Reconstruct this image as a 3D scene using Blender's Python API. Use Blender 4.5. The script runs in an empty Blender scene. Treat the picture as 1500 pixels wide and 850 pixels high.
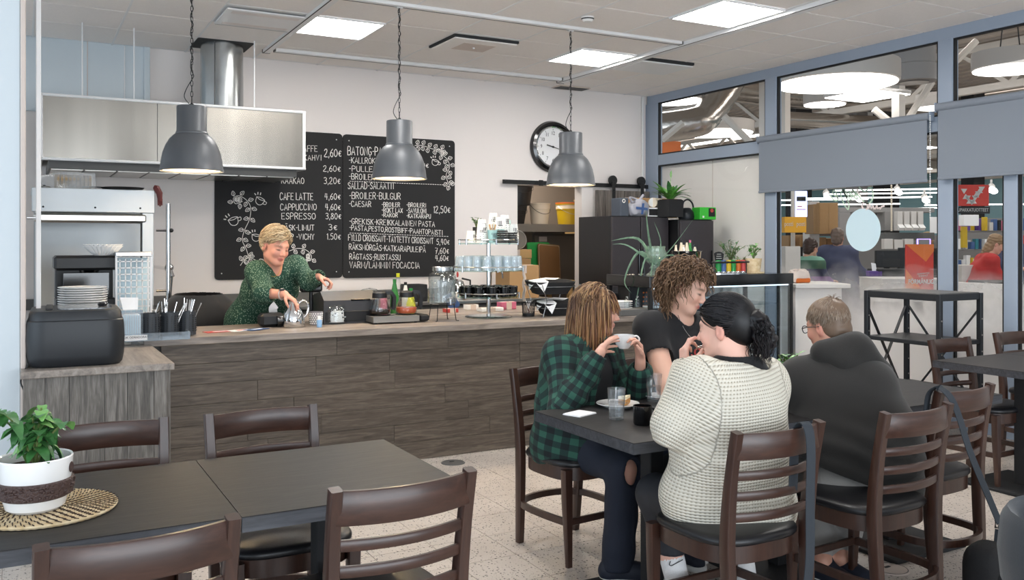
import bpy, math, random
import numpy as np
from mathutils import Vector, Matrix
random.seed(7); np.random.seed(7)
C = bpy.context.scene
R = math.radians
# ---------------------------------------------------------------- camera, world, lights, exposure
F, EYE, HY, YAW = 1310.7, 1.46, 355.3, .5025
FW = (math.sin(YAW), math.cos(YAW)); RT = (math.cos(YAW), -math.sin(YAW))
cam = bpy.data.objects.new('camera', bpy.data.cameras.new('camera')); C.collection.objects.link(cam)
cam.location = (0, 0, EYE); cam.rotation_euler = (R(90), 0, -YAW)
cam.data.sensor_width = 36; cam.data.lens = F / 1500 * 36; cam.data.shift_y = -(425 - HY) / 1500
cam.data.clip_start = .05; cam.data.clip_end = 200
C.camera = cam
w = bpy.data.worlds.new('world'); C.world = w; w.use_nodes = True
w.node_tree.nodes['Background'].inputs[0].default_value = (.80, .90, 1, 1)
w.node_tree.nodes['Background'].inputs[1].default_value = .75
C.view_settings.view_transform = 'Standard'; C.view_settings.look = 'None'; C.view_settings.gamma = 1
C.view_settings.use_curve_mapping = False
C.cycles.transparent_max_bounces = 32
C.view_settings.exposure = 0.66
PANEL = 17.0      # ceiling panel emission
HALL = 4.2       # round lamps in the hall beyond the glass
def area(name, loc, rot, sx, sy, e, col):
 l = bpy.data.lights.new(name, 'AREA'); l.shape = 'RECTANGLE'; l.size = sx; l.size_y = sy; l.energy = e; l.color = col
 o = bpy.data.objects.new(name, l); C.collection.objects.link(o); o.location = loc; o.rotation_euler = rot; return o
# daylight through the shop windows behind and left of the camera
area('window_daylight_behind', (1.2, -3.6, 1.5), (R(112), 0, 0), 7, 2.4, 190, (.86, .93, 1))
area('window_daylight_left', (-4.6, 1.5, 1.7), (R(90), 0, R(-90)), 6, 2.4, 70, (.72, .86, 1))
area('storeroom_fill', (5.3, 9.2, 2.6), (0, 0, 0), .6, .4, 14, (1, .9, .78))  # unseen light added to brighten the store room
# ---------------------------------------------------------------- helpers
def at(x, y, X=None, Y=None, Z=None, t=None):
 r = (x - 750) / F; d = (FW[0] + RT[0] * r, FW[1] + RT[1] * r, (HY - y) / F)
 if t is None:
  t = X / d[0] if X is not None else Y / d[1] if Y is not None else (Z - EYE) / d[2]
 return Vector((d[0] * t, d[1] * t, EYE + d[2] * t))
M = {}
def nodes(name):
 m = bpy.data.materials.new(name); m.use_nodes = True; nt = m.node_tree
 return m, nt, nt.nodes, nt.links, nt.nodes['Principled BSDF']
def rgb(c):
 if isinstance(c, str):
  c = [int(c[i:i + 2], 16) / 255 for i in (0, 2, 4)]; c = [v / 12.92 if v <= .04045 else ((v + .055) / 1.055) ** 2.4 for v in c]
 return (*c[:3], 1)
def mat(name, col, rough=.5, metal=0, var=0, scale=8, bump=0, bscale=40, emit=0, coat=0, rnd=0, stretch=None, attr=None, c2=None, sheen=0, sss=0):
 m, nt, N, L, P = nodes(name); c = rgb(col)
 P.inputs['Base Color'].default_value = c; P.inputs['Roughness'].default_value = rough; P.inputs['Metallic'].default_value = metal
 if coat: P.inputs['Coat Weight'].default_value = coat; P.inputs['Coat Roughness'].default_value = .15
 if sheen: P.inputs['Sheen Weight'].default_value = sheen
 if emit: P.inputs['Emission Color'].default_value = c; P.inputs['Emission Strength'].default_value = emit
 tc = N.new('ShaderNodeTexCoord'); src = tc.outputs['Object']
 if stretch:
  mp = N.new('ShaderNodeMapping'); mp.inputs['Scale'].default_value = stretch; L.new(src, mp.inputs[0]); src = mp.outputs[0]
 out = None
 if attr:
  a = N.new('ShaderNodeAttribute'); a.attribute_name = attr; out = a.outputs['Color']
 if var or c2:
  n = N.new('ShaderNodeTexNoise'); n.inputs['Scale'].default_value = scale; n.inputs['Detail'].default_value = 5; L.new(src, n.inputs['Vector'])
  r = N.new('ShaderNodeValToRGB'); r.color_ramp.elements[0].position = .3; r.color_ramp.elements[1].position = .7
  L.new(n.outputs['Fac'], r.inputs[0])
  if c2: r.color_ramp.elements[0].color = c; r.color_ramp.elements[1].color = rgb(c2)
  else:
   r.color_ramp.elements[0].color = tuple(v * (1 - var) for v in c[:3]) + (1,); r.color_ramp.elements[1].color = tuple(min(1, v * (1 + var)) for v in c[:3]) + (1,)
  out = r.outputs[0] if out is None else out
 if rnd:
  oi = N.new('ShaderNodeObjectInfo'); mr = N.new('ShaderNodeMapRange'); mr.inputs[3].default_value = 1 - rnd; mr.inputs[4].default_value = 1 + rnd
  L.new(oi.outputs['Random'], mr.inputs[0]); h = N.new('ShaderNodeHueSaturation')
  if out is None: h.inputs['Color'].default_value = c
  else: L.new(out, h.inputs['Color'])
  L.new(mr.outputs[0], h.inputs['Value']); out = h.outputs[0]
 if out is not None: L.new(out, P.inputs['Base Color'])
 if bump:
  n = N.new('ShaderNodeTexNoise'); n.inputs['Scale'].default_value = bscale; n.inputs['Detail'].default_value = 4; L.new(src, n.inputs['Vector'])
  b = N.new('ShaderNodeBump'); b.inputs['Strength'].default_value = bump; b.inputs['Distance'].default_value = .01
  L.new(n.outputs['Fac'], b.inputs['Height']); L.new(b.outputs[0], P.inputs['Normal'])
 M[name] = m; return m
def wood(name, ca, cb, cc, axis=0, rough=.5, rnd=.18, fine=1.0, bump=.25, coat=0, spec=.5):
 """grain along an axis of the object, tone varied per object"""
 m, nt, N, L, P = nodes(name); P.inputs['Roughness'].default_value = rough
 if coat: P.inputs['Coat Weight'].default_value = coat; P.inputs['Coat Roughness'].default_value = .2
 tc = N.new('ShaderNodeTexCoord'); oi = N.new('ShaderNodeObjectInfo'); ad = N.new('ShaderNodeVectorMath'); ad.operation = 'MULTIPLY_ADD'
 cmb = N.new('ShaderNodeCombineXYZ')
 for k in range(3): L.new(oi.outputs['Random'], cmb.inputs[k])
 L.new(cmb.outputs[0], ad.inputs[0]); ad.inputs[1].default_value = (7, 5, 9); L.new(tc.outputs['Object'], ad.inputs[2])
 mp = N.new('ShaderNodeMapping'); s = [14 * fine] * 3; s[axis] = 1.3 * fine; mp.inputs['Scale'].default_value = s; L.new(ad.outputs[0], mp.inputs[0])
 n1 = N.new('ShaderNodeTexNoise'); n1.inputs['Scale'].default_value = 1.6; n1.inputs['Detail'].default_value = 7; n1.inputs['Distortion'].default_value = 1.2; L.new(mp.outputs[0], n1.inputs['Vector'])
 n2 = N.new('ShaderNodeTexNoise'); n2.inputs['Scale'].default_value = 9; n2.inputs['Detail'].default_value = 4; L.new(mp.outputs[0], n2.inputs['Vector'])
 mx = N.new('ShaderNodeMath'); mx.operation = 'MULTIPLY_ADD'; L.new(n2.outputs['Fac'], mx.inputs[0]); mx.inputs[1].default_value = .4; L.new(n1.outputs['Fac'], mx.inputs[2])
 r = N.new('ShaderNodeValToRGB'); e = r.color_ramp.elements; e[0].position = .5; e[0].color = rgb(ca); e[1].position = .92; e[1].color = rgb(cc)
 k = e.new(.7); k.color = rgb(cb); L.new(mx.outputs[0], r.inputs[0])
 h = N.new('ShaderNodeHueSaturation'); mr = N.new('ShaderNodeMapRange'); mr.inputs[3].default_value = 1 - rnd; mr.inputs[4].default_value = 1 + rnd
 L.new(oi.outputs['Random'], mr.inputs[0]); L.new(mr.outputs[0], h.inputs['Value']); L.new(r.outputs[0], h.inputs['Color']); L.new(h.outputs[0], P.inputs['Base Color'])
 b = N.new('ShaderNodeBump'); b.inputs['Strength'].default_value = bump; b.inputs['Distance'].default_value = .002; L.new(mx.outputs[0], b.inputs['Height']); L.new(b.outputs[0], P.inputs['Normal'])
 P.inputs['Specular IOR Level'].default_value = spec; M[name] = m; return m
def glass(name, tint=(1, 1, 1), refl=.5, rough=0, film=0, filmcol=(.8, .85, .88)):
 """thin pane: transparent plus fresnel reflection; film = share of milky film"""
 m, nt, N, L, P = nodes(name); N.remove(P); o = N['Material Output']
 t = N.new('ShaderNodeBsdfTransparent'); t.inputs[0].default_value = (*tint, 1); g = N.new('ShaderNodeBsdfGlossy'); g.inputs['Roughness'].default_value = rough
 f = N.new('ShaderNodeLayerWeight'); f.inputs[0].default_value = .5; pw = N.new('ShaderNodeMath'); pw.operation = 'POWER'; pw.inputs[1].default_value = 4; L.new(f.outputs['Facing'], pw.inputs[0])
 mu = N.new('ShaderNodeMath'); mu.operation = 'MULTIPLY_ADD'; mu.inputs[1].default_value = min(.9, .5 * refl); mu.inputs[2].default_value = .045 * refl
 L.new(pw.outputs[0], mu.inputs[0]); x = N.new('ShaderNodeMixShader'); L.new(mu.outputs[0], x.inputs[0]); L.new(t.outputs[0], x.inputs[1]); L.new(g.outputs[0], x.inputs[2]); last = x.outputs[0]
 if film:
  d = N.new('ShaderNodeBsdfDiffuse'); d.inputs[0].default_value = (*filmcol, 1); x2 = N.new('ShaderNodeMixShader'); x2.inputs[0].default_value = film
  L.new(last, x2.inputs[1]); L.new(d.outputs[0], x2.inputs[2]); last = x2.outputs[0]
 L.new(last, o.inputs[0]); M[name] = m; return m
class B:
 """collects shapes; done() links them as ONE mesh object"""
 def __init__(s): s.v = []; s.f = []
 def add(s, vs, fs):
  n = len(s.v); s.v += [tuple(v) for v in vs]; s.f += [tuple(i + n for i in f) for f in fs]; return s
 def box(s, c, d, bev=0, rz=0, m=None):
  x, y, z = d[0] / 2, d[1] / 2, d[2] / 2; b = min(bev, x * .49, y * .49, z * .49)
  vs = []; fs = []
  if b <= 0:
   vs = [(i * x, j * y, k * z) for i in (-1, 1) for j in (-1, 1) for k in (-1, 1)]
   fs = [(0, 1, 3, 2), (4, 6, 7, 5), (0, 4, 5, 1), (2, 3, 7, 6), (0, 2, 6, 4), (1, 5, 7, 3)]
  else:
   idx = {}
   for i in (-1, 1):
    for j in (-1, 1):
     for k in (-1, 1):
      for a in range(3):
       p = [i * (x - b), j * (y - b), k * (z - b)]; p[a] = (i, j, k)[a] * (x, y, z)[a]; idx[i, j, k, a] = len(vs); vs.append(p)
   def fc(*q): fs.append(tuple(idx[t] for t in q))
   for a in range(3):
    u, w_ = (a + 1) % 3, (a + 2) % 3
    for sg in (-1, 1):
     q = []
     for p, r_ in ((-1, -1), (1, -1), (1, 1), (-1, 1)):
      t = [0, 0, 0]; t[a] = sg; t[u] = p; t[w_] = r_; q.append((*t, a))
     fc(*(q if sg > 0 else q[::-1]))
    for p in (-1, 1):
     for r_ in (-1, 1):
      t0 = [0, 0, 0]; t0[a] = -1; t0[u] = p; t0[w_] = r_; t1 = list(t0); t1[a] = 1
      q = [(*t0, u), (*t1, u), (*t1, w_), (*t0, w_)]; fc(*(q if p * r_ < 0 else q[::-1]))
   for i in (-1, 1):
    for j in (-1, 1):
     for k in (-1, 1):
      q = [(i, j, k, 0), (i, j, k, 1), (i, j, k, 2)]; fc(*(q if i * j * k > 0 else q[::-1]))
  if m is None: m = Matrix.Rotation(rz, 4, 'Z')
  return s.add([m @ Vector(v) + Vector(c) for v in vs], fs)
 def lathe(s, prof, n=24, c=(0, 0, 0), m=None, close=False, cap=False):
  vs = []; fs = []; k = len(prof); ids = {}; lim = 1e-5
  def vid(i, q):
   r, z = prof[q]; key = (q, 0 if r < lim else i % n)
   if key not in ids:
    ids[key] = len(vs); a = 2 * math.pi * (i % n) / n; r = 0 if r < lim else r; vs.append(Vector((r * math.cos(a), r * math.sin(a), z)))
   return ids[key]
  for i in range(n):
   for q in range(k - 1 + (1 if close else 0)):
    p = (q + 1) % k; f = [vid(i, q), vid(i + 1, q), vid(i + 1, p), vid(i, p)]; f = [x for x_, x in enumerate(f) if x not in f[:x_]]
    if len(f) > 2: fs.append(tuple(f))
  if cap:
   if prof[0][0] >= lim: fs.append(tuple(vid(i, 0) for i in range(n))[::-1])
   if prof[-1][0] >= lim: fs.append(tuple(vid(i, k - 1) for i in range(n)))
  c = Vector(c); return s.add([(m @ v if m else v) + c for v in vs], fs)
 def cyl(s, p0, p1, r0, r1=None, n=16):
  p0, p1 = Vector(p0), Vector(p1); d = p1 - p0; m = d.to_track_quat('Z', 'Y').to_matrix().to_4x4(); l = d.length
  return s.lathe([(r0, 0), (r0 if r1 is None else r1, l)], n, p0, m, cap=True)
 def ball(s, c, r, n=12, m=None):
  r = (r,) * 3 if not hasattr(r, '__len__') else r; k = n // 2 + 1; q = Matrix.Diagonal((*r, 1)); q = (m @ q) if m else q
  return s.lathe([(abs(math.sin(math.pi * i / k)) if 0 < i < k else 0, -math.cos(math.pi * i / k)) for i in range(k + 1)], n, c, q)
 def tube(s, pts, r, n=8, closed=False):
  P = [Vector(p) for p in pts]; k = len(P); rs = r if hasattr(r, '__len__') else [r] * k
  prof = [(math.cos(2 * math.pi * i / n), math.sin(2 * math.pi * i / n)) for i in range(n)]
  return s.sweep(P, [[(a * q, b * q) for a, b in prof] for q in rs], closed=closed)
 def sweep(s, pts, prof, up=None, closed=False):
  P = [Vector(p) for p in pts]; k = len(P); per = isinstance(prof[0][0], (tuple, list)); n = len(prof[0]) if per else len(prof)
  vs = []; fs = []; pn = None
  for i in range(k):
   t = (P[(i + 1) % k] - P[i - 1]) if (closed or 0 < i < k - 1) else (P[1] - P[0] if i == 0 else P[-1] - P[-2])
   t = t.normalized() if t.length > 1e-9 else Vector((0, 0, 1))
   if up is not None: a = Vector(up).cross(t)
   else:
    if pn is None: pn = Vector((0, 0, 1)) if abs(t.z) < .9 else Vector((1, 0, 0))
    a = pn.cross(t)
   a = a.normalized() if a.length > 1e-6 else Vector((1, 0, 0)); b = t.cross(a).normalized(); pn = b
   for u, w_ in (prof[i] if per else prof): vs.append(P[i] + a * u + b * w_)
  for i in range(k if closed else k - 1):
   j = (i + 1) % k
   for q in range(n): p = (q + 1) % n; fs.append((i * n + q, i * n + p, j * n + p, j * n + q))
  if not closed: fs.append(tuple(range(n))[::-1]); fs.append(tuple((k - 1) * n + q for q in range(n)))
  return s.add(vs, fs)
 def prism(s, out, o, u, v, w_):
  """outline (a,b) in plane o + a*u + b*v, thickness vector w_"""
  o, u, v, w_ = map(Vector, (o, u, v, w_)); n = len(out)
  vs = [o + u * a + v * b for a, b in out] + [o + u * a + v * b + w_ for a, b in out]
  return s.add(vs, [tuple(range(n))[::-1], tuple(range(n, 2 * n))] + [(i, (i + 1) % n, (i + 1) % n + n, i + n) for i in range(n)])
 def quad(s, *p): return s.add(p, [tuple(range(len(p)))])
 def done(s, name, m, parent=None, ang=35, loc=None):
  me = bpy.data.meshes.new(name); me.from_pydata(s.v, [], s.f); me.update()
  return link(name, me, m, parent, ang, loc)
def link(name, me, m, parent=None, ang=35, loc=None):
 if me.polygons and ang: me.shade_smooth(); me.set_sharp_from_angle(angle=R(ang))
 me.materials.append(M[m] if isinstance(m, str) else m)
 o = bpy.data.objects.new(name, me); C.collection.objects.link(o)
 if parent: o.parent = parent
 if loc is not None: o.location = loc
 return o
def tag(o, label, cat, group=None):
 o['label'] = label; o['category'] = cat
 if group: o['group'] = group
 return o
def thing(name, label, cat, loc=(0, 0, 0), rz=0, group=None):
 o = bpy.data.objects.new(name, None); C.collection.objects.link(o); o.empty_display_size = .05
 o.location = loc; o.rotation_euler = (0, 0, rz); return tag(o, label, cat, group)
def struct(o): o['kind'] = 'structure'; return o
def stuff(o): o['kind'] = 'stuff'; return o
def copy(root, loc, rz=0, label=None, group=None, parent=None):
 r = root.copy(); C.collection.objects.link(r); r.location = loc; r.rotation_euler = (0, 0, rz)
 if label: r['label'] = label
 if group: r['group'] = group
 def rec(a, b):
  for ch in list(a.children):
   c = ch.copy(); C.collection.objects.link(c); c.parent = b; rec(ch, c)
 rec(root, r); return r
def rr(w_, h, r, n=4):
 """rounded rectangle outline centred"""
 o = []
 for cx, cy, a0 in ((w_ / 2 - r, h / 2 - r, 0), (-w_ / 2 + r, h / 2 - r, 90), (-w_ / 2 + r, -h / 2 + r, 180), (w_ / 2 - r, -h / 2 + r, 270)):
  for i in range(n + 1): a = R(a0 + 90 * i / n); o.append((cx + r * math.cos(a), cy + r * math.sin(a)))
 return o
def text(s, name, size, m, parent, loc, rot, ext=.0008, align='CENTER', sx=1, bold=0):
 cu = bpy.data.curves.new(name, 'FONT'); cu.body = s; cu.size = size; cu.extrude = ext; cu.align_x = align; cu.align_y = 'CENTER'; cu.offset = bold
 cu.resolution_u = 3; cu.materials.append(M[m]); q = bpy.data.objects.new(name, cu); C.collection.objects.link(q); me = bpy.data.meshes.new_from_object(q); bpy.data.objects.remove(q); o = bpy.data.objects.new(name, me); C.collection.objects.link(o)
 o.parent = parent; o.location = loc; o.rotation_euler = rot; o.scale = (sx, 1, 1); return o
# ---------------------------------------------------------------- materials
mat('wall_paint', 'e9e2de', .85, bump=.04, bscale=300)
mat('wall_cool', 'ccd5da', .7, bump=.04, bscale=300)
mat('ceiling_tile', 'f1ece8', .95, var=.02, scale=60, bump=.15, bscale=400)
mat('white_metal', 'e6e6e6', .4); mat('white', 'e9e8e5', .45); mat('ceramic', 'efeeec', .15, coat=.5); mat('paper', 'efefef', .8)
mat('black', '141416', .45); mat('black_gloss', '0c0c0e', .12, coat=.5); mat('black_matte', '1b1b1d', .8, bump=.1, bscale=200)
mat('dark_metal', '26292d', .45, .3); mat('grey_plastic', '5a5957', .5); mat('slot', '2a2b2c', .8)
mat('steel', 'b9b6b0', .28, 1, var=.05, scale=3, stretch=(1, 1, 30), bump=.03, bscale=60)
mat('steel_hood', '918c84', .27, 1, var=.16, scale=1.6, stretch=(2, 1, .05))
mat('chrome', 'd8d8d8', .1, 1); mat('galvanised', 'b5b8b8', .25, 1, var=.1, scale=6)
mat('dishwasher_steel', 'b4b8ba', .42, .55, var=.05, scale=3)
mat('frame_blue', '96a2b2', .45); mat('gasket', '101113', .6); mat('blind', '7e858f', .85, bump=.1, bscale=500)
mat('beige_trim', 'cdbfb6', .6); mat('cream', 'ece6e0', .5)
mat('pendant', '595c60', .42, .2); mat('cable', '2d2c2c', .5, .4)
mat('lamp_glow', (1, .82, .55), .5, emit=2.6); mat('panel_glow', (1, .97, .93), .5, emit=PANEL); mat('hall_glow', (1, .97, .94), .5, emit=HALL)
mat('pendant_inside', 'f2e6cf', .5)
wood('counter_plank', '483f37', '5b5147', '71665a', 0, .5, .13, 1.7)
wood('counter_top', '6b6159', '8b8077', 'a59a8f', 0, .42, .03, .8, .1)
wood('return_plank', '4d4945', '68635d', '85807a', 2, .5, .14, 1.6)
wood('return_top', '6e6660', '8c8279', 'a39a90', 1, .42, .03, .8, .1)
wood('barn_plank', '4b4642', '6a635d', '857d76', 2, .6, .1, .8)
wood('table_top', '201f20', '282626', '32302f', 0, .5, .04, 3, .12, spec=.28)
wood('table_edge', '2c2d31', '3a3c42', '484a50', 0, .4, .04, 1.6, .2)
wood('chair_wood', '33201a', '3a251d', '432b22', 2, .34, .06, 1.3, .05, .2); wood('rail_wood', '33201a', '3c261e', '472e25', 0, .34, .06, 1.3, .05, .2)
def terrazzo():
 m, nt, N, L, P = nodes('terrazzo'); P.inputs['Roughness'].default_value = .38
 g = N.new('ShaderNodeNewGeometry'); base = None
 n = N.new('ShaderNodeTexNoise'); n.inputs['Scale'].default_value = 2.2; L.new(g.outputs['Position'], n.inputs['Vector'])
 r = N.new('ShaderNodeValToRGB'); r.color_ramp.elements[0].color = rgb('b8aea5'); r.color_ramp.elements[1].color = rgb('cbc1b8'); r.color_ramp.elements[0].position = .3; r.color_ramp.elements[1].position = .7
 L.new(n.outputs['Fac'], r.inputs[0]); cur = r.outputs[0]
 for sc, col, lo, share in ((110, 'b3a79d', .32, .4), (60, '38322e', .27, .5), (90, '5d5047', .23, .4)):
  v = N.new('ShaderNodeTexVoronoi'); v.inputs['Scale'].default_value = sc; L.new(g.outputs['Position'], v.inputs['Vector'])
  a = N.new('ShaderNodeMath'); a.operation = 'LESS_THAN'; a.inputs[1].default_value = lo; L.new(v.outputs['Distance'], a.inputs[0])
  sp = N.new('ShaderNodeSeparateColor'); L.new(v.outputs['Color'], sp.inputs[0]); b = N.new('ShaderNodeMath'); b.operation = 'LESS_THAN'; b.inputs[1].default_value = share; L.new(sp.outputs[0], b.inputs[0])
  c = N.new('ShaderNodeMath'); c.operation = 'MULTIPLY'; L.new(a.outputs[0], c.inputs[0]); L.new(b.outputs[0], c.inputs[1])
  x = N.new('ShaderNodeMix'); x.data_type = 'RGBA'; L.new(c.outputs[0], x.inputs['Factor']); L.new(cur, x.inputs['A']); x.inputs['B'].default_value = rgb(col); cur = x.outputs['Result']
 L.new(cur, P.inputs['Base Color']); M['terrazzo'] = m
terrazzo(); mat('grout', '9d9289', .9)
CZ, XW, YB = 3.16, 6.45, 8.43          # ceiling height, window wall, back wall
# ---------------------------------------------------------------- floor of terrazzo tiles
floor = struct(B().box((1.6, 3.6, -.05), (9.9, 12.4, .1)).done('floor', 'grout'))
tb = B().box((0, 0, .0015), (.297, .297, .003), .0008); tile_me = bpy.data.meshes.new('tile'); tile_me.from_pydata(tb.v, [], tb.f); tile_me.materials.append(M['terrazzo'])
cells = []
for i in range(-17, 15):
 for j in range(-18, 17):
  x, y = 2.03 + .15 + .3 * i, 3.35 + .15 + .3 * j
  if x > 6.55 or y > 8.5: continue
  t = x * FW[0] + y * FW[1]; px = 750 + F * (x * RT[0] + y * RT[1]) / max(t, .1); py = HY + F * EYE / max(t, .1)
  vis = t > 1 and -80 < px < 1580 and py < 930 and not (y > 5.7)
  cells.append((not vis, t, x, y))
cells.sort(); field = B()
for k, (nv, t, x, y) in enumerate(cells):
 if k < 290 and not nv:
  o = bpy.data.objects.new('tile', tile_me); C.collection.objects.link(o); o.location = (x, y, 0); o.parent = floor
 else: field.box((x, y, .0015), (.297, .297, .003))
stuff(field.done('tile_field', 'terrazzo', floor))
def hatch(x, y, lab, m):
 o = thing('floor_socket', lab, 'floor cover', (x, y, .003)); B().lathe([(.001, .004), (.075, .004), (.08, 0)], 28).done('cover', m, o); B().lathe([(.068, .0045), (.07, .0055), (.072, .0045)], 28).done('ring', 'grey_plastic', o); B().box((0, .02, .005), (.03, .012, .003)).done('latch', 'slot', o)
hatch(2.507, 5.37, 'round brown metal floor socket cover near the counter front', 'grey_plastic')
hatch(3.4, 2.68, 'round beige floor socket cover behind the chair of the man in the hoodie', 'beige_trim')
# ---------------------------------------------------------------- ceiling of square tiles
ceil = struct(B().box((1.6, 3.6, CZ + .06), (9.8, 12.4, .1)).done('ceiling', 'white_metal'))
for k in range(15): x = .69 + .6 * (k - 5); B().box((x, 3.7, CZ + .001), (.016, 9.4, .006)).done('ceiling_bar', 'white_metal', ceil) if x < XW else 0
cut = B().box((0, 0, 0), (.589, .589, .014), .003); ct_me = bpy.data.meshes.new('ceiling_tile'); ct_me.from_pydata(cut.v, [], cut.f); ct_me.materials.append(M['ceiling_tile'])
for i in range(-5, 10):
 for j in range(-6, 11):
  x, y = .69 + .3 + .6 * i, 2.95 + .3 + .6 * j
  wx = .6 if x + .3 < XW else None
  if (i, j) in ((2, 6), (6, 6), (6, 3), (2, 3), (4, 6), (2, 0), (6, 0), (1, 6)): continue
  if x > XW or y > YB + .2: continue
  o = bpy.data.objects.new('ceiling_tile', ct_me); C.collection.objects.link(o); o.parent = ceil
  sx = sy = 1
  if x + .3 > XW: sx = (XW - x + .3) / .6; x = (XW + x - .3) / 2
  if y + .3 > YB: sy = (YB - y + .3) / .6; y = (YB + y - .3) / 2
  o.location = (x, y, CZ + .007); o.scale = (sx, sy, 1)
def panel_light(i, j, lab, grp=None):
 x, y = .69 + .3 + .6 * i, 2.95 + .3 + .6 * j
 o = thing('ceiling_light', lab, 'ceiling light', (x, y, CZ), group=grp)
 f = B()
 for a, b, c, d in ((-.29, 0, .018, .598), (.29, 0, .018, .598), (0, -.29, .562, .018), (0, .29, .562, .018)): f.box((a, b, -.004), (c, d, .022), .003)
 f.done('frame', 'white_metal', o); B().box((0, 0, .004), (.566, .566, .01)).done('diffuser', 'panel_glow', o)
panel_light(2, 6, 'square glowing ceiling light panel on the left, beside the perforated vent over the chalkboard')
panel_light(6, 6, 'square glowing ceiling light panel above the wall clock and third pendant')
panel_light(6, 3, 'square glowing ceiling light panel cut by the top edge, beside the white ceiling rail')
for q in ((2, 3), (2, 0), (6, 0)): panel_light(*q, 'square ceiling light panel in the ceiling over the tables', 'ceiling lights over the tables')
def ceil_rail(a, b, w_=.05, h=.03, lab=''):
 (x0, y0), (x1, y1) = a, b; L_ = math.hypot(x1 - x0, y1 - y0); o = thing('ceiling_rail', lab, 'rail', ((x0 + x1) / 2, (y0 + y1) / 2, CZ), math.atan2(y1 - y0, x1 - x0))
 B().box((0, 0, -h / 2), (L_, w_, h), .004).done('channel', 'white_metal', o); B().box((0, w_ * .42, -h - .0005), (L_, .008, .002)).done('slot', 'slot', o)
 for s in (-1, 1): B().box((s * L_ / 2, 0, -h / 2), (.012, w_ + .01, h + .006), .003).done('end_cap', 'grey_plastic', o)
ceil_rail((1.9, 2.0), (1.9, 7.96), .06, .03, 'white ceiling rail running towards the back wall left of the left light panel')
ceil_rail((1.95, 7.86), (4.9, 7.86), .05, .03, 'white ceiling rail running parallel to the back wall above the chalkboard')
ceil_rail((.2, 5.95), (4.9, 5.95), .05, .025, 'white ceiling rail from which the three grey pendants hang')
ceil_rail((4.95, 1.5), (4.95, 7.96), .08, .035, 'white ceiling rail running towards the back wall right of the light panels')
def vent(i, j, lab, kind):
 x, y = .69 + .3 + .6 * i, 2.95 + .3 + .6 * j
 o = thing('ceiling_vent', lab, 'vent', (x, y, CZ))
 if kind:
  B().box((0, 0, .004), (.59, .59, .012), .002).done('back_plate', 'white_metal', o); B().box((0, 0, -.012), (.6, .52, .02)).done('air_gap', 'slot', o); B().box((0, .0, -.03), (.58, .5, .012), .004).done('face_plate', 'ceiling_tile', o)
  B().box((0, 0, -.037), (.3, .26, .002)).done('perforated_field', 'grey_plastic' if kind == 2 else 'beige_trim', o); B().ball((0, 0, -.038), .012, 8).done('screw', 'white_metal', o)
 else:
  B().box((0, 0, .004), (.59, .59, .012), .002).done('back_plate', 'white_metal', o); B().box((0, .0, -.02), (.58, .5, .012), .004).done('face_plate', 'white_metal', o)
  g = B()
  for k in range(40):
   for s in (-1, 1):
    for q in range(5): g.box((-.24 + k * .0123, s * (.15 + .015 * q), -.027), (.006, .006, .002))
  stuff(g.done('perforations', 'beige_trim', o)); g = B().box((0, .262, -.012), (.56, .02, .02)).done('air_gap', 'slot', o)
vent(1, 6, 'square perforated ceiling vent above the steel duct', 0)
vent(4, 6, 'square ceiling vent with dropped face plate between first and second pendants\' chains', 1)
o = thing('ceiling_vent', 'ceiling vent right of the white rail near the third pendant chain', 'vent', (5.3, 6.85, CZ)); B().box((0, 0, -.012), (.58, .52, .024)).done('air_gap', 'slot', o); B().box((0, 0, -.03), (.6, .46, .014), .004).done('face_plate', 'white_metal', o)
o = thing('ceiling_grille', 'narrow beige grille in the ceiling at the back wall above the clock', 'grille', (5.29, 8.28, CZ)); B().box((0, 0, -.006), (.4, .18, .012), .003).done('frame', 'beige_trim', o)
for k in range(9): B().box((0, -.07 + k * .0175, -.014), (.37, .006, .005)).done('slat', 'grey_plastic', o)
o = thing('smoke_detector', 'small round white smoke detector on the ceiling between two pendants', 'detector', (3.75, 5.64, CZ)); B().lathe([(.001, -.035), (.03, -.035), (.045, -.02), (.05, 0)], 20).done('body', 'white', o); B().lathe([(.046, -.02), (.047, -.016), (.05, -.012)], 20).done('slot_ring', 'slot', o)
# ---------------------------------------------------------------- back wall with the store room doorway
wb = B()
for x0, x1, z0, z1 in ((-.7, 4.70, 0, CZ + .1), (4.70, 5.51, 2.085, CZ + .1), (5.51, 6.6, 0, CZ + .1)): wb.box(((x0 + x1) / 2, YB + .06, (z0 + z1) / 2), (x1 - x0, .12, z1 - z0))
wall_back = struct(wb.done('wall_back', 'wall_paint', ang=0))
struct(B().box((.15, YB - .012, 2.9), (1.68, .024, .7), .003).box((.97, YB - .025, 2.9), (.05, .05, .7), .004).done('trim_1', 'wall_cool')); struct(B().box((.5, YB - .026, 2.9), (.006, .004, .7)).done('trim_2', 'beige_trim'))
struct(B().box((5.58, YB - .01, 1.04), (.15, .05, 2.08), .003).done('trim_3', 'wall_paint'))
struct(B().box((2.0, YB - .03, .945), (5.3, .04, .09), .004).done('baseboard_back', 'grey_plastic'))
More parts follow.
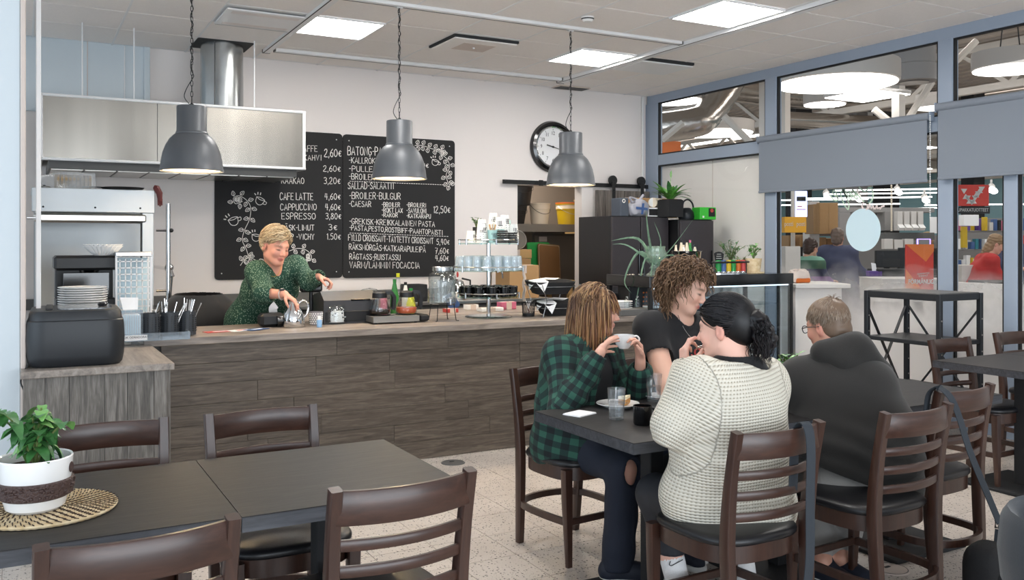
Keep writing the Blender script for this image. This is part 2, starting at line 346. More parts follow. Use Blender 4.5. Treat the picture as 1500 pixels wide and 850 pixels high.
# partition at the left with a beige edge strip
wl = struct(B().box((-1.4, 4.85, CZ / 2), (2.8, .14, CZ), .003).done('wall_left', 'wall_cool')); struct(B().box((.012, 4.84, CZ / 2), (.022, .17, CZ), .004).done('trim_4', 'beige_trim'))
o = thing('post', 'slim white square post from floor to ceiling beside the black bin', 'post', (.078, 4.95, 0))
B().box((0, 0, CZ / 2), (.022, .022, CZ), .003).done('pole', 'white_metal', o); B().cyl((-.05, 0, 1.58), (0, 0, 1.58), .006).done('bracket', 'chrome', o); B().cyl((-.03, -.03, .93), (-.03, -.06, .93), .02).done('knob', 'chrome', o)
pf = B().box((-.01, 5.0, .5), (.05, .004, .8))
g = struct(pf.done('trim_5', 'white_metal')); hb = B()
for i in range(60):
 for j in range(4): hb.box((-.028 + j * .012, 4.996, .3 + i * .01), (.006, .002, .005))
stuff(hb.done('perforation', 'slot', g))
# store room behind the doorway
struct(B().box((5.4, 9.95, 1.5), (2.4, .1, 3)).box((4.45, 9.2, 1.5), (.1, 1.5, 3)).box((6.5, 9.2, 1.5), (.1, 1.5, 3)).box((5.4, 9.2, 2.7), (2.2, 1.4, .1)).box((5.4, 9.2, -.05), (2.2, 1.5, .1)).done('wall_storeroom', mat('store_wall', '8d8277', .8)))
# ---------------------------------------------------------------- window wall on the right
wr = struct(B().box((XW, 3.7, 3.115), (.07, 9.4, .1), .004).done('wall_right', 'frame_blue'))
def member(n, y0, y1, z0, z1, d=.07): B().box((XW, (y0 + y1) / 2, (z0 + z1) / 2), (d, y1 - y0, z1 - z0), .004).done(n, 'frame_blue', wr)
member('jamb', 8.2, 8.43, 0, 3.07); member('mullion', 6.36, 6.51, 0, 3.07, .075); member('mullion', 4.49, 4.62, 0, 3.07, .075); member('mullion', 3.97, 4.075, 0, 2.46, .075); member('mullion', 2.2, 2.3, 0, 3.07)
for a, b in ((6.51, 8.2), (4.62, 6.36), (2.3, 4.49)): member('transom', a, b, 2.345, 2.465); member('sill', a, b, 0, .11)
glass('pane', (.97, .98, .98), .55)
def foggy():
 m = glass('fogged_pane', (.96, .98, .98), .55); nt = m.node_tree; N, L = nt.nodes, nt.links; o = N['Material Output']; last = o.inputs[0].links[0].from_socket
 g = N.new('ShaderNodeNewGeometry'); s = N.new('ShaderNodeSeparateXYZ'); L.new(g.outputs['Position'], s.inputs[0]); n = N.new('ShaderNodeTexNoise'); n.inputs['Scale'].default_value = 3.5; n.inputs['Detail'].default_value = 6; L.new(g.outputs['Position'], n.inputs['Vector'])
 a = N.new('ShaderNodeMath'); a.operation = 'MULTIPLY_ADD'; L.new(n.outputs['Fac'], a.inputs[0]); a.inputs[1].default_value = -.45; L.new(s.outputs['Z'], a.inputs[2])
 r = N.new('ShaderNodeMapRange'); r.inputs[1].default_value = 1.02; r.inputs[2].default_value = .6; r.inputs[3].default_value = 0; r.inputs[4].default_value = .86; L.new(a.outputs[0], r.inputs[0])
 d = N.new('ShaderNodeBsdfDiffuse'); d.inputs[0].default_value = (.86, .85, .84, 1); tr = N.new('ShaderNodeBsdfTranslucent'); tr.inputs[0].default_value = (.86, .85, .84, 1); ad = N.new('ShaderNodeMixShader'); L.new(d.outputs[0], ad.inputs[1]); L.new(tr.outputs[0], ad.inputs[2])
 x = N.new('ShaderNodeMixShader'); L.new(r.outputs[0], x.inputs[0]); L.new(last, x.inputs[1]); L.new(ad.outputs[0], x.inputs[2]); L.new(x.outputs[0], o.inputs[0])
foggy()
def window(n, y0, y1, z0, z1, m='pane'):
 b = B(); g = .014
 for yy, zz, dy, dz in ((y0 + g / 2, (z0 + z1) / 2, g, z1 - z0), (y1 - g / 2, (z0 + z1) / 2, g, z1 - z0), ((y0 + y1) / 2, z0 + g / 2, y1 - y0 - 2 * g, g), ((y0 + y1) / 2, z1 - g / 2, y1 - y0 - 2 * g, g)): b.box((XW - .012, yy, zz), (.03, dy, dz))
 o = struct(b.done('window_%d' % n, 'gasket')); B().quad((XW, y0 + g, z0 + g), (XW, y1 - g, z0 + g), (XW, y1 - g, z1 - g), (XW, y0 + g, z1 - g)).done('pane', m, o, ang=0); return o
window(1, 6.51, 8.2, 2.465, 3.065); window(2, 4.62, 6.36, 2.465, 3.065); window(3, 2.3, 4.49, 2.465, 3.065)
window(4, 4.62, 6.36, .11, 2.345, 'fogged_pane'); window(5, 4.075, 4.49, .11, 2.345, 'fogged_pane'); window(6, 2.3, 3.97, .11, 2.345, 'fogged_pane')
w7 = window(7, 6.51, 8.2, .11, 2.345); B().box((XW + .04, 7.36, 1.23), (.02, 1.68, 2.22)).done('blanking_panel', 'cream', w7); B().box((XW + .028, 7.36 - .02, 1.23), (.004, .006, 2.22)).done('panel_joint', 'beige_trim', w7)
def blind(y0, y1, zr, zb, lab):
 o = thing('roller_blind', lab, 'blind', (XW - .075, (y0 + y1) / 2, zr)); h = (y1 - y0) / 2
 B().cyl((0, -h, 0), (0, h, 0), .032, n=18).done('roller', 'blind', o); B().box((-.01, 0, (zb - zr) / 2), (.003, 2 * h - .04, zr - zb)).done('cloth', 'blind', o); B().box((-.01, 0, zb - zr), (.014, 2 * h - .03, .022), .004).done('bottom_bar', 'blind', o)
 for s in (-1, 1): B().box((.01, s * (h + .006), 0), (.06, .01, .075), .003).done('bracket', 'frame_blue', o)
 c = B()
 for k in range(46): c.ball((-.02, -h - .015, -k * .018), .0055, 6)
 c.tube([(-.02, -h - .015, .0), (-.02, -h - .015, -.83)], .0015, 5); stuff(c.done('bead_chain', 'white', o))
blind(4.66, 6.56, 2.47, 1.955, 'dark grey roller blind half lowered over the window with the oval disc sticker')
blind(2.2, 4.6, 2.53, 1.965, 'dark grey roller blind half lowered at the right edge, over the red sign')
o = tag(B().lathe([(.001, 0), (.145, 0)], 48).done('disc_sticker', mat('pale_blue', 'c6dde6', .6), ang=0), 'oval-looking pale blue disc sticker on the window glass', 'sticker'); p = at(1264, 337, X=XW - .012); o.location = p; o.rotation_euler = (0, R(-90), 0); o.scale = (1.29, 1.27, 1)
# lettering on the glass, seen mirrored from inside
def strokes(b, lines, o, u, v, n, w_):
 """flat ribbons: 2-D polylines laid on plane o+u*a+v*b"""
 o, u, v, n = map(Vector, (o, u, v, n))
 for i, ln in enumerate(lines):
  P = [o + u * a + v * c + n * (.0004 * (i % 9)) for a, c in ln]; k = len(P); vs = []
  for j in range(k):
   d = (P[min(k - 1, j + 1)] - P[max(0, j - 1)])
   if d.length < 1e-6: d = P[-1] - P[0] if (P[-1] - P[0]).length > 1e-6 else u
   s = n.cross(d).normalized() * w_ * .5; e = d.normalized() * w_ * .4 * (-1 if j == 0 else 1 if j == k - 1 else 0); vs += [P[j] + e - s, P[j] + e + s]
  b.add(vs, [(2 * j, 2 * j + 2, 2 * j + 3, 2 * j + 1) for j in range(k - 1)])
def smooth_line(p, k=6):
 p = [Vector((*q, 0)) for q in p]; out = []
 for i in range(len(p) - 1):
  a, b, c, d = p[max(0, i - 1)], p[i], p[i + 1], p[min(len(p) - 1, i + 2)]
  for j in range(k):
   t = j / k; q = .5 * ((2 * b) + (c - a) * t + (2 * a - 5 * b + 4 * c - d) * t * t + (3 * b - a - 3 * c + d) * t ** 3); out.append((q.x, q.y))
 return out + [(p[-1].x, p[-1].y)]
mat('letter_green', 'b4cdb6', .6); mat('letter_pink', 'dcccc8', .6)
def glass_letters(lines, m, lab, w_):
 b = B()
 for ln in lines:
  q = [at(1190 + a / 12.5, 270 + c / 12.5, X=XW - .014) for a, c in ln]; q = smooth_line([(p.y, p.z) for p in q]); strokes(b, [q], (XW - .014, 0, 0), (0, 1, 0), (0, 0, 1), (-1, 0, 0), w_)
 return tag(b.done('window_lettering', m, ang=0), lab, 'lettering')
glass_letters([[(860, 60), (960, 130), (1050, 60), (1100, 120), (1110, 220), (1080, 310), (1010, 350), (920, 300), (850, 220), (770, 130), (730, 110), (800, 200), (820, 270), (780, 250), (700, 150), (660, 140), (720, 230), (700, 280), (660, 230), (600, 120), (560, 110), (600, 200), (650, 300), (670, 400), (650, 460), (590, 380), (540, 260), (520, 160), (560, 100)], [(560, 110), (640, 260), (560, 100)], [(470, 270), (440, 170), (400, 110), (370, 150), (400, 200), (450, 230), (460, 290), (400, 290), (350, 240), (310, 190)]], 'letter_green', 'pale green mirrored script word Café on the window glass under the blind', .014)
glass_letters([[(930, 440), (910, 400), (940, 340), (990, 350), (1010, 420), (990, 460)], [(1010, 350), (1040, 380), (1030, 440)], [(1060, 380), (1080, 440), (1110, 400), (1130, 450)], [(1150, 450), (1180, 390), (1190, 440), (1230, 430)], [(1240, 450), (1270, 410), (1310, 400)]], 'letter_pink', 'pale pink mirrored script partly behind the disc sticker on the window', .014)
# door rail
o = thing('cable_duct', 'thin white cable duct with switch box in the back right corner', 'cable', (6.36, YB - .02, 0)); B().box((0, 0, 2.62), (.025, .02, 1.08), .003).done('duct', 'white', o); B().box((-.01, -.01, 2.06), (.07, .04, .09), .006).done('switch_box', 'white', o); B().tube([(.0, -.02, 2.02), (.03, -.05, 1.95), (.07, -.1, 1.82), (.05, -.2, 1.74)], .006, 6).done('cable', 'white', o)
# ---------------------------------------------------------------- serving counter
CY = 5.57
o = thing('counter', 'long serving counter clad in grey-brown horizontal planks below the chalkboard', 'counter', (2.4, CY, 0)); counter = o
B().box((.0, .35, .43), (3.55, .62, .85)).done('carcass', 'grey_plastic', o); B().box((.03, .03, .03), (3.6, .03, .06)).done('plinth', 'slot', o)
rows = 7; hgt = .855 / rows; rs = random.Random(3)
for r_ in range(rows):
 x = -1.68
 while x < 1.77:
  L_ = rs.uniform(.45, 1.15) if r_ else 1.4; x1 = min(1.78, x + L_)
  if 1.78 - x1 < .2: x1 = 1.78
  for s in (.72,):      # panel seam
   if x < s < x1: x1 = s
  B().box(((x + x1) / 2, .0, .005 + hgt * (r_ + .5)), (x1 - x - .0015, .022, hgt - .0015), .001).done('plank', 'counter_plank', o); x = x1
B().box((.04, .3, .88), (3.64, .72, .042), .003).done('worktop', 'counter_top', o)
o = thing('side_counter', 'lower return counter at left with vertical grey planks, under the black bin', 'counter', (.33, 5.1, 0))
B().box((0, 0, .42), (.6, .86, .84)).done('carcass', 'grey_plastic', o); B().box((-.0, 0, .855), (.66, .96, .034), .003).done('worktop', 'return_top', o); B().box((.3, .42, .42), (.03, .06, .82)).done('corner_strip', 'slot', o)
x = -.32; k = 0
for w_ in (.09, .1, .15, .1, .12, .06): B().box((x + w_ / 2, -.44, .42), (w_ - .0015, .02, .835), .001).done('plank', 'return_plank', o); x += w_
for q in range(5): B().box((.31, -.34 + q * .165, .42), (.02, .163, .835), .001).done('plank', 'return_plank', o)
# back bench along the wall
o = thing('back_bench', 'low stainless back bench along the wall behind the counter', 'worktop', (2.7, 8.1, 0)); B().box((0, 0, .44), (4.0, .58, .84)).done('carcass', 'grey_plastic', o); B().box((0, -.02, .885), (4.04, .64, .03), .004).done('steel_top', 'steel', o)
for k in range(7): B().box((-1.72 + k * .57, -.3, .44), (.56, .018, .8), .003).done('door', 'grey_plastic', o)
# ---------------------------------------------------------------- hood and duct
o = thing('extractor_hood', 'large brushed steel extractor hood hanging over the dishwasher', 'extractor hood', (1.137, 8.05, 2.085))
B().box((0, -.44, .25), (1.99, .012, .48)).done('front_panel', 'steel_hood', o); B().box((.99, 0, .25), (.012, .88, .48)).done('side_panel', 'steel_hood', o); B().box((-.99, 0, .25), (.012, .88, .48)).done('side_panel', 'steel_hood', o); B().box((0, 0, .49), (1.98, .88, .01)).done('top_panel', 'steel', o)
B().box((-.18, -.4475, .25), (.004, .003, .48)).done('panel_seam', 'grey_plastic', o)
for z in (.008, .492): B().box((0, -.445, z), (2.03, .03, .022), .006).done('trim_strip', 'white_metal', o); B().box((1.0, 0, z), (.022, .9, .022), .006).done('trim_strip', 'white_metal', o)
for s in (-1, 1): B().box((s * 1.0, -.445, .25), (.026, .03, .5), .006).done('trim_strip', 'white_metal', o)
B().box((0, -.0, -.03), (1.9, .8, .06)).done('filter_frame', 'grey_plastic', o)
for k in range(8): B().box((-.82 + k * .235, 0, -.062), (.22, .7, .008)).done('filter', 'steel', o)
for i, (x, y) in enumerate(((.42, 7.66), (.79, 7.66), (1.73, 7.66), (.79, 8.4))): tag(B().cyl((x, y, 2.57), (x, y, CZ), .005, n=6).done('hanging_rod', 'white_metal'), 'thin steel hanging rod holding the hood, ' + ('leftmost', 'second from the left', 'right of the round duct', 'rear one by the wall')[i], 'rod')
o = thing('ventilation_duct', 'round shiny steel duct rising from the hood into the ceiling', 'duct', (1.52, 7.95, 0)); B().lathe([(.178, 2.57), (.178, 2.9)], 40).done('duct_section', 'galvanised', o); B().lathe([(.176, 2.9), (.176, CZ)], 40).done('duct_section', 'galvanised', o); B().lathe([(.178, 2.58), (.186, 2.585), (.186, 2.61), (.178, 2.615)], 40).done('flange', 'galvanised', o); B().box((-.09, -.158, 2.87), (.004, .004, .58)).done('seam', 'grey_plastic', o)
B().box((.0, .0, CZ - .003), (.46, .4, .006)).done('ceiling_cutout', 'slot', o)
# ---------------------------------------------------------------- hood-type dishwasher
o = thing('dishwasher', 'tall stainless hood dishwasher standing under the extractor hood', 'dishwasher', (.47, 7.4, 0))
B().box((-.0, -.32, 1.76), (.8, .06, .17), .004).done('top_cover', 'dishwasher_steel', o); B().box((0, .02, 1.83), (.8, .7, .03), .004).done('top_plate', 'dishwasher_steel', o); B().box((0, .28, 1.3), (.76, .04, .95)).done('back_panel', 'dishwasher_steel', o); B().box((-.36, 0, 1.3), (.03, .6, .95)).done('side_panel', 'dishwasher_steel', o)
B().box((.31, -.3, 1.28), (.006, .02, .86)).done('door_gap', 'slot', o); B().box((.355, -.3, 1.28), (.08, .06, .9), .004).done('post_cover', 'dishwasher_steel', o); B().box((-.02, -.29, 1.635), (.74, .1, .07), .02).done('hood_lip', 'steel', o)
B().box((0, 0, .45), (.8, .66, .86), .01).done('base_cabinet', 'dishwasher_steel', o); B().box((-.02, 0, .9), (.7, .56, .03)).done('wash_table', 'steel', o)
B().tube([(.415, -.3, 1.55), (.5, -.3, 1.55)], .009, 8).tube([(.415, -.3, 1.1), (.5, -.3, 1.1)], .009, 8).cyl((.5, -.3, 1.02), (.5, -.3, 1.75), .016, n=12).done('lift_handle', 'chrome', o); B().ball((.52, -.31, 1.55), .016, 10).done('grip_screw', 'black', o)
for x in (-.33, .0, .3): B().ball((x, -.352, 1.71), .007, 8).done('rivet', 'slot', o)
o = thing('hand_shower', 'chrome spray head on a hose beside the dishwasher', 'shower', (1.03, 7.5, 0)); B().ball((0, 0, 1.26), (.035, .03, .035), 12).cyl((0, 0, 1.26), (.02, -.03, 1.19), .018).done('spray_head', 'chrome', o); B().tube([(.02, -.02, 1.2), (.01, 0, 1.05), (.0, 0, .9), (.02, .05, .6), (.0, .1, .2), (0, .1, .05)], .009, 8).done('hose', 'galvanised', o); B().box((0, .45, 1.25), (.05, .93, .02)).done('wall_arm', 'chrome', o)
# things on the dishwasher
o = thing('bread_bag', 'clear plastic bag of sliced bread on top of the dishwasher', 'bag', (.36, 7.2, 1.845), .1)
for k in range(9): B().prism(rr(.13, .1, .03, 3), (-.14 + k * .026, 0, .052), (0, 1, 0), (0, 0, 1), (.018, 0, 0)).done('bread_slice', mat('bread', 'a08a6c', .9) if k == 0 else 'bread', o)
glass('plastic_film', (.97, .97, .97), 1.6, .15, .12); b = B()
for i in range(7):
 a = i * .9; b.quad((-.16 + i * .02, -.07 - .006 * (i % 2), .0), (-.13 + i * .04, -.078, .0), (-.13 + i * .04, -.05 + .02 * math.sin(a), .115), (-.16 + i * .02, -.06, .12))
b.add([(-.16, -.07, 0), (.12, -.07, 0), (.12, .07, 0), (-.16, .07, 0), (-.15, -.06, .11), (.11, -.06, .118), (.11, .06, .115), (-.15, .06, .112), (-.24, -.02, .03), (-.26, .01, .08)], [(0, 1, 5, 4), (1, 2, 6, 5), (2, 3, 7, 6), (4, 5, 6, 7), (3, 0, 8), (0, 4, 9, 8), (4, 7, 9), (7, 3, 8, 9)]).done('film', 'plastic_film', o)
def lathe_thing(n, lab, cat, loc, parts, group=None, seg=24):
 o = thing(n, lab, cat, loc, group=group)
 for pn, prof, m in parts: B().lathe(prof, seg).done(pn, m, o)
 return o
o = lathe_thing('pot_cover', 'small round metal lid on the left end of the dishwasher top', 'lid', (.15, 7.15, 1.845), [('rim', [(.0, 0), (.035, 0), (.037, .012), (.0, .016)], 'steel'), ('knob', [(.008, .016), (.008, .022), (0, .024)], 'black')])
o = thing('frying_pan', 'flat black pan lying on the dishwasher top next to the bread', 'pan', (.66, 7.15, 1.845)); B().lathe([(0, 0), (.13, 0), (.15, .018), (.146, .018), (.127, .005), (0, .005)], 28).done('bowl', 'black', o); B().box((-.2, 0, .016), (.14, .022, .01), .004).done('handle', 'black', o)
o = thing('red_glove', 'dark red rubber glove hanging over the dishwasher corner', 'glove', (.88, 7.05, 1.845)); o.scale = (.75, .75, .8); mat('dark_red', '5a1f1d', .6); B().tube([(-.02, 0, .03), (.0, -.01, .02), (.025, -.03, -.03), (.03, -.03, -.1)], [.02, .032, .03, .02], 10).done('cuff', 'dark_red', o)
for k in range(3): B().tube([(.015 + .014 * k, -.03, -.08), (.014 + .016 * k, -.032, -.14 - .01 * (k % 2))], [.01, .007], 8).done('finger', 'dark_red', o)
# ---------------------------------------------------------------- pendants
pts = []
def pendant():
 o = thing('pendant_lamp', '', 'lamp', (0, 0, 0)); r = .196
 pr_ = [(.0885, .415), (.092, .41), (.092, .255), (.095, .25), (.099, .245), (.099, .238), (.108, .232), (.135, .205), (.158, .165), (.175, .12), (.187, .06), (.192, .015), (.196, .008), (.196, 0), (.192, 0), (.188, .012), (.182, .06), (.17, .12), (.152, .165), (.128, .205), (.1, .228), (.086, .24), (.086, .405)]
 B().lathe(pr_, 48).lathe([(.0, .413), (.0895, .415)], 48).done('shade', 'pendant', o)
 B().lathe([(.184, .01), (.17, .115), (.15, .163), (.126, .203), (.085, .235), (.0, .236)], 40).done('inner_reflector', 'pendant_inside', o, ang=60)
 b = B().ball((0, 0, .115), .045, 14).cyl((0, 0, .15), (0, 0, .22), .02); b.done('bulb', 'lamp_glow', o)
 B().lathe([(.012, .415), (.012, .43), (.004, .44)], 12).done('top_hook', 'cable', o)
 H_ = CZ - 1.912 - .44; n = int(H_ / .034); c = B()
 for k in range(n):
  z = .44 + k * .034 + .02; u = (1, 0) if k % 2 else (0, 1); q = [(.007 * math.cos(a) * u[0], .007 * math.cos(a) * u[1], z + .021 * math.sin(a)) for a in [2 * math.pi * i / 8 for i in range(8)]]; c.tube(q, .0022, 4, True)
 c.done('chain', 'cable', o); cb = [(.0, .02, .42), (-.045, .0, .47), (-.03, 0, .53), (.008, .0, .6)]
 for k in range(20): z = .62 + k * (H_ - .2) / 19; cb.append((.009 * math.cos(k * 1.9), .009 * math.sin(k * 1.9), z))
 B().tube(smooth_line3(cb, 4), .003, 5).done('cord', 'cable', o); B().box((0, 0, H_ + .425), (.05, .03, .03), .004).done('track_adapter', 'white_metal', o)
 return o
def smooth_line3(p, k=6):
 p = [Vector(q) for q in p]; out = []
 for i in range(len(p) - 1):
  a, b, c, d = p[max(0, i - 1)], p[i], p[i + 1], p[min(len(p) - 1, i + 2)]
  for j in range(k): t = j / k; out.append(.5 * ((2 * b) + (c - a) * t + (2 * a - 5 * b + 4 * c - d) * t * t + (3 * b - a - 3 * c + d) * t ** 3))
 return out + [p[-1]]
p0 = pendant(); PL = ['grey dome pendant lamp hanging in front of the steel hood', 'grey dome pendant lamp hanging in front of the chalkboard', 'grey dome pendant lamp hanging in front of the wall clock']
for i, px in enumerate((281, 585, 836)):
 p = at(px, 300, Y=5.98); l = (p.x, 5.98, 1.912)
 if i == 0: p0.location = l; p0['label'] = PL[0]; p0['group'] = 'grey pendant lamps over the counter'
 else: copy(p0, l, 0, PL[i])
 li = bpy.data.lights.new('bulb_light', 'POINT'); li.energy = 11; li.color = (1, .78, .5); li.shadow_soft_size = .05; lo = bpy.data.objects.new('bulb_light', li); C.collection.objects.link(lo); lo.location = (l[0], l[1], l[2] + .06)
# ---------------------------------------------------------------- chalkboards
mat('chalkboard', '1d1c1d', .75, var=.12, scale=3); mat('chalk', 'e6e3de', .9)
G = {}   # stroke capitals on a 4 x 6 grid
for s in '''A:0,0 2,6 4,0|.7,2 3.3,2;B:0,0 0,6 2.6,6 3.4,5.2 3.2,3.8 2.2,3.2 0,3.2|2.2,3.2 3.6,2.4 3.6,.8 2.6,0 0,0;C:3.6,5 2.6,6 1.2,6 0.2,4.6 0,3 .3,1.2 1.4,0 2.8,.1 3.8,1;D:0,0 0,6 1.8,6 3.4,4.8 3.8,3 3.4,1.2 1.8,0 0,0;E:3.2,6 0,6 0,0 3.4,0|0,3.2 2.6,3.2;F:3.4,6 0,6 0,0|0,3.2 2.6,3.2
G:3.6,5 2.4,6 1,5.8 0,4 0,2 1,.2 2.6,0 3.7,1 3.7,2.6 2.2,2.6;H:0,0 0,6|3.4,0 3.4,6|0,3 3.4,3;I:1,0 1,6;J:.2,1 1,0 2.2,.3 2.6,2 2.6,6;K:0,0 0,6|3.4,6 0,2.8|.9,3.5 3.5,0;L:0,6 0,0 3,0;M:0,0 0,6 2.4,1.6 4.8,6 4.8,0;N:0,0 0,6 3.8,0 3.8,6;O:2,6 .6,5.2 0,3 .6,.8 2,0 3.4,.8 4,3 3.4,5.2 2,6
P:0,0 0,6 2.4,6 3.4,5 3.2,3.6 2.2,3 0,2.9;Q:2,6 .6,5.2 0,3 .6,.8 2,0 3.4,.8 4,3 3.4,5.2 2,6|2.6,1.6 4,-.2;R:0,0 0,6 2.4,6 3.4,5 3.1,3.7 2.1,3.1 0,3|1.6,3 3.6,0;S:3.3,5.1 2.2,6 .8,5.7 .3,4.4 1.4,3.4 2.8,2.7 3.3,1.3 2.2,.1 .9,.1 0,1;T:0,6 4,6|2,6 2,0;U:0,6 .1,1.6 1,0 2.6,0 3.5,1.4 3.6,6;V:0,6 1.8,0 3.6,6;W:0,6 1.1,0 2.3,4.4 3.5,0 4.6,6;X:0,0 3.6,6|0,6 3.6,0;Y:0,6 1.8,3 3.6,6|1.8,3 1.8,0
Z:0,6 3.6,6 0,0 3.8,0;0:1.8,6 .5,5 0,3 .5,1 1.8,0 3,1 3.5,3 3,5 1.8,6;1:.4,4.8 1.4,6 1.4,0;2:.2,4.8 1.2,6 2.6,5.8 3,4.4 2,2.6 0,0 3.4,0;3:.2,5.4 1.6,6 3,5 2.6,3.6 1.2,3.2 2.8,2.8 3.2,1.2 2,0 .2,.4;4:2.6,0 2.6,6|.9,6 .2,2.6 3.6,2.6;5:3,6 .6,6 .4,3.4 2,3.8 3.2,2.6 3,.9 1.8,0 .2,.4;6:2.6,6 .8,4 .1,2 .8,.2 2.2,0 3.1,1.2 2.8,2.8 1.4,3.2 .3,2.4;7:.1,6 3.4,6 1.4,0|.9,3 2.9,3;8:1.8,3.2 .5,4.4 1,5.8 2.4,5.8 3,4.6 1.8,3.2 .2,2 .6,.3 2,0 3.2,.8 3,2.2 1.8,3.2
9:3,4 1.8,3 .5,4 .8,5.6 2.2,6 3.2,4.6 2.6,1.6 1.4,0
E_:3,4.4 2,4.8 .9,4 .7,2.6 .9,1.2 2,.4 3,.8|.1,3 2.2,3|.1,2.2 2,2.2;-:.4,3 2,3;,:.5,.4 .2,-1;.:.4,0 .5,.3;/:0,-.6 3,6.6;d:.9,7.4 1.1,7.7|2.3,7.4 2.5,7.7;o:1.6,6.9 1.1,7.5 1.7,8 2.2,7.5 1.6,6.9'''.replace('\n', ';').split(';'):
 k, v = s.split(':', 1); G[k] = [[tuple(float(t) for t in q.split(',')) for q in ln.split()] for ln in v.split('|')]
for k, (b_, e) in {'Ä': ('A', 'd'), 'Ö': ('O', 'd'), 'Å': ('A', 'o')}.items(): G[k] = G[b_] + G[e]
G['€'] = G['E_']
def chalk(s, x0, y0, x1, y1, h, parent, jit=.12, big=True):
 """hand lettering from baseline start to end, given in the enlarged view's units on the board plane"""
 P0, P1 = at(300 + x0 / 3.542, 180 + y0 / 3.542, Y=YB - .022), at(300 + x1 / 3.542, 180 + y1 / 3.542, Y=YB - .022)
 cap = (at(300, 180, Y=YB).z - at(300, 180 + h / 3.542, Y=YB).z) * math.hypot(P0.x, P0.y) / math.hypot(at(300, 180, Y=YB).x, YB) / 6
 wd = [(2.6 if c == ' ' else max(a for l in G[c] for a, _ in l) + 1.5) for c in s]; tot = sum(wd) - 1.5; d = P1 - P0; rg = random.Random(hash(len(s)) + len(s)); ux = d / tot; b = B(); x = 0; wid = max(.0055, cap * .55)
 for c, w_ in zip(s, wd):
  if c != ' ':
   ln = [[(x + a + rg.uniform(-jit, jit), (q if (c not in '€') else q * .95) + rg.uniform(-jit, jit)) for a, q in l] for l in G[c]]
   ln = [smooth_line(l, 3) if c in 'BCDGOQSPRUJ0235689€ÖÅ' and len(l) > 3 else l for l in ln]; strokes(b, ln, P0, ux, (0, 0, cap), (0, -1, 0), wid)
  x += w_
 o = b.done('lettering', 'chalk', parent, ang=0); o.matrix_parent_inverse = parent.matrix_world.inverted(); return o
def board(x0, x1, z0, z1, lab):
 o = thing('chalkboard', lab, 'chalkboard', ((x0 + x1) / 2, YB - .003, (z0 + z1) / 2)); bpy.context.view_layer.update()
 B().prism(rr(x1 - x0, z1 - z0, .035), (0, 0, 0), (1, 0, 0), (0, 0, 1), (0, -.018, 0)).done('panel', 'chalkboard', o)
 for sx in (-1, 1):
  for sz in (-1, 1): B().lathe([(.006, 0), (.005, .003), (0, .004)], 8, (sx * ((x1 - x0) / 2 - .06), -.018, sz * ((z1 - z0) / 2 - .06)), Matrix.Rotation(R(90), 4, 'X')).done('screw', 'white_metal', o)
 return o
b1 = board(1.546, 2.742, 1.117, 2.515, 'left menu chalkboard listing drinks from kaffe to vichy, with a leafy vine'); b2 = board(2.748, 3.945, 1.112, 2.513, 'right menu chalkboard listing baguettes, salads and croissants')
bpy.context.view_layer.update()
for a in (('SUODATINKAHVI', 345, 196, 603, 194, 28), ('KAFFE', 492, 148, 583, 149, 31), ('2,60€', 620, 176, 707, 176, 41), ('2,60€', 615, 252, 703, 253, 31), ('KAAKAO', 398, 314, 515, 316, 31), ('3,20€', 618, 316, 702, 317, 34), ('CAFE LATTE', 390, 399, 561, 400, 36), ('4,60€', 622, 398, 703, 398, 32), ('CAPPUCCINO', 392, 453, 579, 452, 32), ('4,60€', 625, 452, 703, 453, 32), ('ESPRESSO', 399, 500, 574, 500, 32), ('3,80€', 627, 499, 706, 500, 32), ('LÄSK-LIMUT', 400, 558, 567, 557, 28), ('3€', 642, 557, 685, 557, 32), ('JUP -VICHY', 412, 606, 567, 605, 29), ('1.50€', 632, 605, 704, 606, 32)): chalk(*a, b1)
for a in (('BATONG-PATONKI', 742, 166, 1010, 172, 44), ('-KALLRÖKT SKINKA', 748, 208, 1010, 216, 30), ('-PULLED PORK', 748, 251, 1000, 258, 28), ('-BROILER', 748, 292, 880, 297, 30), ('6,90€', 1080, 232, 1160, 234, 28), ('SALLAD-SALAATIT', 743, 343, 985, 343, 34), ('-BROILER-BULGUR', 750, 394, 1015, 397, 34), ('-CAESAR', 748, 434, 862, 436, 29), ('-BROILER', 918, 434, 1012, 436, 22), ('-BROILERI', 1047, 436, 1146, 439, 22), ('-RÖKT LAX', 918, 464, 1026, 467, 24), ('-SAVULOHI', 1047, 466, 1148, 469, 24), ('-RÄKOR', 918, 488, 1000, 490, 20), ('-KATKARAPU', 1047, 493, 1172, 496, 22), ('12,50€', 1186, 467, 1272, 468, 36), ('-GREKISK-KREIKKALAINEN PASTA', 750, 524, 1193, 540, 29), ('-PASTA,PESTO,ROSTBIFF-PAAHTOPAISTI', 750, 556, 1232, 582, 26), ('FYLLD CROISSANT-TÄYTETTY CROISSANT', 745, 610, 1186, 628, 32), ('5,40€', 1203, 632, 1268, 632, 30), ('RÄKSMÖRGÅS-KATKARAPULEIPÄ', 749, 657, 1145, 672, 29), ('7,60€', 1195, 679, 1265, 679, 31), ('RÅGTASS-RUISTASSU', 751, 708, 1014, 712, 29), ('4,60€', 1196, 716, 1264, 716, 30), ('VARM/LÄMMIN FOCACCIA', 752, 753, 1114, 755, 33)): chalk(*a, b2)
def bd(x, y): return at(300 + x / 3.542, 180 + y / 3.542, Y=YB - .022)
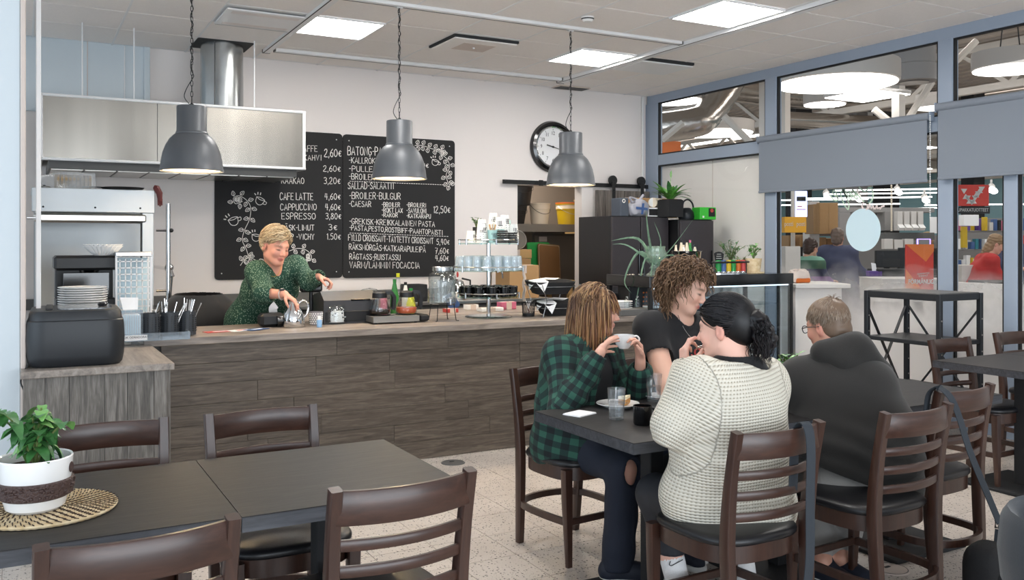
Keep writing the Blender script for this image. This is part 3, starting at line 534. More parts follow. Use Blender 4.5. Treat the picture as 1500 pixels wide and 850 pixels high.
def draw(lines, parent, w_=.0055, name='chalk_drawing', sm=True):
 b = B(); q = []
 for l in lines: l = smooth_line(l, 4) if sm and len(l) > 2 else l; q.append([(p.x, p.z) for p in (bd(*t) for t in l)])
 strokes(b, q, (0, YB - .022, 0), (1, 0, 0), (0, 0, 1), (0, -1, 0), w_); o = b.done(name, 'chalk', parent, ang=0); o.matrix_parent_inverse = parent.matrix_world.inverted()
def leaf(x, y, a, L_=26, W_=9):
 c, s = math.cos(R(a)), math.sin(R(a)); q = [(0, 0), (.35 * L_, W_), (.8 * L_, W_ * .6), (L_, 0), (.8 * L_, -W_ * .6), (.35 * L_, -W_), (0, 0)]; return [[(x + u * c - v * s, y + u * s + v * c) for u, v in q], [(x, y), (x + .7 * L_ * c, y + .7 * L_ * s)]]
def vine(stem, parent, n, sd=0, L_=26):
 st = smooth_line(stem, 8); ls = [stem]; acc = 0; step = len(st) / n
 for k in range(n):
  i = min(len(st) - 2, int(k * step + step / 2)); a = math.degrees(math.atan2(st[i + 1][1] - st[i][1], st[i + 1][0] - st[i][0]))
  for s in (-1, 1): an = a + s * 62; x, y = st[i]; ls += leaf(x + 7 * math.cos(R(an)), y + 7 * math.sin(R(an)), an, L_)
 draw(ls, parent)
vine([(195, 408), (160, 420), (148, 392), (175, 378), (215, 400), (238, 440), (232, 500), (205, 560), (195, 610), (215, 655), (228, 700)], b1, 11)
vine([(185, 740), (205, 712), (228, 700), (262, 712), (285, 735)], b1, 3); draw([[(240, 700), (215, 705), (205, 725), (222, 730), (232, 700)]], b1)
vine([(440, 665), (480, 652), (525, 660), (552, 688), (548, 715), (525, 708)], b1, 5, 0, 22)
vine([(1090, 118), (1130, 118), (1180, 135), (1232, 142)], b2, 5, 0, 22); vine([(1232, 130), (1228, 160), (1258, 190), (1270, 230), (1252, 270), (1262, 310), (1272, 325)], b2, 8, 0, 22)
def cup(x, y, a, s, parent):
 c, n_ = math.cos(R(a)), math.sin(R(a)); f = lambda q: [(x + s * (u * c - v * n_), y + s * (u * n_ + v * c)) for u, v in q]
 draw([f([(-26, -14), (0, -20), (26, -14), (0, -7), (-26, -14)]), f([(-26, -14), (-20, 12), (-6, 22), (8, 22), (20, 12), (26, -14)]), f([(26, -8), (40, -8), (38, 6), (22, 8)])], parent); draw([f([(-30, -40), (-26, -30)]), f([(-14, -44), (-12, -34)]), f([(-44, -26), (-36, -22)])], parent, .009, sm=False)
cup(285, 405, 25, .9, b1); cup(150, 510, -20, 1.0, b1); cup(265, 595, 10, .85, b1); cup(1195, 205, 20, .7, b2)
for par, xx0, y0, xx1, y1 in ((b2, 752, 303, 1243, 322), (b2, 752, 572, 1268, 590)):
 draw([[(xx0 + (xx1 - xx0) * k / 40, y0 + (y1 - y0) * k / 40), (xx0 + (xx1 - xx0) * (k + .55) / 40, y0 + (y1 - y0) * (k + .55) / 40)] for k in range(40)], par, .005, sm=False)
# ---------------------------------------------------------------- clock
p = at(805, 215.5, Y=YB); o = thing('wall_clock', 'large round black wall clock with chrome inner rim, behind the third pendant', 'clock', (p.x + .03, YB, p.z)); q = Matrix.Rotation(R(90), 4, 'X')
B().lathe([(.20, .0), (.283, 0), (.287, .02), (.27, .055), (.24, .065), (.222, .05), (.216, .03)], 56, m=q).done('frame', 'black_gloss', o); B().lathe([(.214, .026), (.224, .05), (.212, .045), (.206, .026)], 56, m=q).done('inner_rim', 'chrome', o); B().lathe([(.0, .024), (.215, .024)], 48, m=q).done('dial', 'paper', o, ang=0)
for k in range(12): a = R(90 - 30 * (k + 1)); text(str(k + 1), 'numeral', .058, 'black', o, (.15 * math.cos(a), -.026, .15 * math.sin(a)), (R(90), 0, 0), sx=.8)
for k in range(60):
 if k % 5 == 0: B().box((0, -.0255, .19), (.004, .002, .016), m=Matrix.Rotation(0, 4, 'X')).done('minute_mark', 'black', o).rotation_euler = (0, R(6 * k), 0)
for nm, L_, w_, a in (('hour_hand', .1, .012, 283), ('minute_hand', .15, .008, 105)): B().box((0, -.03, L_ / 2 - .015), (w_, .002, L_), .001).done(nm, 'black', o).rotation_euler = (0, R(a), 0)
B().lathe([(0, .031), (.012, .031), (.012, .026)], 14, m=q).done('pivot', 'black', o); glass('clock_glass', (1, 1, 1), 1.2); B().lathe([(0, .046), (.21, .04)], 48, m=q).done('glass_cover', 'clock_glass', o, ang=60)
# ---------------------------------------------------------------- barn door with rail
o = thing('sliding_door_rail', 'black flat rail with hangers over the store room doorway', 'rail', (5.46, YB - .05, 2.108)); B().box((0, 0, 0), (1.94, .008, .045), .002).done('bar', 'black', o)
for x in (-.93, -.55, .0, .5, .93): B().cyl((x, .05, 0), (x, -.012, 0), .014, n=10).done('spacer_bolt', 'black', o)
B().box((-.5, -.01, 0), (.05, .02, .06), .004).done('stopper', 'black', o)
o = thing('barn_door', 'grey weathered sliding plank door hanging right of the doorway', 'door', (6.02, YB - .085, 0))
x = -.36
for w_ in (.13, .12, .13, .12, .13, .11): B().box((x + w_ / 2, 0, 1.03), (w_ - .003, .035, 2.04), .003).done('plank', 'barn_plank', o); x += w_
for x in (-.13, .27):
 B().box((x, -.022, 2.03), (.045, .008, .24), .003).done('hanger_strap', 'black', o); B().lathe([(.0, -.012), (.055, -.012), (.055, .012), (0, .012)], 20, (x, -.0, 2.165), Matrix.Rotation(R(90), 4, 'X')).done('wheel', 'black', o)
 for z in (1.95, 2.05): B().ball((x, -.028, z), .009, 8).done('bolt', 'black', o)
B().tube(smooth_line3([(-.22, -.02, 1.24), (-.22, -.05, 1.22), (-.22, -.05, 1.12), (-.22, -.05, 1.02), (-.22, -.02, 1.0)]), .008, 8).done('handle', 'black', o)
# ---------------------------------------------------------------- store room contents
o = thing('storage_rack', 'grey steel rack shelf in the store room carrying the buckets', 'shelf', (5.35, 9.25, 0)); mat('rack_grey', '807a72', .5, .3); B().box((0, 0, 1.66), (1.5, .5, .03)).box((0, -.25, 1.63), (1.5, .015, .09)).done('shelf', 'rack_grey', o)
for x in (-.7, .0, .7): B().box((x, .1, 1.6), (.03, .3, .06)).done('bracket', 'rack_grey', o)
o = thing('cold_cabinet', 'grey steel cabinet in the store room behind the cutting boards', 'cabinet', (5.85, 9.56, 0)); mat('cab_grey', '6f6962', .45, .4); B().box((0, .05, .8), (.85, .5, 1.58), .01).done('body', 'cab_grey', o); B().box((.0, -.22, .8), (.83, .03, 1.5), .006).done('door', 'cab_grey', o); B().box((-.3, -.24, 1.5), (.11, .006, .06)).done('name_plate', 'beige_trim', o); B().box((.36, -.255, .9), (.02, .03, .3), .006).done('handle', 'steel', o)
def bucket(n, lab, x, y, z, r, h, m, lid, handle='black'):
 o = thing(n, lab, 'bucket', (x, y, z)); B().lathe([(0, 0), (r * .86, 0), (r, h * .7), (r, h * .71), (r * 1.04, h * .72), (r * 1.04, h * .94), (r * 1.08, h * .95), (r * 1.08, h), (0, h)], 32).done('body', m, o)
 if lid: B().lathe([(0, h), (r * 1.1, h), (r * 1.1, h * 1.06), (r * .9, h * 1.07), (0, h * 1.07)], 32).done('lid', lid, o)
 a = [(r * 1.06 * math.cos(t), -abs(r * 1.06 * math.sin(t)) * 1.02 - .003, h * .9 - math.sin(t) * h * .42) for t in [math.pi * i / 12 for i in range(13)]]; B().tube(a, .003, 5).done('wire_handle', handle, o); return o
mat('ivory', 'ddd0bb', .5); mat('yellow', 'c9a818', .45); mat('orange', 'c8641c', .5)
bucket('white_bucket', 'cream plastic bucket with ribbed rim on the store room shelf', 5.42, 9.18, 1.675, .118, .25, 'ivory', None)
bk = bucket('yellow_bucket', 'yellow bucket with orange lid on the store room shelf', 5.83, 9.18, 1.675, .15, .25, 'yellow', 'orange', 'steel'); B().lathe([(.157, .19), (.157, .235)], 32).done('white_band', 'ivory', bk)
bucket('black_pot', 'lower black plastic tub at the left of the store room shelf', 5.08, 9.25, 1.675, .17, .22, 'black', None); bucket('black_pot', 'large upper black tub stacked on the lower tub in the store room', 5.13, 9.25, 1.897, .2, .3, 'black', None)
def slab(n, lab, cat, loc, w_, h, t, m, tilt=-12, r=.02, ry=0, extra=None):
 o = thing(n, lab, cat, loc); b = B().prism(rr(w_, h, r), (0, 0, h / 2), (1, 0, 0), (0, 0, 1), (0, t, 0)).done('board', m, o); b.rotation_euler = (R(tilt), R(ry), 0)
 if extra: extra(b)
 return o
mat('green', '1d8a3f', .5); mat('copper', '7a5a3a', .3, .6); mat('cardboard', 'b08b60', .85); mat('cardboard_dark', '8d6e4a', .85)
SH = at(800, 440, Y=8.75)
o = thing('shelf_table', 'wooden low table in the store room under the trays', 'table', (5.1, 8.95, 0)); B().box((0, 0, 1.0), (1.0, .55, .05), .004).done('top', mat('pine', 'c09c68', .6), o)
for x in (-.45, .45):
 for y in (-.23, .23): B().box((x, y, .49), (.05, .05, .97)).done('leg', 'pine', o)
slab('cutting_board', 'green cutting board leaning behind the brown tray in the store room', 'cutting board', (5.3, 8.95, 1.026), .3, .44, .015, 'green', -8)
sl = slab('baking_tray', 'brown metal tray leaning in front of the green board', 'tray', (5.37, 8.86, 1.026), .3, .42, .012, 'copper', -10, .02, 4); B().prism(rr(.28, .4, .02), (0, 0, .21), (1, 0, 0), (0, 0, 1), (0, -.004, 0)).done('rim', 'steel', sl).rotation_euler = (R(-10), R(4), 0); B().prism(rr(.27, .39, .02), (0, -.002, .21), (1, 0, 0), (0, 0, 1), (0, -.006, 0)).done('plate', 'copper', sl).rotation_euler = (R(-10), R(4), 0)
def carton(n, lab, c, d, m='cardboard', rz=0, grp=None):
 o = thing(n, lab, 'box', (c[0], c[1], c[2]), rz, grp); B().box((0, 0, d[2] / 2), d, .003).done('body', m, o); B().box((0, 0, d[2] + .0008), (d[0], .05, .0015)).box((0, -d[1] / 2 - .0008, d[2] - .04), (.05, .0015, .08)).done('tape', 'beige_trim', o)
 B().box((0, .0, d[2] + .002), (.003, d[1], .002)).done('flap_joint', 'cardboard_dark', o); return o
carton('cardboard_box', 'brown cardboard box left of the trays in the store room, lower one', (4.93, 8.98, 1.026), (.34, .3, .25)); carton('cardboard_box', 'brown cardboard box lying on the lower box in the store room', (4.93, 8.98, 1.28), (.36, .3, .1), 'pine')
o = thing('sieve', 'round grey sieve leaning at the left in the store room', 'lid', (4.96, 8.9, 1.38)); B().lathe([(0, 0), (.1, 0), (.11, .01), (.105, .02), (0, .012)], 28, (0, 0, .11), Matrix.Rotation(R(80), 4, 'X')).done('disc', 'rack_grey', o); B().lathe([(.1, .0), (.112, .0), (.112, .022), (.1, .022)], 28, (0, -.001, .11), Matrix.Rotation(R(80), 4, 'X')).done('rim', 'steel', o)
o = thing('shelf_board', 'short pine wall shelf at the right edge of the doorway, upper', 'shelf', (5.82, 8.72, 1.95)); B().box((0, 0, 0), (.3, .2, .018)).done('board', 'pine', o); B().box((.1, .05, -.05), (.015, .1, .08)).done('bracket', 'black', o)
o = thing('shelf_board', 'short pine wall shelf at the right edge of the doorway, lower', 'shelf', (5.73, 8.72, 1.57)); B().box((0, 0, 0), (.36, .2, .018)).done('board', 'pine', o); B().box((.1, .05, -.05), (.015, .1, .08)).done('bracket', 'black', o)
for i in range(3): lathe_thing('bowl', 'dark bowl stacked on the upper pine shelf, ' + ('bottom one', 'middle one', 'top one')[i], 'bowl', (5.83, 8.7, 1.96 + i * .05), [('body', [(0, 0), (.04, 0), (.07 - .01 * i, .05), (.065 - .01 * i, .05), (.036, .004), (0, .004)], 'black'), ('rim', [(.066 - .01 * i, .048), (.073 - .01 * i, .05), (.066 - .01 * i, .053)], 'black_gloss')])
lathe_thing('bowl', 'steel bowl with cloth on the lower pine shelf', 'bowl', (5.76, 8.7, 1.58), [('body', [(0, 0), (.05, 0), (.1, .09), (.095, .09), (.046, .004), (0, .004)], 'rack_grey'), ('folded_cloth', [(0, .12), (.07, .115), (.1, .095), (.08, .088), (0, .088)], 'paper')])
# ---------------------------------------------------------------- cafe chairs
mat('vinyl', '17171a', .38, var=.05, bump=.05, bscale=150)
def chair_parts(o):
 """seat faces +y; origin on the floor below the seat centre"""
 def post(s): return [(s * .172, -.212, 0), (s * .178, -.198, .2), (s * .184, -.188, .42), (s * .186, -.193, .55), (s * .189, -.212, .7), (s * .191, -.24, .845)]
 rect = lambda a, b: [(-a, -b), (a, -b), (a + .003, -b + .004), (a + .003, b - .004), (a, b), (-a, b), (-a - .003, b - .004), (-a - .003, -b + .004)]
 for s in (-1, 1):
  p = smooth_line3(post(s), 4); n = len(p); B().sweep(p, [rect(.0125 + .002 * math.sin(math.pi * i / n), .017 + .006 * math.sin(math.pi * min(1, i / n * 1.3))) for i in range(n)], up=(0, 1, 0)).done('back_post', 'chair_wood', o, 40)
  B().sweep([(s * .195, .185, .44), (s * .193, .185, .3), (s * .186, .19, 0)], [rect(.019, .019), rect(.018, .018), rect(.011, .011)], up=(0, 1, 0)).done('leg', 'chair_wood', o, 40)
 def rail(z, h, t, bow, ytop, lean=.12):
  q = []
  for i in range(13): u = -1 + i / 6; q.append((u * .187, ytop - bow * (1 - u * u) , z))
  pf = [(-t, -h / 2 + .004), (-t + .003, -h / 2), (t - .003, -h / 2), (t, -h / 2 + .004), (t, h / 2 - .004), (t - .003, h / 2), (-t + .003, h / 2), (-t, h / 2 - .004)]
  return [(x, y, z) for x, y, z in q], pf
 def yb(z):
  P = smooth_line3(post(1), 6); return min(P, key=lambda p: abs(p.z - z)).y
 q, pf = rail(.795, .088, .0085, .042, yb(.795)); B().sweep(q, pf, up=(0, 0, 1)).done('top_rail', 'rail_wood', o, 40)
 for z in (.695, .625, .553): q, pf = rail(z, .03, .0075, .04, yb(z)); B().sweep(q, pf, up=(0, 0, 1)).done('slat', 'rail_wood', o, 40)
 out = []                                   # rounded seat outline, wider in front
 for i in range(40):
  a = 2 * math.pi * i / 40; c, s_ = math.cos(a), math.sin(a); e = .62; x = abs(c) ** e * (1 if c > 0 else -1) * (.213 + .008 * s_); y = abs(s_) ** e * (1 if s_ > 0 else -1) * .208; out.append((x, y + .012))
 ap = [(x * .97, y * .97) for x, y in out]
 b = B(); n = 40; vs = [(x, y, .385) for x, y in ap] + [(x, y, .445) for x, y in ap]; b.add(vs, [(i, (i + 1) % n, (i + 1) % n + n, i + n) for i in range(n)] + [tuple(range(n))[::-1], tuple(range(n, 2 * n))]).done('seat_frame', 'chair_wood', o, 40)
 b = B(); L_ = [(1.0, .446), (1.02, .452), (1.02, .462), (.99, .472), (.9, .478), (.6, .482), (0, .484)]; vs = []
 for sc, z in L_[:-1]: vs += [(x * sc, (y - .012) * sc + .012, z) for x, y in out]
 vs.append((0, .012, .484)); fs = [(j * n + i, j * n + (i + 1) % n, (j + 1) * n + (i + 1) % n, (j + 1) * n + i) for j in range(5) for i in range(n)] + [(5 * n + i, 5 * n + (i + 1) % n, 6 * n) for i in range(n)] + [tuple(range(n))[::-1]]
 b.add(vs, fs).done('seat', 'vinyl', o, 60)
 # bent stretcher: a ring through the legs, bowed out behind and at the sides
 ring = [(-.188, .17, .2), (-.2, .0, .2), (-.188, -.16, .2), (-.12, -.235, .2), (0, -.26, .2), (.12, -.235, .2), (.188, -.16, .2), (.2, 0, .2), (.188, .17, .2)]
 B().sweep(smooth_line3(ring, 5), [(-.009, -.015), (.009, -.015), (.009, .015), (-.009, .015)], up=(0, 0, 1)).done('stretcher', 'chair_wood', o, 40)
 B().box((0, .18, .2), (.36, .018, .03), .003).done('front_stretcher', 'chair_wood', o)
ch = thing('dining_chair', '', 'chair', (0, 0, 0)); chair_parts(ch); used = False
PI = math.pi
for x, y, rz, lab in (
  (.215, 2.29, R(3), 'dark wooden ladder-back chair nearest the camera at bottom left, by the potted plant'),
  (.865, 2.41, R(3), 'dark wooden ladder-back chair at bottom centre, on the near side of the empty table'),
  (.25, 3.11, PI, 'dark wooden chair behind the potted plant, before the return counter'),
  (.79, 3.10, PI + R(2), 'dark wooden chair behind the empty table, before the plank counter'),
  (2.32, 3.60, PI + R(6), 'dark wooden chair of the person in the green plaid shirt'),
  (2.93, 3.62, PI, 'dark wooden chair of the curly-haired person, mostly hidden'),
  (2.22, 2.43, R(1), 'dark wooden chair of the person in the cream knit sweater'),
  (2.915, 2.43, R(3), 'dark wooden chair of the person in the dark hoodie'),
  (3.50, 2.64, R(4), 'dark wooden chair right of the hoodie man, with a black bag strap over its back'),
  (5.23, 3.44, PI + R(2), 'dark wooden chair behind the far right table, beside the black shelf rack'),
  (6.02, 3.52, PI, 'dark wooden chair at the right edge, behind the far right table')):
 if not used: ch.location = (x, y, 0); ch.rotation_euler = (0, 0, rz); ch['label'] = lab; ch['group'] = 'ladder-back cafe chairs'; used = True
 else: copy(ch, (x, y, 0), rz, lab)
# ---------------------------------------------------------------- tables (square units pushed together)
def table(x0, x1, y0, y1, lab, leg=True, plates=True):
 cx, cy = (x0 + x1) / 2, (y0 + y1) / 2; o = thing('cafe_table', lab, 'table', (cx, cy, 0), group='dark wood-look cafe tables'); w_, d = x1 - x0 - .001, y1 - y0
 B().box((0, 0, .7385), (w_, d, .003)).done('table_top', 'table_top', o); B().box((0, 0, .7175), (w_, d, .0385)).done('edge_band', 'table_edge', o)
 B().box((0, 0, .36), (.07, .07, .68), .004).done('leg', 'black_matte', o); B().box((0, 0, .69), (.38, .38, .012), .003).done('mounting_plate', 'black_matte', o); B().box((0, 0, .012), (.5, .5, .018), .005).done('base_plate', 'black_matte', o)
 return o
table(-.2, .5075, 2.405, 3.095, 'dark empty table at left under the potted plant and placemat'); table(.509, 1.165, 2.395, 3.095, 'dark empty table with bare top, right of the joint, front left')
table(-.9, -.203, 2.405, 3.095, 'dark table cut by the left edge')
table(1.924, 2.6315, 2.597, 3.30, 'dark table with the water glass, cake plate and napkin'); table(2.633, 3.3415, 2.597, 3.30, 'dark table before the hoodie man'); table(3.343, 4.08, 2.597, 3.30, 'dark bare table end right of the hoodie man')
table(4.885, 5.59, 2.86, 3.555, 'dark table at far right near the window, left unit'); table(5.593, 6.3, 2.86, 3.555, 'dark table at the right edge by the window wall')
# dark upholstered chair at the lower right corner
mat('slate_fabric', '2a3037', .9, bump=.2, bscale=400, sheen=.2)
o = thing('tub_chair', 'dark slate blue upholstered chair back cut off at the bottom right corner', 'chair', (2.95, 1.53, 0), R(20)); b = B(); n = 16; sec = []
for i in range(n + 1):
 a = R(-20 + 220 * i / n); c, s_ = math.cos(a), math.sin(a); sec.append([(r_ * c, r_ * s_, z) for r_, z in ((.24, .36), (.27, .34), (.3, .38), (.31, .48), (.30, .58), (.28, .61), (.255, .59), (.24, .52), (.23, .42))])
k = 9; vs = [v for q in sec for v in q]; b.add(vs, [(i * k + j, (i + 1) * k + j, (i + 1) * k + (j + 1) % k, i * k + (j + 1) % k) for i in range(n) for j in range(k)] + [tuple(range(k)), tuple(n * k + j for j in range(k))[::-1]]).done('backrest', 'slate_fabric', o, 60)
B().lathe([(0, .3), (.22, .3), (.25, .33), (.25, .4), (.22, .43), (0, .435)], 28).done('seat', 'slate_fabric', o, 60)
for a in (45, 135, 225, 315): B().cyl((.2 * math.cos(R(a)), .2 * math.sin(R(a)), 0), (.13 * math.cos(R(a)), .13 * math.sin(R(a)), .31), .012, .018, 10).done('leg', 'black', o)
# ---------------------------------------------------------------- potted plant and placemat on the left table
def leafmesh(b, base, d, up, L_, W_, curl=.3, fold=.25, n=4):
 """one leaf blade"""
 base = Vector(base); d = Vector(d).normalized(); s = d.cross(Vector(up)); s = s.normalized() if s.length > 1e-3 else Vector((1, 0, 0)); u = s.cross(d).normalized(); vs = []
 for i in range(n + 1):
  t = i / n; w_ = W_ * math.sin(math.pi * min(.97, (t * .93 + .05))) ** .8; c = base + d * (L_ * t * (1 - .25 * curl * t)) - u * (curl * L_ * t * t)
  vs += [c - s * w_ / 2 + u * fold * w_ / 2, c, c + s * w_ / 2 + u * fold * w_ / 2]
 b.add(vs, [(3 * i + j, 3 * i + 3 + j, 3 * i + 4 + j, 3 * i + 1 + j) for i in range(n) for j in (0, 1)])
def leafmat(n, a, b_, rough=.35): mat(n, a, rough, c2=b_, scale=25, coat=.2)
leafmat('leaf_dark', '2c5730', '4f8a4a'); leafmat('leaf_light', '5c9a4c', '86b868'); leafmat('leaf_green', '2f6a2c', '6fae48'); leafmat('leaf_aloe', '52705a', '7f9c80', .5); leafmat('leaf_grey', '5c6f5a', '93a58b', .6); leafmat('leaf_herb', '2c4a2a', '5a7d4c', .6)
mat('soil', '3a2a20', .95); mat('stem', '6b7a45', .7)
def plant(parent, n, c, rad, h, L_, W_, mats, seed, spread=1, name='leaf', lim=300, stems=8, droop=.5, z0=0):
 rg = random.Random(seed); c = Vector(c); cnt = 0
 tips = []
 for s in range(stems):
  a = 2 * PI * s / stems + rg.uniform(-.4, .4); rr_ = rg.uniform(.2, 1) * rad; tip = c + Vector((rr_ * math.cos(a), rr_ * math.sin(a), h * rg.uniform(.55, 1))); q = smooth_line3([c, c.lerp(tip, .5) + Vector((0, 0, h * .12)), tip], 4); B().tube(q, .0022 + L_ * .01, 5).done('stem', 'stem', parent); tips.append(q)
 for k in range(n):
  q = tips[k % stems]; p = q[min(len(q) - 1, int(rg.uniform(.3, 1) * len(q)))]; a = rg.uniform(0, 2 * PI); e = rg.uniform(-.3, .9); d = Vector((math.cos(a), math.sin(a), e)); b = B(); leafmesh(b, p, d, (0, 0, 1), L_ * rg.uniform(.6, 1.15), W_ * rg.uniform(.7, 1.15), droop * rg.uniform(.3, 1.3)); b.done(name, rg.choice(mats), parent, 60)
pot = thing('potted_plant', 'glossy green potted coffee plant in white pot with brown pebbled band', 'plant', (.035, 2.70, .752))
B().lathe([(0, 0), (.062, 0), (.072, .008), (.083, .05), (.09, .1), (.092, .137), (.09, .14), (.086, .137), (.083, .11), (0, .108)], 48).done('pot', 'ceramic', pot)
band = B()
rg = random.Random(5); bb = B().lathe([(.0815, .034), (.0885, .038), (.0925, .078), (.0885, .082)], 48)
bb.done('band', mat('pebble_brown', '4a3733', .5, bump=.6, bscale=160), pot)
for i in range(110):
 a = rg.uniform(0, 2 * PI); z = rg.uniform(.04, .077); r_ = .0885 + (z - .04) * .11; band.ball((r_ * math.cos(a), r_ * math.sin(a), z), (.0055, .0055, .004), 6)
stuff(band.done('pebbles', 'pebble_brown', pot)); B().lathe([(0, .112), (.084, .112)], 24).done('soil', 'soil', pot)
B().lathe([(0, 0), (.014, 0), (.014, .002), (0, .002)], 16, (.084, -.034, .108), Matrix.Rotation(R(-22), 4, 'Z') @ Matrix.Rotation(R(90), 4, 'Y')).done('emblem', 'pebble_brown', pot)
plant(pot, 125, (0, 0, .11), .105, .165, .056, .034, ['leaf_dark', 'leaf_dark', 'leaf_dark', 'leaf_light'], 4, droop=.9, stems=12)
mt = thing('placemat', 'round woven straw placemat under the white plant pot', 'placemat', (.06, 2.71, .74)); mat('straw', 'c4a87c', .8, c2='e3d2b0', scale=30); mat('straw_light', 'cfc3ab', .8); n = 0
for k in range(15):
 r_ = .012 + .0115 * k; m_ = max(8, int(2 * PI * r_ / .009)); b = B(); q = [(r_ * math.cos(2 * PI * i / m_), r_ * math.sin(2 * PI * i / m_), .006) for i in range(m_)]
 b.tube(q, [.0056 if i % 2 else .0046 for i in range(m_)], 6, True); b.done('coil', 'straw', mt)
w_ = B()
for k in range(1, 15):
 r_ = .012 + .0115 * k; m_ = int(2 * PI * r_ / .02)
 for i in range(m_): a = 2 * PI * (i + .35 * k) / m_; c, s_ = math.cos(a), math.sin(a); w_.box((r_ * c, r_ * s_, .0118), (.013, .0025, .0016), rz=a + .5)
stuff(w_.done('stitching', 'soil', mt))
# ---------------------------------------------------------------- black shelf rack at the window
o = thing('shelf_rack', 'black metal shelf rack standing at the window on the right', 'shelf', (5.955, 4.42, 0)); wd, dp = .46, .62
for x in (-wd / 2, wd / 2):
 for y in (-dp / 2, dp / 2):
  b = B(); b.box((x, y, .545), (.035, .035, 1.09), .003); pp = b.done('post', 'dark_metal', o)
  for z in (.3, .42, .54, .66, .78, .9): B().lathe([(.006, 0), (.006, .002), (0, .003)], 8, (x, y - .0175, z), Matrix.Rotation(R(90), 4, 'X')).done('bolt', 'steel', pp)
for z, nm in ((1.065, 'shelf'), (.73, 'shelf'), (.36, 'shelf')):
 B().box((0, 0, z), (wd + .02, dp + .02, .05 if z > 1 else .03), .004).done(nm, 'dark_metal', o)
B().box((0, 0, 1.092), (wd - .01, dp - .01, .004)).done('shelf_liner', 'grey_plastic', o)
for a, b_ in (((-wd / 2, dp / 2, .98), (wd / 2, dp / 2, .2)), ((wd / 2, dp / 2, .98), (-wd / 2, dp / 2, .2)), ((wd / 2, dp / 2, .98), (wd / 2, -dp / 2, .2)), ((wd / 2, -dp / 2, .98), (wd / 2, dp / 2, .2))): B().sweep([a, b_], [(-.012, -.003), (.012, -.003), (.012, .003), (-.012, .003)]).done('cross_brace', 'dark_metal', o)
# ---------------------------------------------------------------- bags
mat('nylon', '101013', .75, bump=.3, bscale=250); mat('strap', '2e343b', .8, bump=.2, bscale=500)
def softbox(c, d, r=.35, n=6):
 b = B(); me = []
 for i in range(n * 2):
  for j in range(n * 4):
   a = -PI / 2 + PI * i / (2 * n - 1); e = 2 * PI * j / (4 * n); f = lambda v: abs(v) ** r * (1 if v >= 0 else -1); me.append((c[0] + d[0] / 2 * f(math.cos(a)) * f(math.cos(e)), c[1] + d[1] / 2 * f(math.cos(a)) * f(math.sin(e)), c[2] + d[2] / 2 * f(math.sin(a))))
 m_ = 4 * n; b.add(me, [(i * m_ + j, i * m_ + (j + 1) % m_, (i + 1) * m_ + (j + 1) % m_, (i + 1) * m_ + j) for i in range(2 * n - 1) for j in range(m_)]); return b
o = thing('camera_bag', 'black padded bag on the floor, its strap running up over the chair back', 'bag', (3.47, 2.27, 0), R(12)); softbox((0, 0, .115), (.22, .16, .23), .6).done('body', 'nylon', o, 60); softbox((0, -.07, .09), (.17, .05, .13), .6).done('front_pocket', 'nylon', o, 60)
B().sweep([(.1, 0, .2), (.115, .0, .26)], [(-.016, -.004), (.016, -.004), (.016, .004), (-.016, .004)]).done('strap_loop', 'strap', o); B().tube([(.1, .01, .27), (.135, .01, .26), (.135, .01, .3), (.1, .01, .3)], .004, 6, True).done('buckle', 'black', o)
st = smooth_line3([(.115, .0, .29), (.06, .02, .4), (-.05, .05, .6), (-.115, .07, .76), (-.13, .10, .835), (-.125, .15, .86), (-.12, .19, .82), (-.12, .2, .7)], 6); B().sweep(st, [(-.017, -.0015), (.017, -.0015), (.017, .0015), (-.017, .0015)], up=(.2, 1, .05)).done('shoulder_strap', 'strap', o)
o = thing('shoulder_bag', 'dark bag under the knit sweater chair, hung by a wide grey strap from its back', 'bag', (2.285, 2.19, 0), R(3)); softbox((-.06, -.02, .13), (.30, .12, .22)).done('body', 'black_matte', o, 60); softbox((-.06, -.085, .12), (.24, .03, .16)).done('front_pocket', 'black_matte', o, 60)
st = smooth_line3([(.0, -.045, .24), (0, -.07, .4), (0, -.072, .6), (0, -.075, .78), (0, -.06, .852), (0, -.03, .855), (0, -.01, .8), (0, .0, .62)], 6); B().sweep(st, [(-.021, -.0015), (.021, -.0015), (.021, .0015), (-.021, .0015)], up=(0, 1, .05)).done('strap', 'strap', o)
for dx in (-.03, .03): B().tube([(dx - .008, -.05, .23), (dx - .008, -.05, .27), (dx + .008, -.05, .27), (dx + .008, -.05, .23)], .0025, 6, True).done('ring', 'chrome', o)
# ---------------------------------------------------------------- things on the group's table
TZ = .741
p = at(849, 607, Z=TZ); o = thing('napkin', 'white folded paper napkin at the left corner of the group table', 'napkin', (p.x, p.y, TZ), R(20)); B().box((0, 0, .0015), (.115, .09, .003)).done('fold', 'paper', o); B().box((.002, .001, .0042), (.112, .088, .002), rz=.02).done('fold', 'paper', o)
glass('tumbler_glass', (.98, .985, .99), 1.8, 0, .04); glass('water', (.97, .98, .985), 1.6)
def tumbler(n, lab, p, r=.037, h=.125, water=.07, group=None):
 o = thing(n, lab, 'glass', p, group=group); B().lathe([(0, 0), (r * .8, 0), (r * .85, .004), (r * .86, h * .45), (r * .93, h * .5), (r, h), (r * .95, h), (r * .88, h * .52), (r * .8, h * .47), (r * .78, .012), (0, .012)], 28).done('body', 'tumbler_glass', o, 50)
 if water: B().lathe([(0, .013), (r * .77, .013), (r * .83, water), (0, water)], 28).done('water', 'water', o, 50)
 return o
tumbler('water_glass', 'clear glass half full of water standing before the cake plate', at(903, 614, Z=TZ)); tumbler('water_glass', 'clear water glass behind, between the cake plate and knit sweater', at(958, 588, Z=TZ))
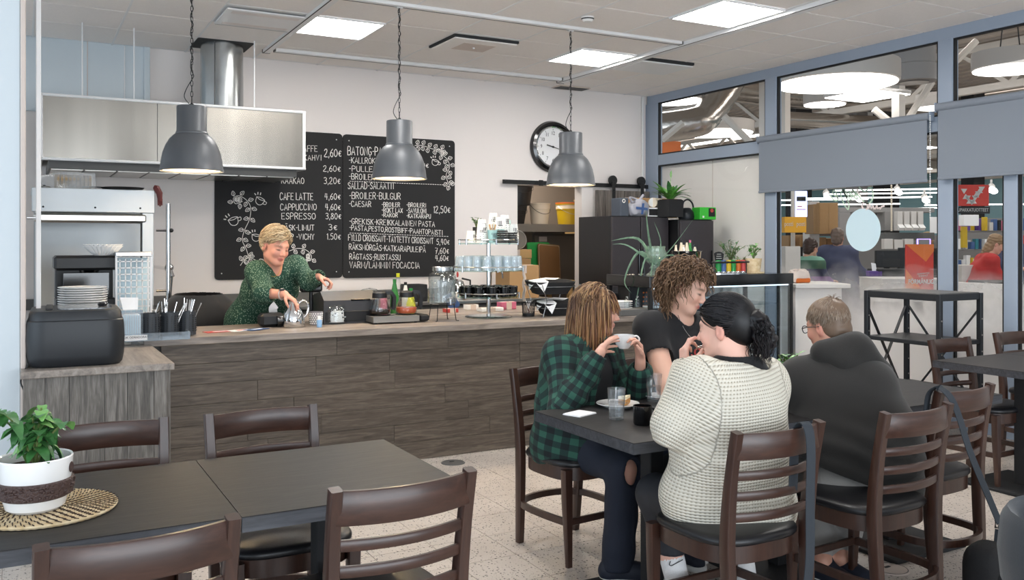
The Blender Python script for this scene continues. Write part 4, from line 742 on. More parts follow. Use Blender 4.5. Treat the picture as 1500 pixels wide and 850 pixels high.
p = at(905, 598, Z=TZ); p = at(905, 596, Z=TZ); o = thing('cake_plate', 'white plate with a slice of cake behind the water glass', 'plate', p); B().lathe([(0, .004), (.055, .004), (.06, 0), (.062, .002), (.095, .016), (.094, .018), (.06, .007), (0, .007)], 40).done('plate', 'ceramic', o)
p2 = p + Vector((.045, .0, .008)); o = thing('cake_slice', 'yellow layered cake slice on the white plate', 'cake', p2, .4); B().prism([(-.035, -.02), (.035, 0), (-.035, .02)], (0, 0, 0), (1, 0, 0), (0, 1, 0), (0, 0, .025)).done('sponge', mat('sponge', 'b98548', .9, bump=.3), o); B().prism([(-.035, -.02), (.035, 0), (-.035, .02)], (0, 0, .025), (1, 0, 0), (0, 1, 0), (0, 0, .012)).done('cream', mat('cream_fill', 'efe3c0', .6), o)
o = thing('fork', 'dessert fork resting on the rim of the cake plate', 'fork', p + Vector((-.05, -.02, .012)), R(120)); B().sweep([(-.08, 0, .02), (-.02, 0, .008), (.03, 0, .004)], [(-.003, -.001), (.003, -.001), (.003, .001), (-.003, .001)]).done('handle', 'chrome', o)
for k in range(3): B().box((.045, -.005 + .005 * k, .003), (.035, .002, .0012)).done('tine', 'chrome', o)
o = thing('black_mug', 'glossy black coffee mug at the knit sweater elbow', 'mug', at(941, 622, Z=TZ)); B().lathe([(0, 0), (.032, 0), (.036, .006), (.037, .075), (.034, .075), (.033, .01), (0, .01)], 28).done('body', 'black_gloss', o); B().tube(smooth_line3([(.034, 0, .06), (.055, 0, .058), (.06, 0, .038), (.05, 0, .018), (.034, 0, .016)], 4), .005, 8).done('handle', 'black_gloss', o); B().lathe([(0, .06), (.033, .06)], 20).done('coffee', mat('coffee', '20120b', .1), o)
o = thing('cake_plate', 'white saucer behind the second water glass', 'saucer', at(965, 583, Z=TZ)); B().lathe([(0, .002), (.04, 0), (.07, .012), (.068, .014), (.04, .005), (0, .005)], 32).done('body', 'ceramic', o)
pl = thing('table_plant', 'small green leafy plant in a white pot between knit sweater and hoodie', 'plant', (3.1, 3.0, TZ)); B().lathe([(0, 0), (.045, 0), (.06, .09), (.055, .09), (.042, .01), (0, .01)], 24).done('pot', 'ceramic', pl); B().lathe([(0, .078), (.054, .078)], 20).done('soil', 'soil', pl); plant(pl, 46, (0, 0, .08), .09, .14, .075, .022, ['leaf_dark', 'leaf_green', 'leaf_light'], 9, stems=9)
# ---------------------------------------------------------------- things on the serving counter (top at .901)
KZ = .902
o = thing('lidded_container', 'large black rounded container with a smoked lid on the return counter', 'container', (.24, 4.93, .873), R(-2)); b = B(); ring = []
for z, sc in ((0, .9), (.012, .95), (.05, .985), (.13, 1), (.2, .985), (.215, .975), (.22, .95), (.25, .93), (.262, .9), (.265, .85)): ring.append((z, sc))
ol = rr(.43, .5, .09, 6); n = len(ol); vs = [(x * sc, y * sc, z) for z, sc in ring for x, y in ol]; b.add(vs, [(j * n + i, j * n + (i + 1) % n, (j + 1) * n + (i + 1) % n, (j + 1) * n + i) for j in range(len(ring) - 1) for i in range(n)] + [tuple(range(n))[::-1], tuple((len(ring) - 1) * n + i for i in range(n))]).done('body', mat('bin_black', '202327', .45, bump=.05, bscale=300), o, 40)
B().prism(rr(.24, .34, .05), (.04, .0, .265), (1, 0, 0), (0, 1, 0), (0, 0, .006)).done('lid_window', mat('smoked', '45474a', .12, c2='8a8c8e', scale=60, coat=.6), o); B().lathe([(0, 0), (.02, 0), (.024, .012), (.018, .02), (0, .022)], 18, (.12, -.06, .272)).done('knob', 'black_gloss', o); B().box((-.115, 0, .27), (.03, .3, .008), .003).done('hinge', 'black', o)
for x in (-.13, .13):
 for y in (-.17, .17): B().cyl((x, y, -.0), (x, y, .01), .015).done('foot', 'black', o)
B().tube(smooth_line3([(-.2, -.2, .02), (-.23, -.24, -.05), (-.21, -.25, -.12), (-.19, -.22, -.3)]), .004, 6).done('cord', 'black', o)
p = at(109, 447, Y=5.65); pz = KZ
stp = thing('stand', 'low steel stand carrying the white plates behind the black bin', 'stand', (.27, 5.42, .873)); B().box((0, 0, .118), (.3, .2, .236), .005).done('body', 'steel', stp)
def plates(n, x, y, z, r, dz, lab, grp):
 p0 = lathe_thing('plate', lab + ', bottom plate', 'plate', (x, y, z), [('plate', [(0, .003), (r * .55, .003), (r * .6, 0), (r * .62, .002), (r, .018), (r * .99, .021), (r * .6, .007), (0, .007)], 'ceramic')], grp, 36)
 W_ = ['second', 'third', 'fourth', 'fifth', 'sixth', 'seventh', 'eighth', 'ninth', 'tenth']
 for k in range(1, n): copy(p0, (x + rg.uniform(-.002, .002), y, z + k * dz), 0, lab + (', topmost plate' if k == n - 1 else ', %s from the bottom' % W_[k - 1]))
plates(8, .30, 5.42, 1.11, .125, .0125, 'white plate in the stack behind the black bin', 'white plates behind the black bin')
pl_ = at(910, 455, Y=5.72); plates(6, pl_.x, 5.72, KZ, .09, .016, 'white side plate stacked on the counter behind the plaid shirt head', 'white plates stacked on the counter')
o = thing('coffee_brewer', 'black coffee machine behind the plates, under the filter papers', 'coffee machine', (.36, 6.3, KZ - .03)); B().box((0, 0, .12), (.34, .3, .24), .01).done('base', 'black', o); B().box((0, .03, .33), (.34, .22, .2), .01).done('column', 'black', o); B().box((0, -.0, .46), (.36, .32, .09), .015).done('head', 'black', o); B().box((0, -.155, .33), (.26, .01, .14), .004).done('front_panel', 'black_gloss', o); B().lathe([(0, -.04), (.05, -.04), (.08, .04), (.08, .05), (0, .05)], 24, (.02, -.06, .42)).done('filter_holder', 'black_gloss', o)
o = thing('coffee_filters', 'stack of white fluted paper coffee filters on top of the coffee machine', 'filter', (.46, 6.2, 1.378)); b = B(); n = 48; vs = []
for r_, z in ((.05, 0), (.075, .02), (.11, .055), (.108, .056), (.072, .022), (.045, .003)):
 for i in range(n): a = 2 * PI * i / n; q = r_ * (1 + .06 * (1 if i % 2 else -1) * (z > .001)); vs.append((q * math.cos(a), q * math.sin(a), z + (.004 if i % 2 and z > .03 else 0)))
b.add(vs, [(j * n + i, j * n + (i + 1) % n, (j + 1) * n + (i + 1) % n, (j + 1) * n + i) for j in range(5) for i in range(n)]).done('pleats', 'paper', o, 0); copy(o, (.46, 6.2, 1.389), .1, 'upper white fluted paper filter nested in the filter stack on the coffee machine')
o = thing('cup_rack', 'white wire grid rack tower with clear front, right of the coffee machine', 'rack', (.62, 6.1, KZ + .1)); b = B()
for x in (-.1, .1):
 for y in (-.08, .08): b.box((x, y, .18), (.012, .012, .4))
b.done('frame', 'white_metal', o)
for k in range(9): B().box((0, -.085, .02 + k * .04), (.2, .004, .007)).done('wire', 'white_metal', o)
for k in range(6): B().box((-.08 + k * .032, -.085, .18), (.006, .004, .35)).done('wire', 'white_metal', o)
B().box((0, -.0, .385), (.21, .18, .03), .005).done('top_cap', 'galvanised', o); B().box((0, .06, .18), (.19, .01, .36)).done('back', 'pale_blue', o)
B().lathe([(0, -.1), (.09, -.1), (.1, -.02), (.105, -.01), (.105, 0), (0, 0)], 28).done('drip_pot', 'black', o); B().tube([(.1, -.02, -.07), (.13, -.04, -.05), (.13, -.04, .03), (.105, -.02, .03)], .004, 6).done('handle', 'white_metal', o)
# napkin dispenser and cutlery
o = thing('napkin_dispenser', 'clear napkin dispenser with a white napkin sticking out beside the black bin', 'dispenser', (.55, 5.62, KZ)); glass('acrylic', (.85, .9, .95), 1.5, .02, .15, (.7, .78, .85)); B().box((0, 0, .085), (.14, .15, .17), .004).done('case', 'acrylic', o); B().box((0, 0, .075), (.12, .13, .13), .003).done('napkin_stack', 'paper', o)
for k in range(10): B().box((-.055 + k * .012, -.077, .08), (.003, .002, .13)).done('rib', 'pale_blue', o)
B().add([(-.03, -.02, .165), (.05, .0, .165), (.055, .02, .235), (-.045, .0, .24), (-.03, .012, .165), (.05, .03, .165)], [(0, 1, 2, 3), (4, 5, 2, 3)]).done('napkin', 'paper', o, 0)
o = thing('cutlery_tray', 'clear tray with small maker label on the counter end beside the bin', 'tray', (.60, 5.56, KZ)); B().box((.06, .0, .002), (.4, .26, .004), .001).box((.06, -.13, .022), (.4, .004, .044)).box((.26, 0, .022), (.004, .26, .044)).done('body', 'acrylic', o); B().box((-.05, -.134, .021), (.16, .004, .03)).done('name_label', 'paper', o); text('BOOK ODRADORAT', 'lettering', .016, 'black', o, (-.04, -.1365, .024), (R(90), 0, 0)); B().lathe([(.007, 0), (.009, .0006), (.011, 0)], 16, (-.118, -.137, .021), Matrix.Rotation(R(90), 4, 'X')).done('logo', 'dark_red', o)
def holder(x, y, lab, kind):
 o = thing('cutlery_basket', lab, 'basket', (x, y, KZ + .005)); r = .052; B().lathe([(0, 0), (r, 0), (r, .14), (r - .004, .14), (r - .004, .004), (0, .004)], 20).done('body', mat('basket_grey', '33373c', .5), o)
 hb = B()
 for k in range(14):
  for q in range(8): a = R(-160 + k * 25); hb.box((r * math.cos(a), r * math.sin(a), .025 + q * .013), (.006, .006, .006), rz=a)
 stuff(hb.done('holes', 'black', o)); rg = random.Random(kind)
 for k in range(9 if kind > 1 else 5):
  a = rg.uniform(0, 6.28); q = rg.uniform(.01, .035); t = rg.uniform(.1, .4); d = Vector((math.cos(a) * t + .25, math.sin(a) * t * .5, 1)).normalized(); c = Vector((q * math.cos(a), q * math.sin(a), .03)); n_ = ('knife', 'fork', 'spoon')[k % 3]
  u = thing(n_, 'steel %s leaning %s in the %s' % (n_, ('right', 'forward', 'back')[k // 3], lab.split(' with')[0]), n_, (x + c.x, y + c.y, KZ + .005 + c.z), group='cutlery in the grey baskets'); B().sweep([(0, 0, 0), d * .1, d * (.17 + rg.uniform(0, .02))], [[(-.003, -.001), (.003, -.001), (.003, .001), (-.003, .001)], [(-.004, -.001), (.004, -.001), (.004, .001), (-.004, .001)], [(-.007, -.0015), (.007, -.0015), (.007, .0015), (-.007, .0015)]]).done('handle', 'chrome', u)
holder(.665, 5.6, 'left grey perforated cutlery basket with spoon bowls up', 1); holder(.775, 5.63, 'middle grey perforated cutlery basket with steel handles', 2); holder(.88, 5.66, 'right grey perforated cutlery basket with steel handles', 3)
# leaflets
mat('red', 'b8403c', .5); mat('blue', '3c5a8c', .5); mat('teal', '2f7f8c', .5)
for i, (x, m_, lab) in enumerate(((1.08, 'red', 'red leaflet lying at the left of the counter top'), (1.22, 'paper', 'white leaflet lying between the red and blue ones'), (1.32, 'blue', 'blue leaflet lying on the counter before the card terminal'))):
 o = thing('leaflet', lab, 'leaflet', (x, 5.78 + .01 * i, KZ + .001 * i), R(12 + 14 * i)); B().box((0, 0, .001), (.16, .09, .002)).done('sheet', m_, o); B().box((.01, .0, .0024), (.08, .03, .001)).done('print', 'paper' if m_ != 'paper' else 'red', o)
# thermos jug held by the barista
JX = at(430, 479, Z=KZ); o = thing('coffee_jug', 'polished steel coffee jug held by the barista on the counter', 'jug', JX); prof = [(0, 0), (.068, 0), (.072, .006), (.071, .05), (.064, .09), (.048, .12), (.036, .14), (.033, .155), (.031, .16), (0, .165)]; B().lathe(prof, 36).done('body', 'chrome', o, 50); B().lathe([(.033, .15), (.036, .158), (.03, .17), (0, .172)], 24).done('lid', 'steel', o, 50)
B().tube(smooth_line3([(.03, -.0, .15), (.06, -.0, .172), (.09, -.0, .155), (.1, -.0, .12), (.088, -.0, .08), (.066, 0, .06)], 5), [.008] * 26, 8).done('handle', 'chrome', o, 60); B().sweep([(-.03, 0, .14), (-.05, 0, .155)], [(-.01, -.004), (.01, -.004), (.01, .006), (-.01, .006)]).done('spout', 'chrome', o)
# till group
p = at(375, 462, Z=KZ); o = thing('receipt_printer', 'black receipt printer lying behind the jug with curled paper slips', 'printer', (1.46, 5.98, KZ)); B().box((0, 0, .045), (.16, .12, .09), .02).done('body', 'black', o); B().cyl((.02, -.07, .04), (.11, -.07, .04), .035, n=20).done('roll_cover', 'black_gloss', o)
o = thing('receipt', 'crumpled white receipt slip hanging out beside the black printer', 'receipt', at(398, 470, Z=KZ + .02)); B().sweep(smooth_line3([(0, 0, -.015), (-.02, -.01, .02), (.01, .0, .05), (.005, -.01, .085), (.03, 0, .11)], 4), [(-.028, -.0006), (.028, -.0006), (.028, .0006), (-.028, .0006)], up=(0, 1, .2)).done('slip', 'paper', o, 0)
o = thing('cash_register', 'dark grey cash register with printer slot behind the jug', 'cash register', (2.0, 6.1, KZ)); B().prism([(-.15, 0), (.15, 0), (.15, .14), (.1, .19), (-.06, .22), (-.15, .16)], (-.19, 0, 0), (0, 1, 0), (0, 0, 1), (.38, 0, 0)).done('body', mat('till_grey', '3b3a3c', .4), o); B().box((.07, -.13, .16), (.14, .05, .012), .002).done('paper_slot', 'black_gloss', o); B().box((-.12, -.11, .155), (.07, .03, .03), .003).done('card_reader', 'paper', o); B().box((0, -.155, .05), (.36, .01, .07), .002).done('drawer', 'black', o)
o = thing('customer_display', 'small black display on a neck above the cash register', 'display', (1.77, 6.12, 1.07)); B().box((0, 0, .08), (.15, .06, .07), .012).done('head', 'black', o); B().box((0, -.0, .118), (.14, .05, .005)).done('top_edge', 'grey_plastic', o); B().cyl((0, 0, -.17), (0, 0, .05), .014).done('neck', 'black', o); B().box((0, -.032, .085), (.12, .002, .04)).done('screen', 'black_gloss', o)
o = thing('pen_cup', 'grey cup with a diamond pattern between the jug and the glass jar', 'cup', at(463, 476, Z=KZ)); B().lathe([(0, 0), (.04, 0), (.045, .09), (.042, .09), (.037, .005), (0, .005)], 28).done('body', mat('lilac_grey', '8b878c', .6), o); d_ = B()
for i in range(18):
 for j in range(6): a = 2 * PI * (i + .5 * (j % 2)) / 18; r_ = .041 + .0008 * j; d_.box((r_ * math.cos(a), r_ * math.sin(a), .012 + j * .013), (.003, .008, .008), rz=a)
stuff(d_.done('pattern', 'paper', o))
o = thing('hand_sanitiser', 'small pale blue spray bottle with white cap before the grey cup', 'bottle', at(458, 479, Z=KZ) + Vector((.03, -.05, 0))); B().lathe([(0, 0), (.016, 0), (.017, .004), (.017, .045), (.014, .05), (0, .05)], 18).done('body', mat('sky_blue', '8fb6dc', .3), o); B().lathe([(.0135, .05), (.0145, .05), (.0135, .078), (0, .08)], 18).done('cap', 'ceramic', o)
jar = thing('glass_jar', 'wide glass jar full of black and white wrapped sweets', 'jar', at(491, 474, Z=KZ)); glass('jar_glass', (.95, .97, .97), 1.6)
B().lathe([(0, 0), (.075, 0), (.08, .008), (.08, .095), (.07, .115), (.066, .12), (.07, .128), (.068, .13), (.06, .12), (.074, .094), (.075, .012), (0, .008)], 32).done('body', 'jar_glass', jar, 50); rg = random.Random(8)
cs = B(); cb = B()
for k in range(260):
 a = rg.uniform(0, 6.28); r_ = .066 * math.sqrt(rg.random()); z = rg.uniform(.015, .1); (cb if k % 4 == 0 else cs).box((r_ * math.cos(a), r_ * math.sin(a), z), (.022, .008, .008), m=Matrix.Rotation(rg.uniform(0, 3), 4, 'Z') @ Matrix.Rotation(rg.uniform(-1, 1), 4, 'Y'))
cs.lathe([(0, .012), (.064, .012), (.068, .03), (.066, .085), (0, .095)], 20); s1 = stuff(cs.done('sweets', 'paper', jar)); s2 = stuff(cb.done('sweets', 'black', jar))
o = thing('sugar_jar', 'tall empty glass storage jar with knob lid behind the sweets', 'jar', (2.28, 6.35, KZ)); B().lathe([(0, 0), (.075, 0), (.08, .01), (.08, .15), (.066, .17), (.066, .18), (.06, .18), (.074, .15), (.074, .014), (0, .01)], 32).done('body', 'jar_glass', o, 50); B().lathe([(0, .18), (.075, .182), (.078, .195), (.05, .21), (.02, .215), (0, .22)], 32).done('lid', 'jar_glass', o, 50)
for i, (x, y, lab) in enumerate(((2.02, 6.0, 'small round cork lid leaning behind the sweet jar'),)): o = thing('cork_disc', lab, 'lid', (x + .12, y, KZ)); B().lathe([(0, 0), (.045, 0), (.045, .02), (0, .02)], 24, (0, 0, .045), Matrix.Rotation(R(80), 4, 'X')).done('disc', 'cardboard_dark', o)
# coffee warmer with two pots
wp = at(570, 470, Z=KZ); o = thing('coffee_warmer', 'low steel double hotplate warmer holding two coffee pots', 'hotplate', (wp.x, 5.88, KZ), R(-2)); B().box((-.03, 0, .03), (.34, .2, .045), .004).done('body', 'grey_plastic', o); B().box((-.03, -.102, .03), (.33, .004, .04)).done('front_panel', 'steel', o); B().box((.18, 0, .03), (.07, .19, .045), .01).done('switch_box', 'black', o)
for x in (-.12, .08): B().lathe([(0, .053), (.075, .053), (.08, .057), (0, .058)], 28, (x, 0, 0)).done('hotplate', 'black', o)
for x in (-.17, .12):
 for y in (-.07, .07): B().cyl((x, y, -.0), (x, y, .01), .01).done('foot', 'black', o)
def potc(x, m_, lab, lvl):
 o = thing('coffee_pot', lab, 'coffee pot', (wp.x + x, 5.88, KZ + .058)); B().lathe([(0, 0), (.065, 0), (.075, .015), (.076, .03), (.062, .075), (.048, .11), (.048, .125), (.044, .125), (.044, .11), (.058, .074), (.071, .03), (.06, .004), (0, .004)], 32).done('body', 'jar_glass', o, 50); B().lathe([(0, .005), (.062, .005), (.071, .02), (.072, lvl), (0, lvl)], 28).done('drink', m_, o, 50)
 B().lathe([(.047, .115), (.052, .118), (.05, .15), (.03, .16), (0, .162)], 24).done('lid', 'black', o); B().sweep([(.04, -.01, .15), (.08, -.02, .15), (.098, -.02, .12), (.095, -.02, .05), (.085, -.02, .035)], [(-.013, -.014), (.013, -.014), (.013, .014), (-.013, .014)], up=(0, 1, 0)).done('handle', 'black', o)
potc(-.12, 'coffee', 'glass coffee pot with dark coffee on the left hotplate', .035); potc(.08, mat('orange_drink', 'd8663e', .3), 'glass pot in front of an orange packet on the right hotplate', .045)
def bottle(n, lab, x, y, z, r, h, m_, capm, neck=.3, cat='bottle', band=None, group=None):
 o = thing(n, lab, cat, (x, y, z), group=group); hs = h * (1 - neck); B().lathe([(0, 0), (r * .95, 0), (r, .004), (r, hs * .85), (r * .8, hs), (r * .38, h * .88), (r * .36, h * .94), (0, h * .94)], 20).done('body', m_, o, 50); B().lathe([(r * .4, h * .9), (r * .42, h), (0, h)], 16).done('cap', capm, o)
 if band: B().lathe([(r * 1.01, hs * .2), (r * 1.02, hs * .25), (r * 1.02, hs * .7), (r * 1.01, hs * .75)], 20).done('label_band', band, o)
 return o
mat('lemon', 'd8dc26', .35); mat('green_glass', '2e7a3a', .15, coat=.5); mat('pink', 'c86a8a', .5)
B1 = at(595, 435, Y=6.6); bottle('lemon_bottle', 'bright yellow lemon juice bottle behind the coffee warmer', at(602, 440, Y=6.5).x, 6.5, KZ, .036, .2, 'lemon', 'green', .5); bottle('syrup_bottle', 'green glass bottle behind the right coffee pot', at(578, 440, Y=6.6).x, 6.6, KZ, .035, .27, 'green_glass', 'green_glass', .4); bottle('soft_drink_bottle', 'clear bottle with yellow cap behind the coffee pots', at(583, 440, Y=6.75).x, 6.75, KZ, .034, .31, 'jar_glass', 'lemon', .35); bottle('soap_bottle', 'black capped small bottle left of the lemon bottle', at(594, 440, Y=6.7).x, 6.7, KZ, .03, .24, 'paper', 'black', .4); bottle('shake_bottle', 'pink and green patterned bottle left of the green bottle', at(561, 440, Y=6.6).x, 6.6, KZ, .035, .16, 'pink', 'green', .2)
o = thing('rear_worktop', 'inner lower shelf of the serving counter carrying bottles', 'worktop', (2.85, 6.55, 0)); B().box((0, .05, .885), (2.2, .64, .03), .003).done('top', 'counter_top', o); B().box((0, .05, .43), (2.1, .55, .86)).done('carcass', 'grey_plastic', o)
# drink dispenser
DY = 5.84; DX = at(648, 460, Y=DY).x; o = thing('dispenser_stand', 'thin wire stand under the glass water dispenser', 'stand', (DX, DY, KZ))
B().tube([(.09 * math.cos(a), .09 * math.sin(a), .115) for a in [2 * PI * i / 20 for i in range(20)]], .003, 6, True).done('ring', 'cable', o)
for k in range(4): a = PI / 4 + k * PI / 2; c, s_ = math.cos(a), math.sin(a); B().tube([(.088 * c, .088 * s_, .117), (.095 * c, .095 * s_, .06), (.105 * c, .105 * s_, .003), (.125 * c, .125 * s_, .003)], .003, 6).done('leg', 'cable', o)
o = thing('water_dispenser', 'large glass water dispenser jar with screw lid and tap', 'dispenser', (DX, DY, KZ + .12)); B().lathe([(0, 0), (.09, 0), (.1, .01), (.1, .19), (.09, .215), (.07, .225), (.07, .24), (.065, .24), (.065, .22), (.094, .19), (.094, .014), (0, .01)], 36).done('body', 'jar_glass', o, 50); B().lathe([(0, .012), (.093, .014), (.093, .17), (0, .17)], 32).done('water', glass('cloudy_water', (.86, .88, .88), .8, 0, .25, (.7, .72, .73)), o, 50); B().lathe([(.07, .235), (.074, .237), (.074, .262), (.07, .266), (0, .266)], 32).done('lid', 'galvanised', o); B().cyl((.0, -.098, .035), (.0, -.14, .035), .01).box((0, -.142, .02), (.014, .014, .04), .004).box((0, -.142, .05), (.03, .008, .01), .003).done('tap', 'chrome', o)
# three-tier rotating stand
tx, ty = 3.07, 5.95; ts = thing('tiered_stand', 'three-tier round glass and chrome rotating stand on the counter', 'stand', (tx, ty, KZ)); glass('shelf_glass', (.78, .92, .88), 1.5)
B().lathe([(0, 0), (.175, 0), (.178, .006), (.17, .01), (0, .012)], 44).done('base_disc', 'galvanised', ts); B().cyl((0, 0, .01), (0, 0, .6), .016).done('pole', 'chrome', ts)
TI = ((.15, .235), (.345, .265), (.545, .225))
for z, r_ in TI:
 B().lathe([(0, z), (r_, z), (r_, z + .008), (0, z + .008)], 48).done('glass_shelf', 'shelf_glass', ts, 40); B().tube([(r_ * 1.0 * math.cos(a), r_ * math.sin(a), z + .032) for a in [2 * PI * i / 40 for i in range(40)]], .004, 6, True).done('guard_rail', 'chrome', ts)
 for k in range(6): a = 2 * PI * k / 6 + .3; B().cyl((r_ * math.cos(a), r_ * math.sin(a), z - .004), (r_ * math.cos(a), r_ * math.sin(a), z + .038), .007, n=10).done('rail_post', 'chrome', ts)
def ring_at(x, y, out):
 a = int(math.degrees(math.atan2(y, x)) % 360 / 45); return ('outer' if out else 'inner') + ' ring, ' + ('right', 'rear right', 'rear left', 'left', 'left front', 'front left', 'front right', 'right front')[a] + ' part'
def ring_of(n, r, a0=0): return [(r * math.cos(2 * PI * i / n + a0), r * math.sin(2 * PI * i / n + a0)) for i in range(n)]
g0 = lathe_thing('mug', 'black coffee mug on the lowest tier of the round stand', 'mug', (0, 0, 0), [('body', [(0, 0), (.028, 0), (.034, .005), (.036, .072), (.033, .072), (.031, .006), (0, .006)], 'black_gloss'), ('rim', [(.036, .071), (.0372, .073), (.033, .0735)], 'galvanised')], 'black mugs on the lowest tier', 18); B().tube([(.035, 0, .055), (.052, 0, .05), (.052, 0, .025), (.034, 0, .018)], .004, 6).done('handle', 'black_gloss', g0)
first = True
for i, (x, y) in enumerate(ring_of(12, .185, .2) + ring_of(6, .095)):
 l = (tx + x, ty + y, KZ + .159)
 if first: g0.location = l; first = False
 else: copy(g0, l, i * .7, 'black coffee mug on the lowest tier, in the ' + ring_at(x, y, i < 12))
glass('stack_glass', (.93, .96, .98), 1.6, .0, .16, (.82, .88, .92)); g1 = lathe_thing('tumbler', 'upturned clear tumbler on the middle tier of the round stand', 'glass', (0, 0, 0), [('body', [(.034, 0), (.036, 0), (.033, .05), (.034, .055), (.03, .1), (.028, .104), (0, .104), (0, .1), (.027, .098), (.03, .052), (.034, 0)], 'stack_glass')], 'tumblers on the middle tier', 16); first = True
for i, (x, y) in enumerate(ring_of(18, .22) + ring_of(11, .14, .2)):
 l = (tx + x, ty + y, KZ + .354)
 if first: g1.location = l; first = False
 else: copy(g1, l, 0, 'upturned clear tumbler on the middle tier, in the ' + ring_at(x, y, i < 18))
mat('cup_white', 'e6e7e3', .7); mat('cup_mint', 'a9cfcc', .7); mat('cup_ink', '303438', .8); mat('wood_stick', 'c9a47a', .8)
def papercup(lab, x, y, z, up, col, k):
 o = thing('paper_cup', lab, 'cup', (x, y, z), k, 'paper cups on the top tier'); r0, r1, h = .029, .038, .09; q = [(r0, 0), (r1, h), (r1 + .002, h + .001), (r1 + .002, h + .004), (r1, h + .004), (r1 - .002, h), (r0 - .002, .004), (0, .004)] if up else [(r1, 0), (r1 + .002, 0), (r1 + .002, .004), (r1, .005), (r0, h), (0, h)]; B().lathe(q, 20).done('body', col, o, 40); pk = B()
 for j in range(3): a = -1.9 + .35 * j + .1 * k; r_ = (r0 + r1) / 2 + .0012; pk.box((r_ * math.cos(a), r_ * math.sin(a), h * .55), (.002, .004 + .002 * (j % 2), .024), rz=a); pk.box((r_ * math.cos(a + .12), r_ * math.sin(a + .12), h * .3), (.002, .008, .008), rz=a)
 pk.box(((r0 + r1) / 2 * math.cos(-1.6) + .0, (r0 + r1) / 2 * math.sin(-1.6) - .001, h * .14), (.03, .002, .004)); stuff(pk.done('print', 'cup_ink', o)); return o
tz = KZ + .554; rg = random.Random(2); S_ = [(-.17, -.05, 1, 'cup_white', 0, 'leftmost'), (-.12, -.12, 4, 'cup_white', 0, 'second column from the left'), (-.07, -.03, 6, 'cup_white', 0, 'tall third column'), (.0, -.02, 4, 'cup_white', 0, 'middle low column'), (.055, -.07, 7, 'cup_mint', 0, 'mint column at the centre'), (.06, .04, 9, 'cup_white', 0, 'tall rear column'), (.115, -.04, 8, 'cup_white', 0, 'tallest right column'), (.175, -.07, 4, 'cup_white', 0, 'rightmost low column'), (.17, .03, 6, 'cup_mint', 0, 'rear right column')]
for x, y, n_, col, up, w_ in S_:
 for j in range(n_): papercup('paper cup in the %s of paper cups, %s' % (w_, 'topmost' if j == n_ - 1 else '%s from the shelf' % ('lowest', 'second', 'third', 'fourth', 'fifth', 'sixth', 'seventh', 'eighth')[j] if n_ > 1 else 'single'), tx + x, ty + y, tz + .017 * j, False, col if j % 3 else 'cup_white', rg.uniform(-.4, .4))
cc = papercup('pale blue COFFEE paper cup standing open with wooden stirrers in it', tx - .045, ty - .15, tz, True, 'cup_mint', 0); text('COFFEE', 'lettering', .019, 'cup_ink', cc, (0, -.0375, .065), (R(96), 0, 0), sx=.9)
for k in range(12): a = k * 2.1; q = .012 + .0012 * k; u = tag(B().box((0, 0, .065), (.006, .0016, .13), m=Matrix.Rotation(.25 * math.cos(a), 4, 'Y') @ Matrix.Rotation(-.2 * math.sin(a), 4, 'X')).done('stirrer', 'wood_stick', loc=(tx - .045 + q * math.cos(a) * .6, ty - .15 + q * math.sin(a) * .6, tz + .008)), 'wooden coffee stirrer standing in the pale blue cup', 'stirrer', 'wooden stirrers')
for i, (x, y, n_, w_) in enumerate(((.02, -.18, 6, 'left'), (.115, -.155, 5, 'right'))):
 for j in range(n_): lathe_thing('cup_cover', 'black plastic cup lid in the %s lid stack on the top tier, %s' % (w_, 'topmost' if j == n_ - 1 else ('lowest', 'second', 'third', 'fourth', 'fifth')[j]), 'lid', (tx + x, ty + y, tz + j * .016), [('lid', [(.037, 0), (.041, 0), (.041, .006), (.038, .012), (.034, .013), (.033, .008), (0, .007)], 'black')], 'black cup lids on the top tier', 20)
pp = thing('small_plant', 'tiny dark leafed plant among the paper cups', 'plant', (tx - .05, ty + .1, tz)); B().lathe([(0, 0), (.03, 0), (.036, .06), (.032, .06), (0, .05)], 18).done('pot', 'dark_red', pp); B().cyl((0, 0, .0), (0, 0, .12), .03).done('riser', 'black', pp); plant(pp, 30, (0, 0, .1), .05, .1, .03, .02, ['leaf_dark', 'leaf_herb'], 12, stems=6, droop=.3)
# pen basket, bread baskets
pb = at(779, 464, Z=KZ); o = thing('pen_basket', 'black wire pencil basket on the counter before the bread baskets', 'basket', (pb.x, pb.y + .05, KZ)); r_ = .046
B().lathe([(0, .0), (.044, 0), (.046, .01), (.046, .022), (.04, .022), (0, .02)], 24).done('base', 'black', o); b = B()
for k in range(22): a = 2 * PI * k / 22; b.tube([(.046 * math.cos(a), .046 * math.sin(a), .02), (.052 * math.cos(a + .5), .052 * math.sin(a + .5), .105)], .0012, 4); b.tube([(.046 * math.cos(a), .046 * math.sin(a), .02), (.052 * math.cos(a - .5), .052 * math.sin(a - .5), .105)], .0012, 4)
b.tube([(.052 * math.cos(2 * PI * i / 22), .052 * math.sin(2 * PI * i / 22), .105) for i in range(22)], .003, 6, True); stuff(b.done('mesh', 'black', o))
for k in range(9): a = k * 2.4; d = Vector((.35 * math.cos(a), .35 * math.sin(a), 1)).normalized(); tag(B().cyl((0, 0, 0), d * .095, .003, n=6).done('stick_sugar', 'paper' if k % 3 else 'dark_red', loc=(pb.x - .012 * math.cos(a), pb.y + .05 - .012 * math.sin(a), KZ + .024)), 'thin stick packet standing in the black wire basket', 'sugar stick', 'sticks in the wire basket')
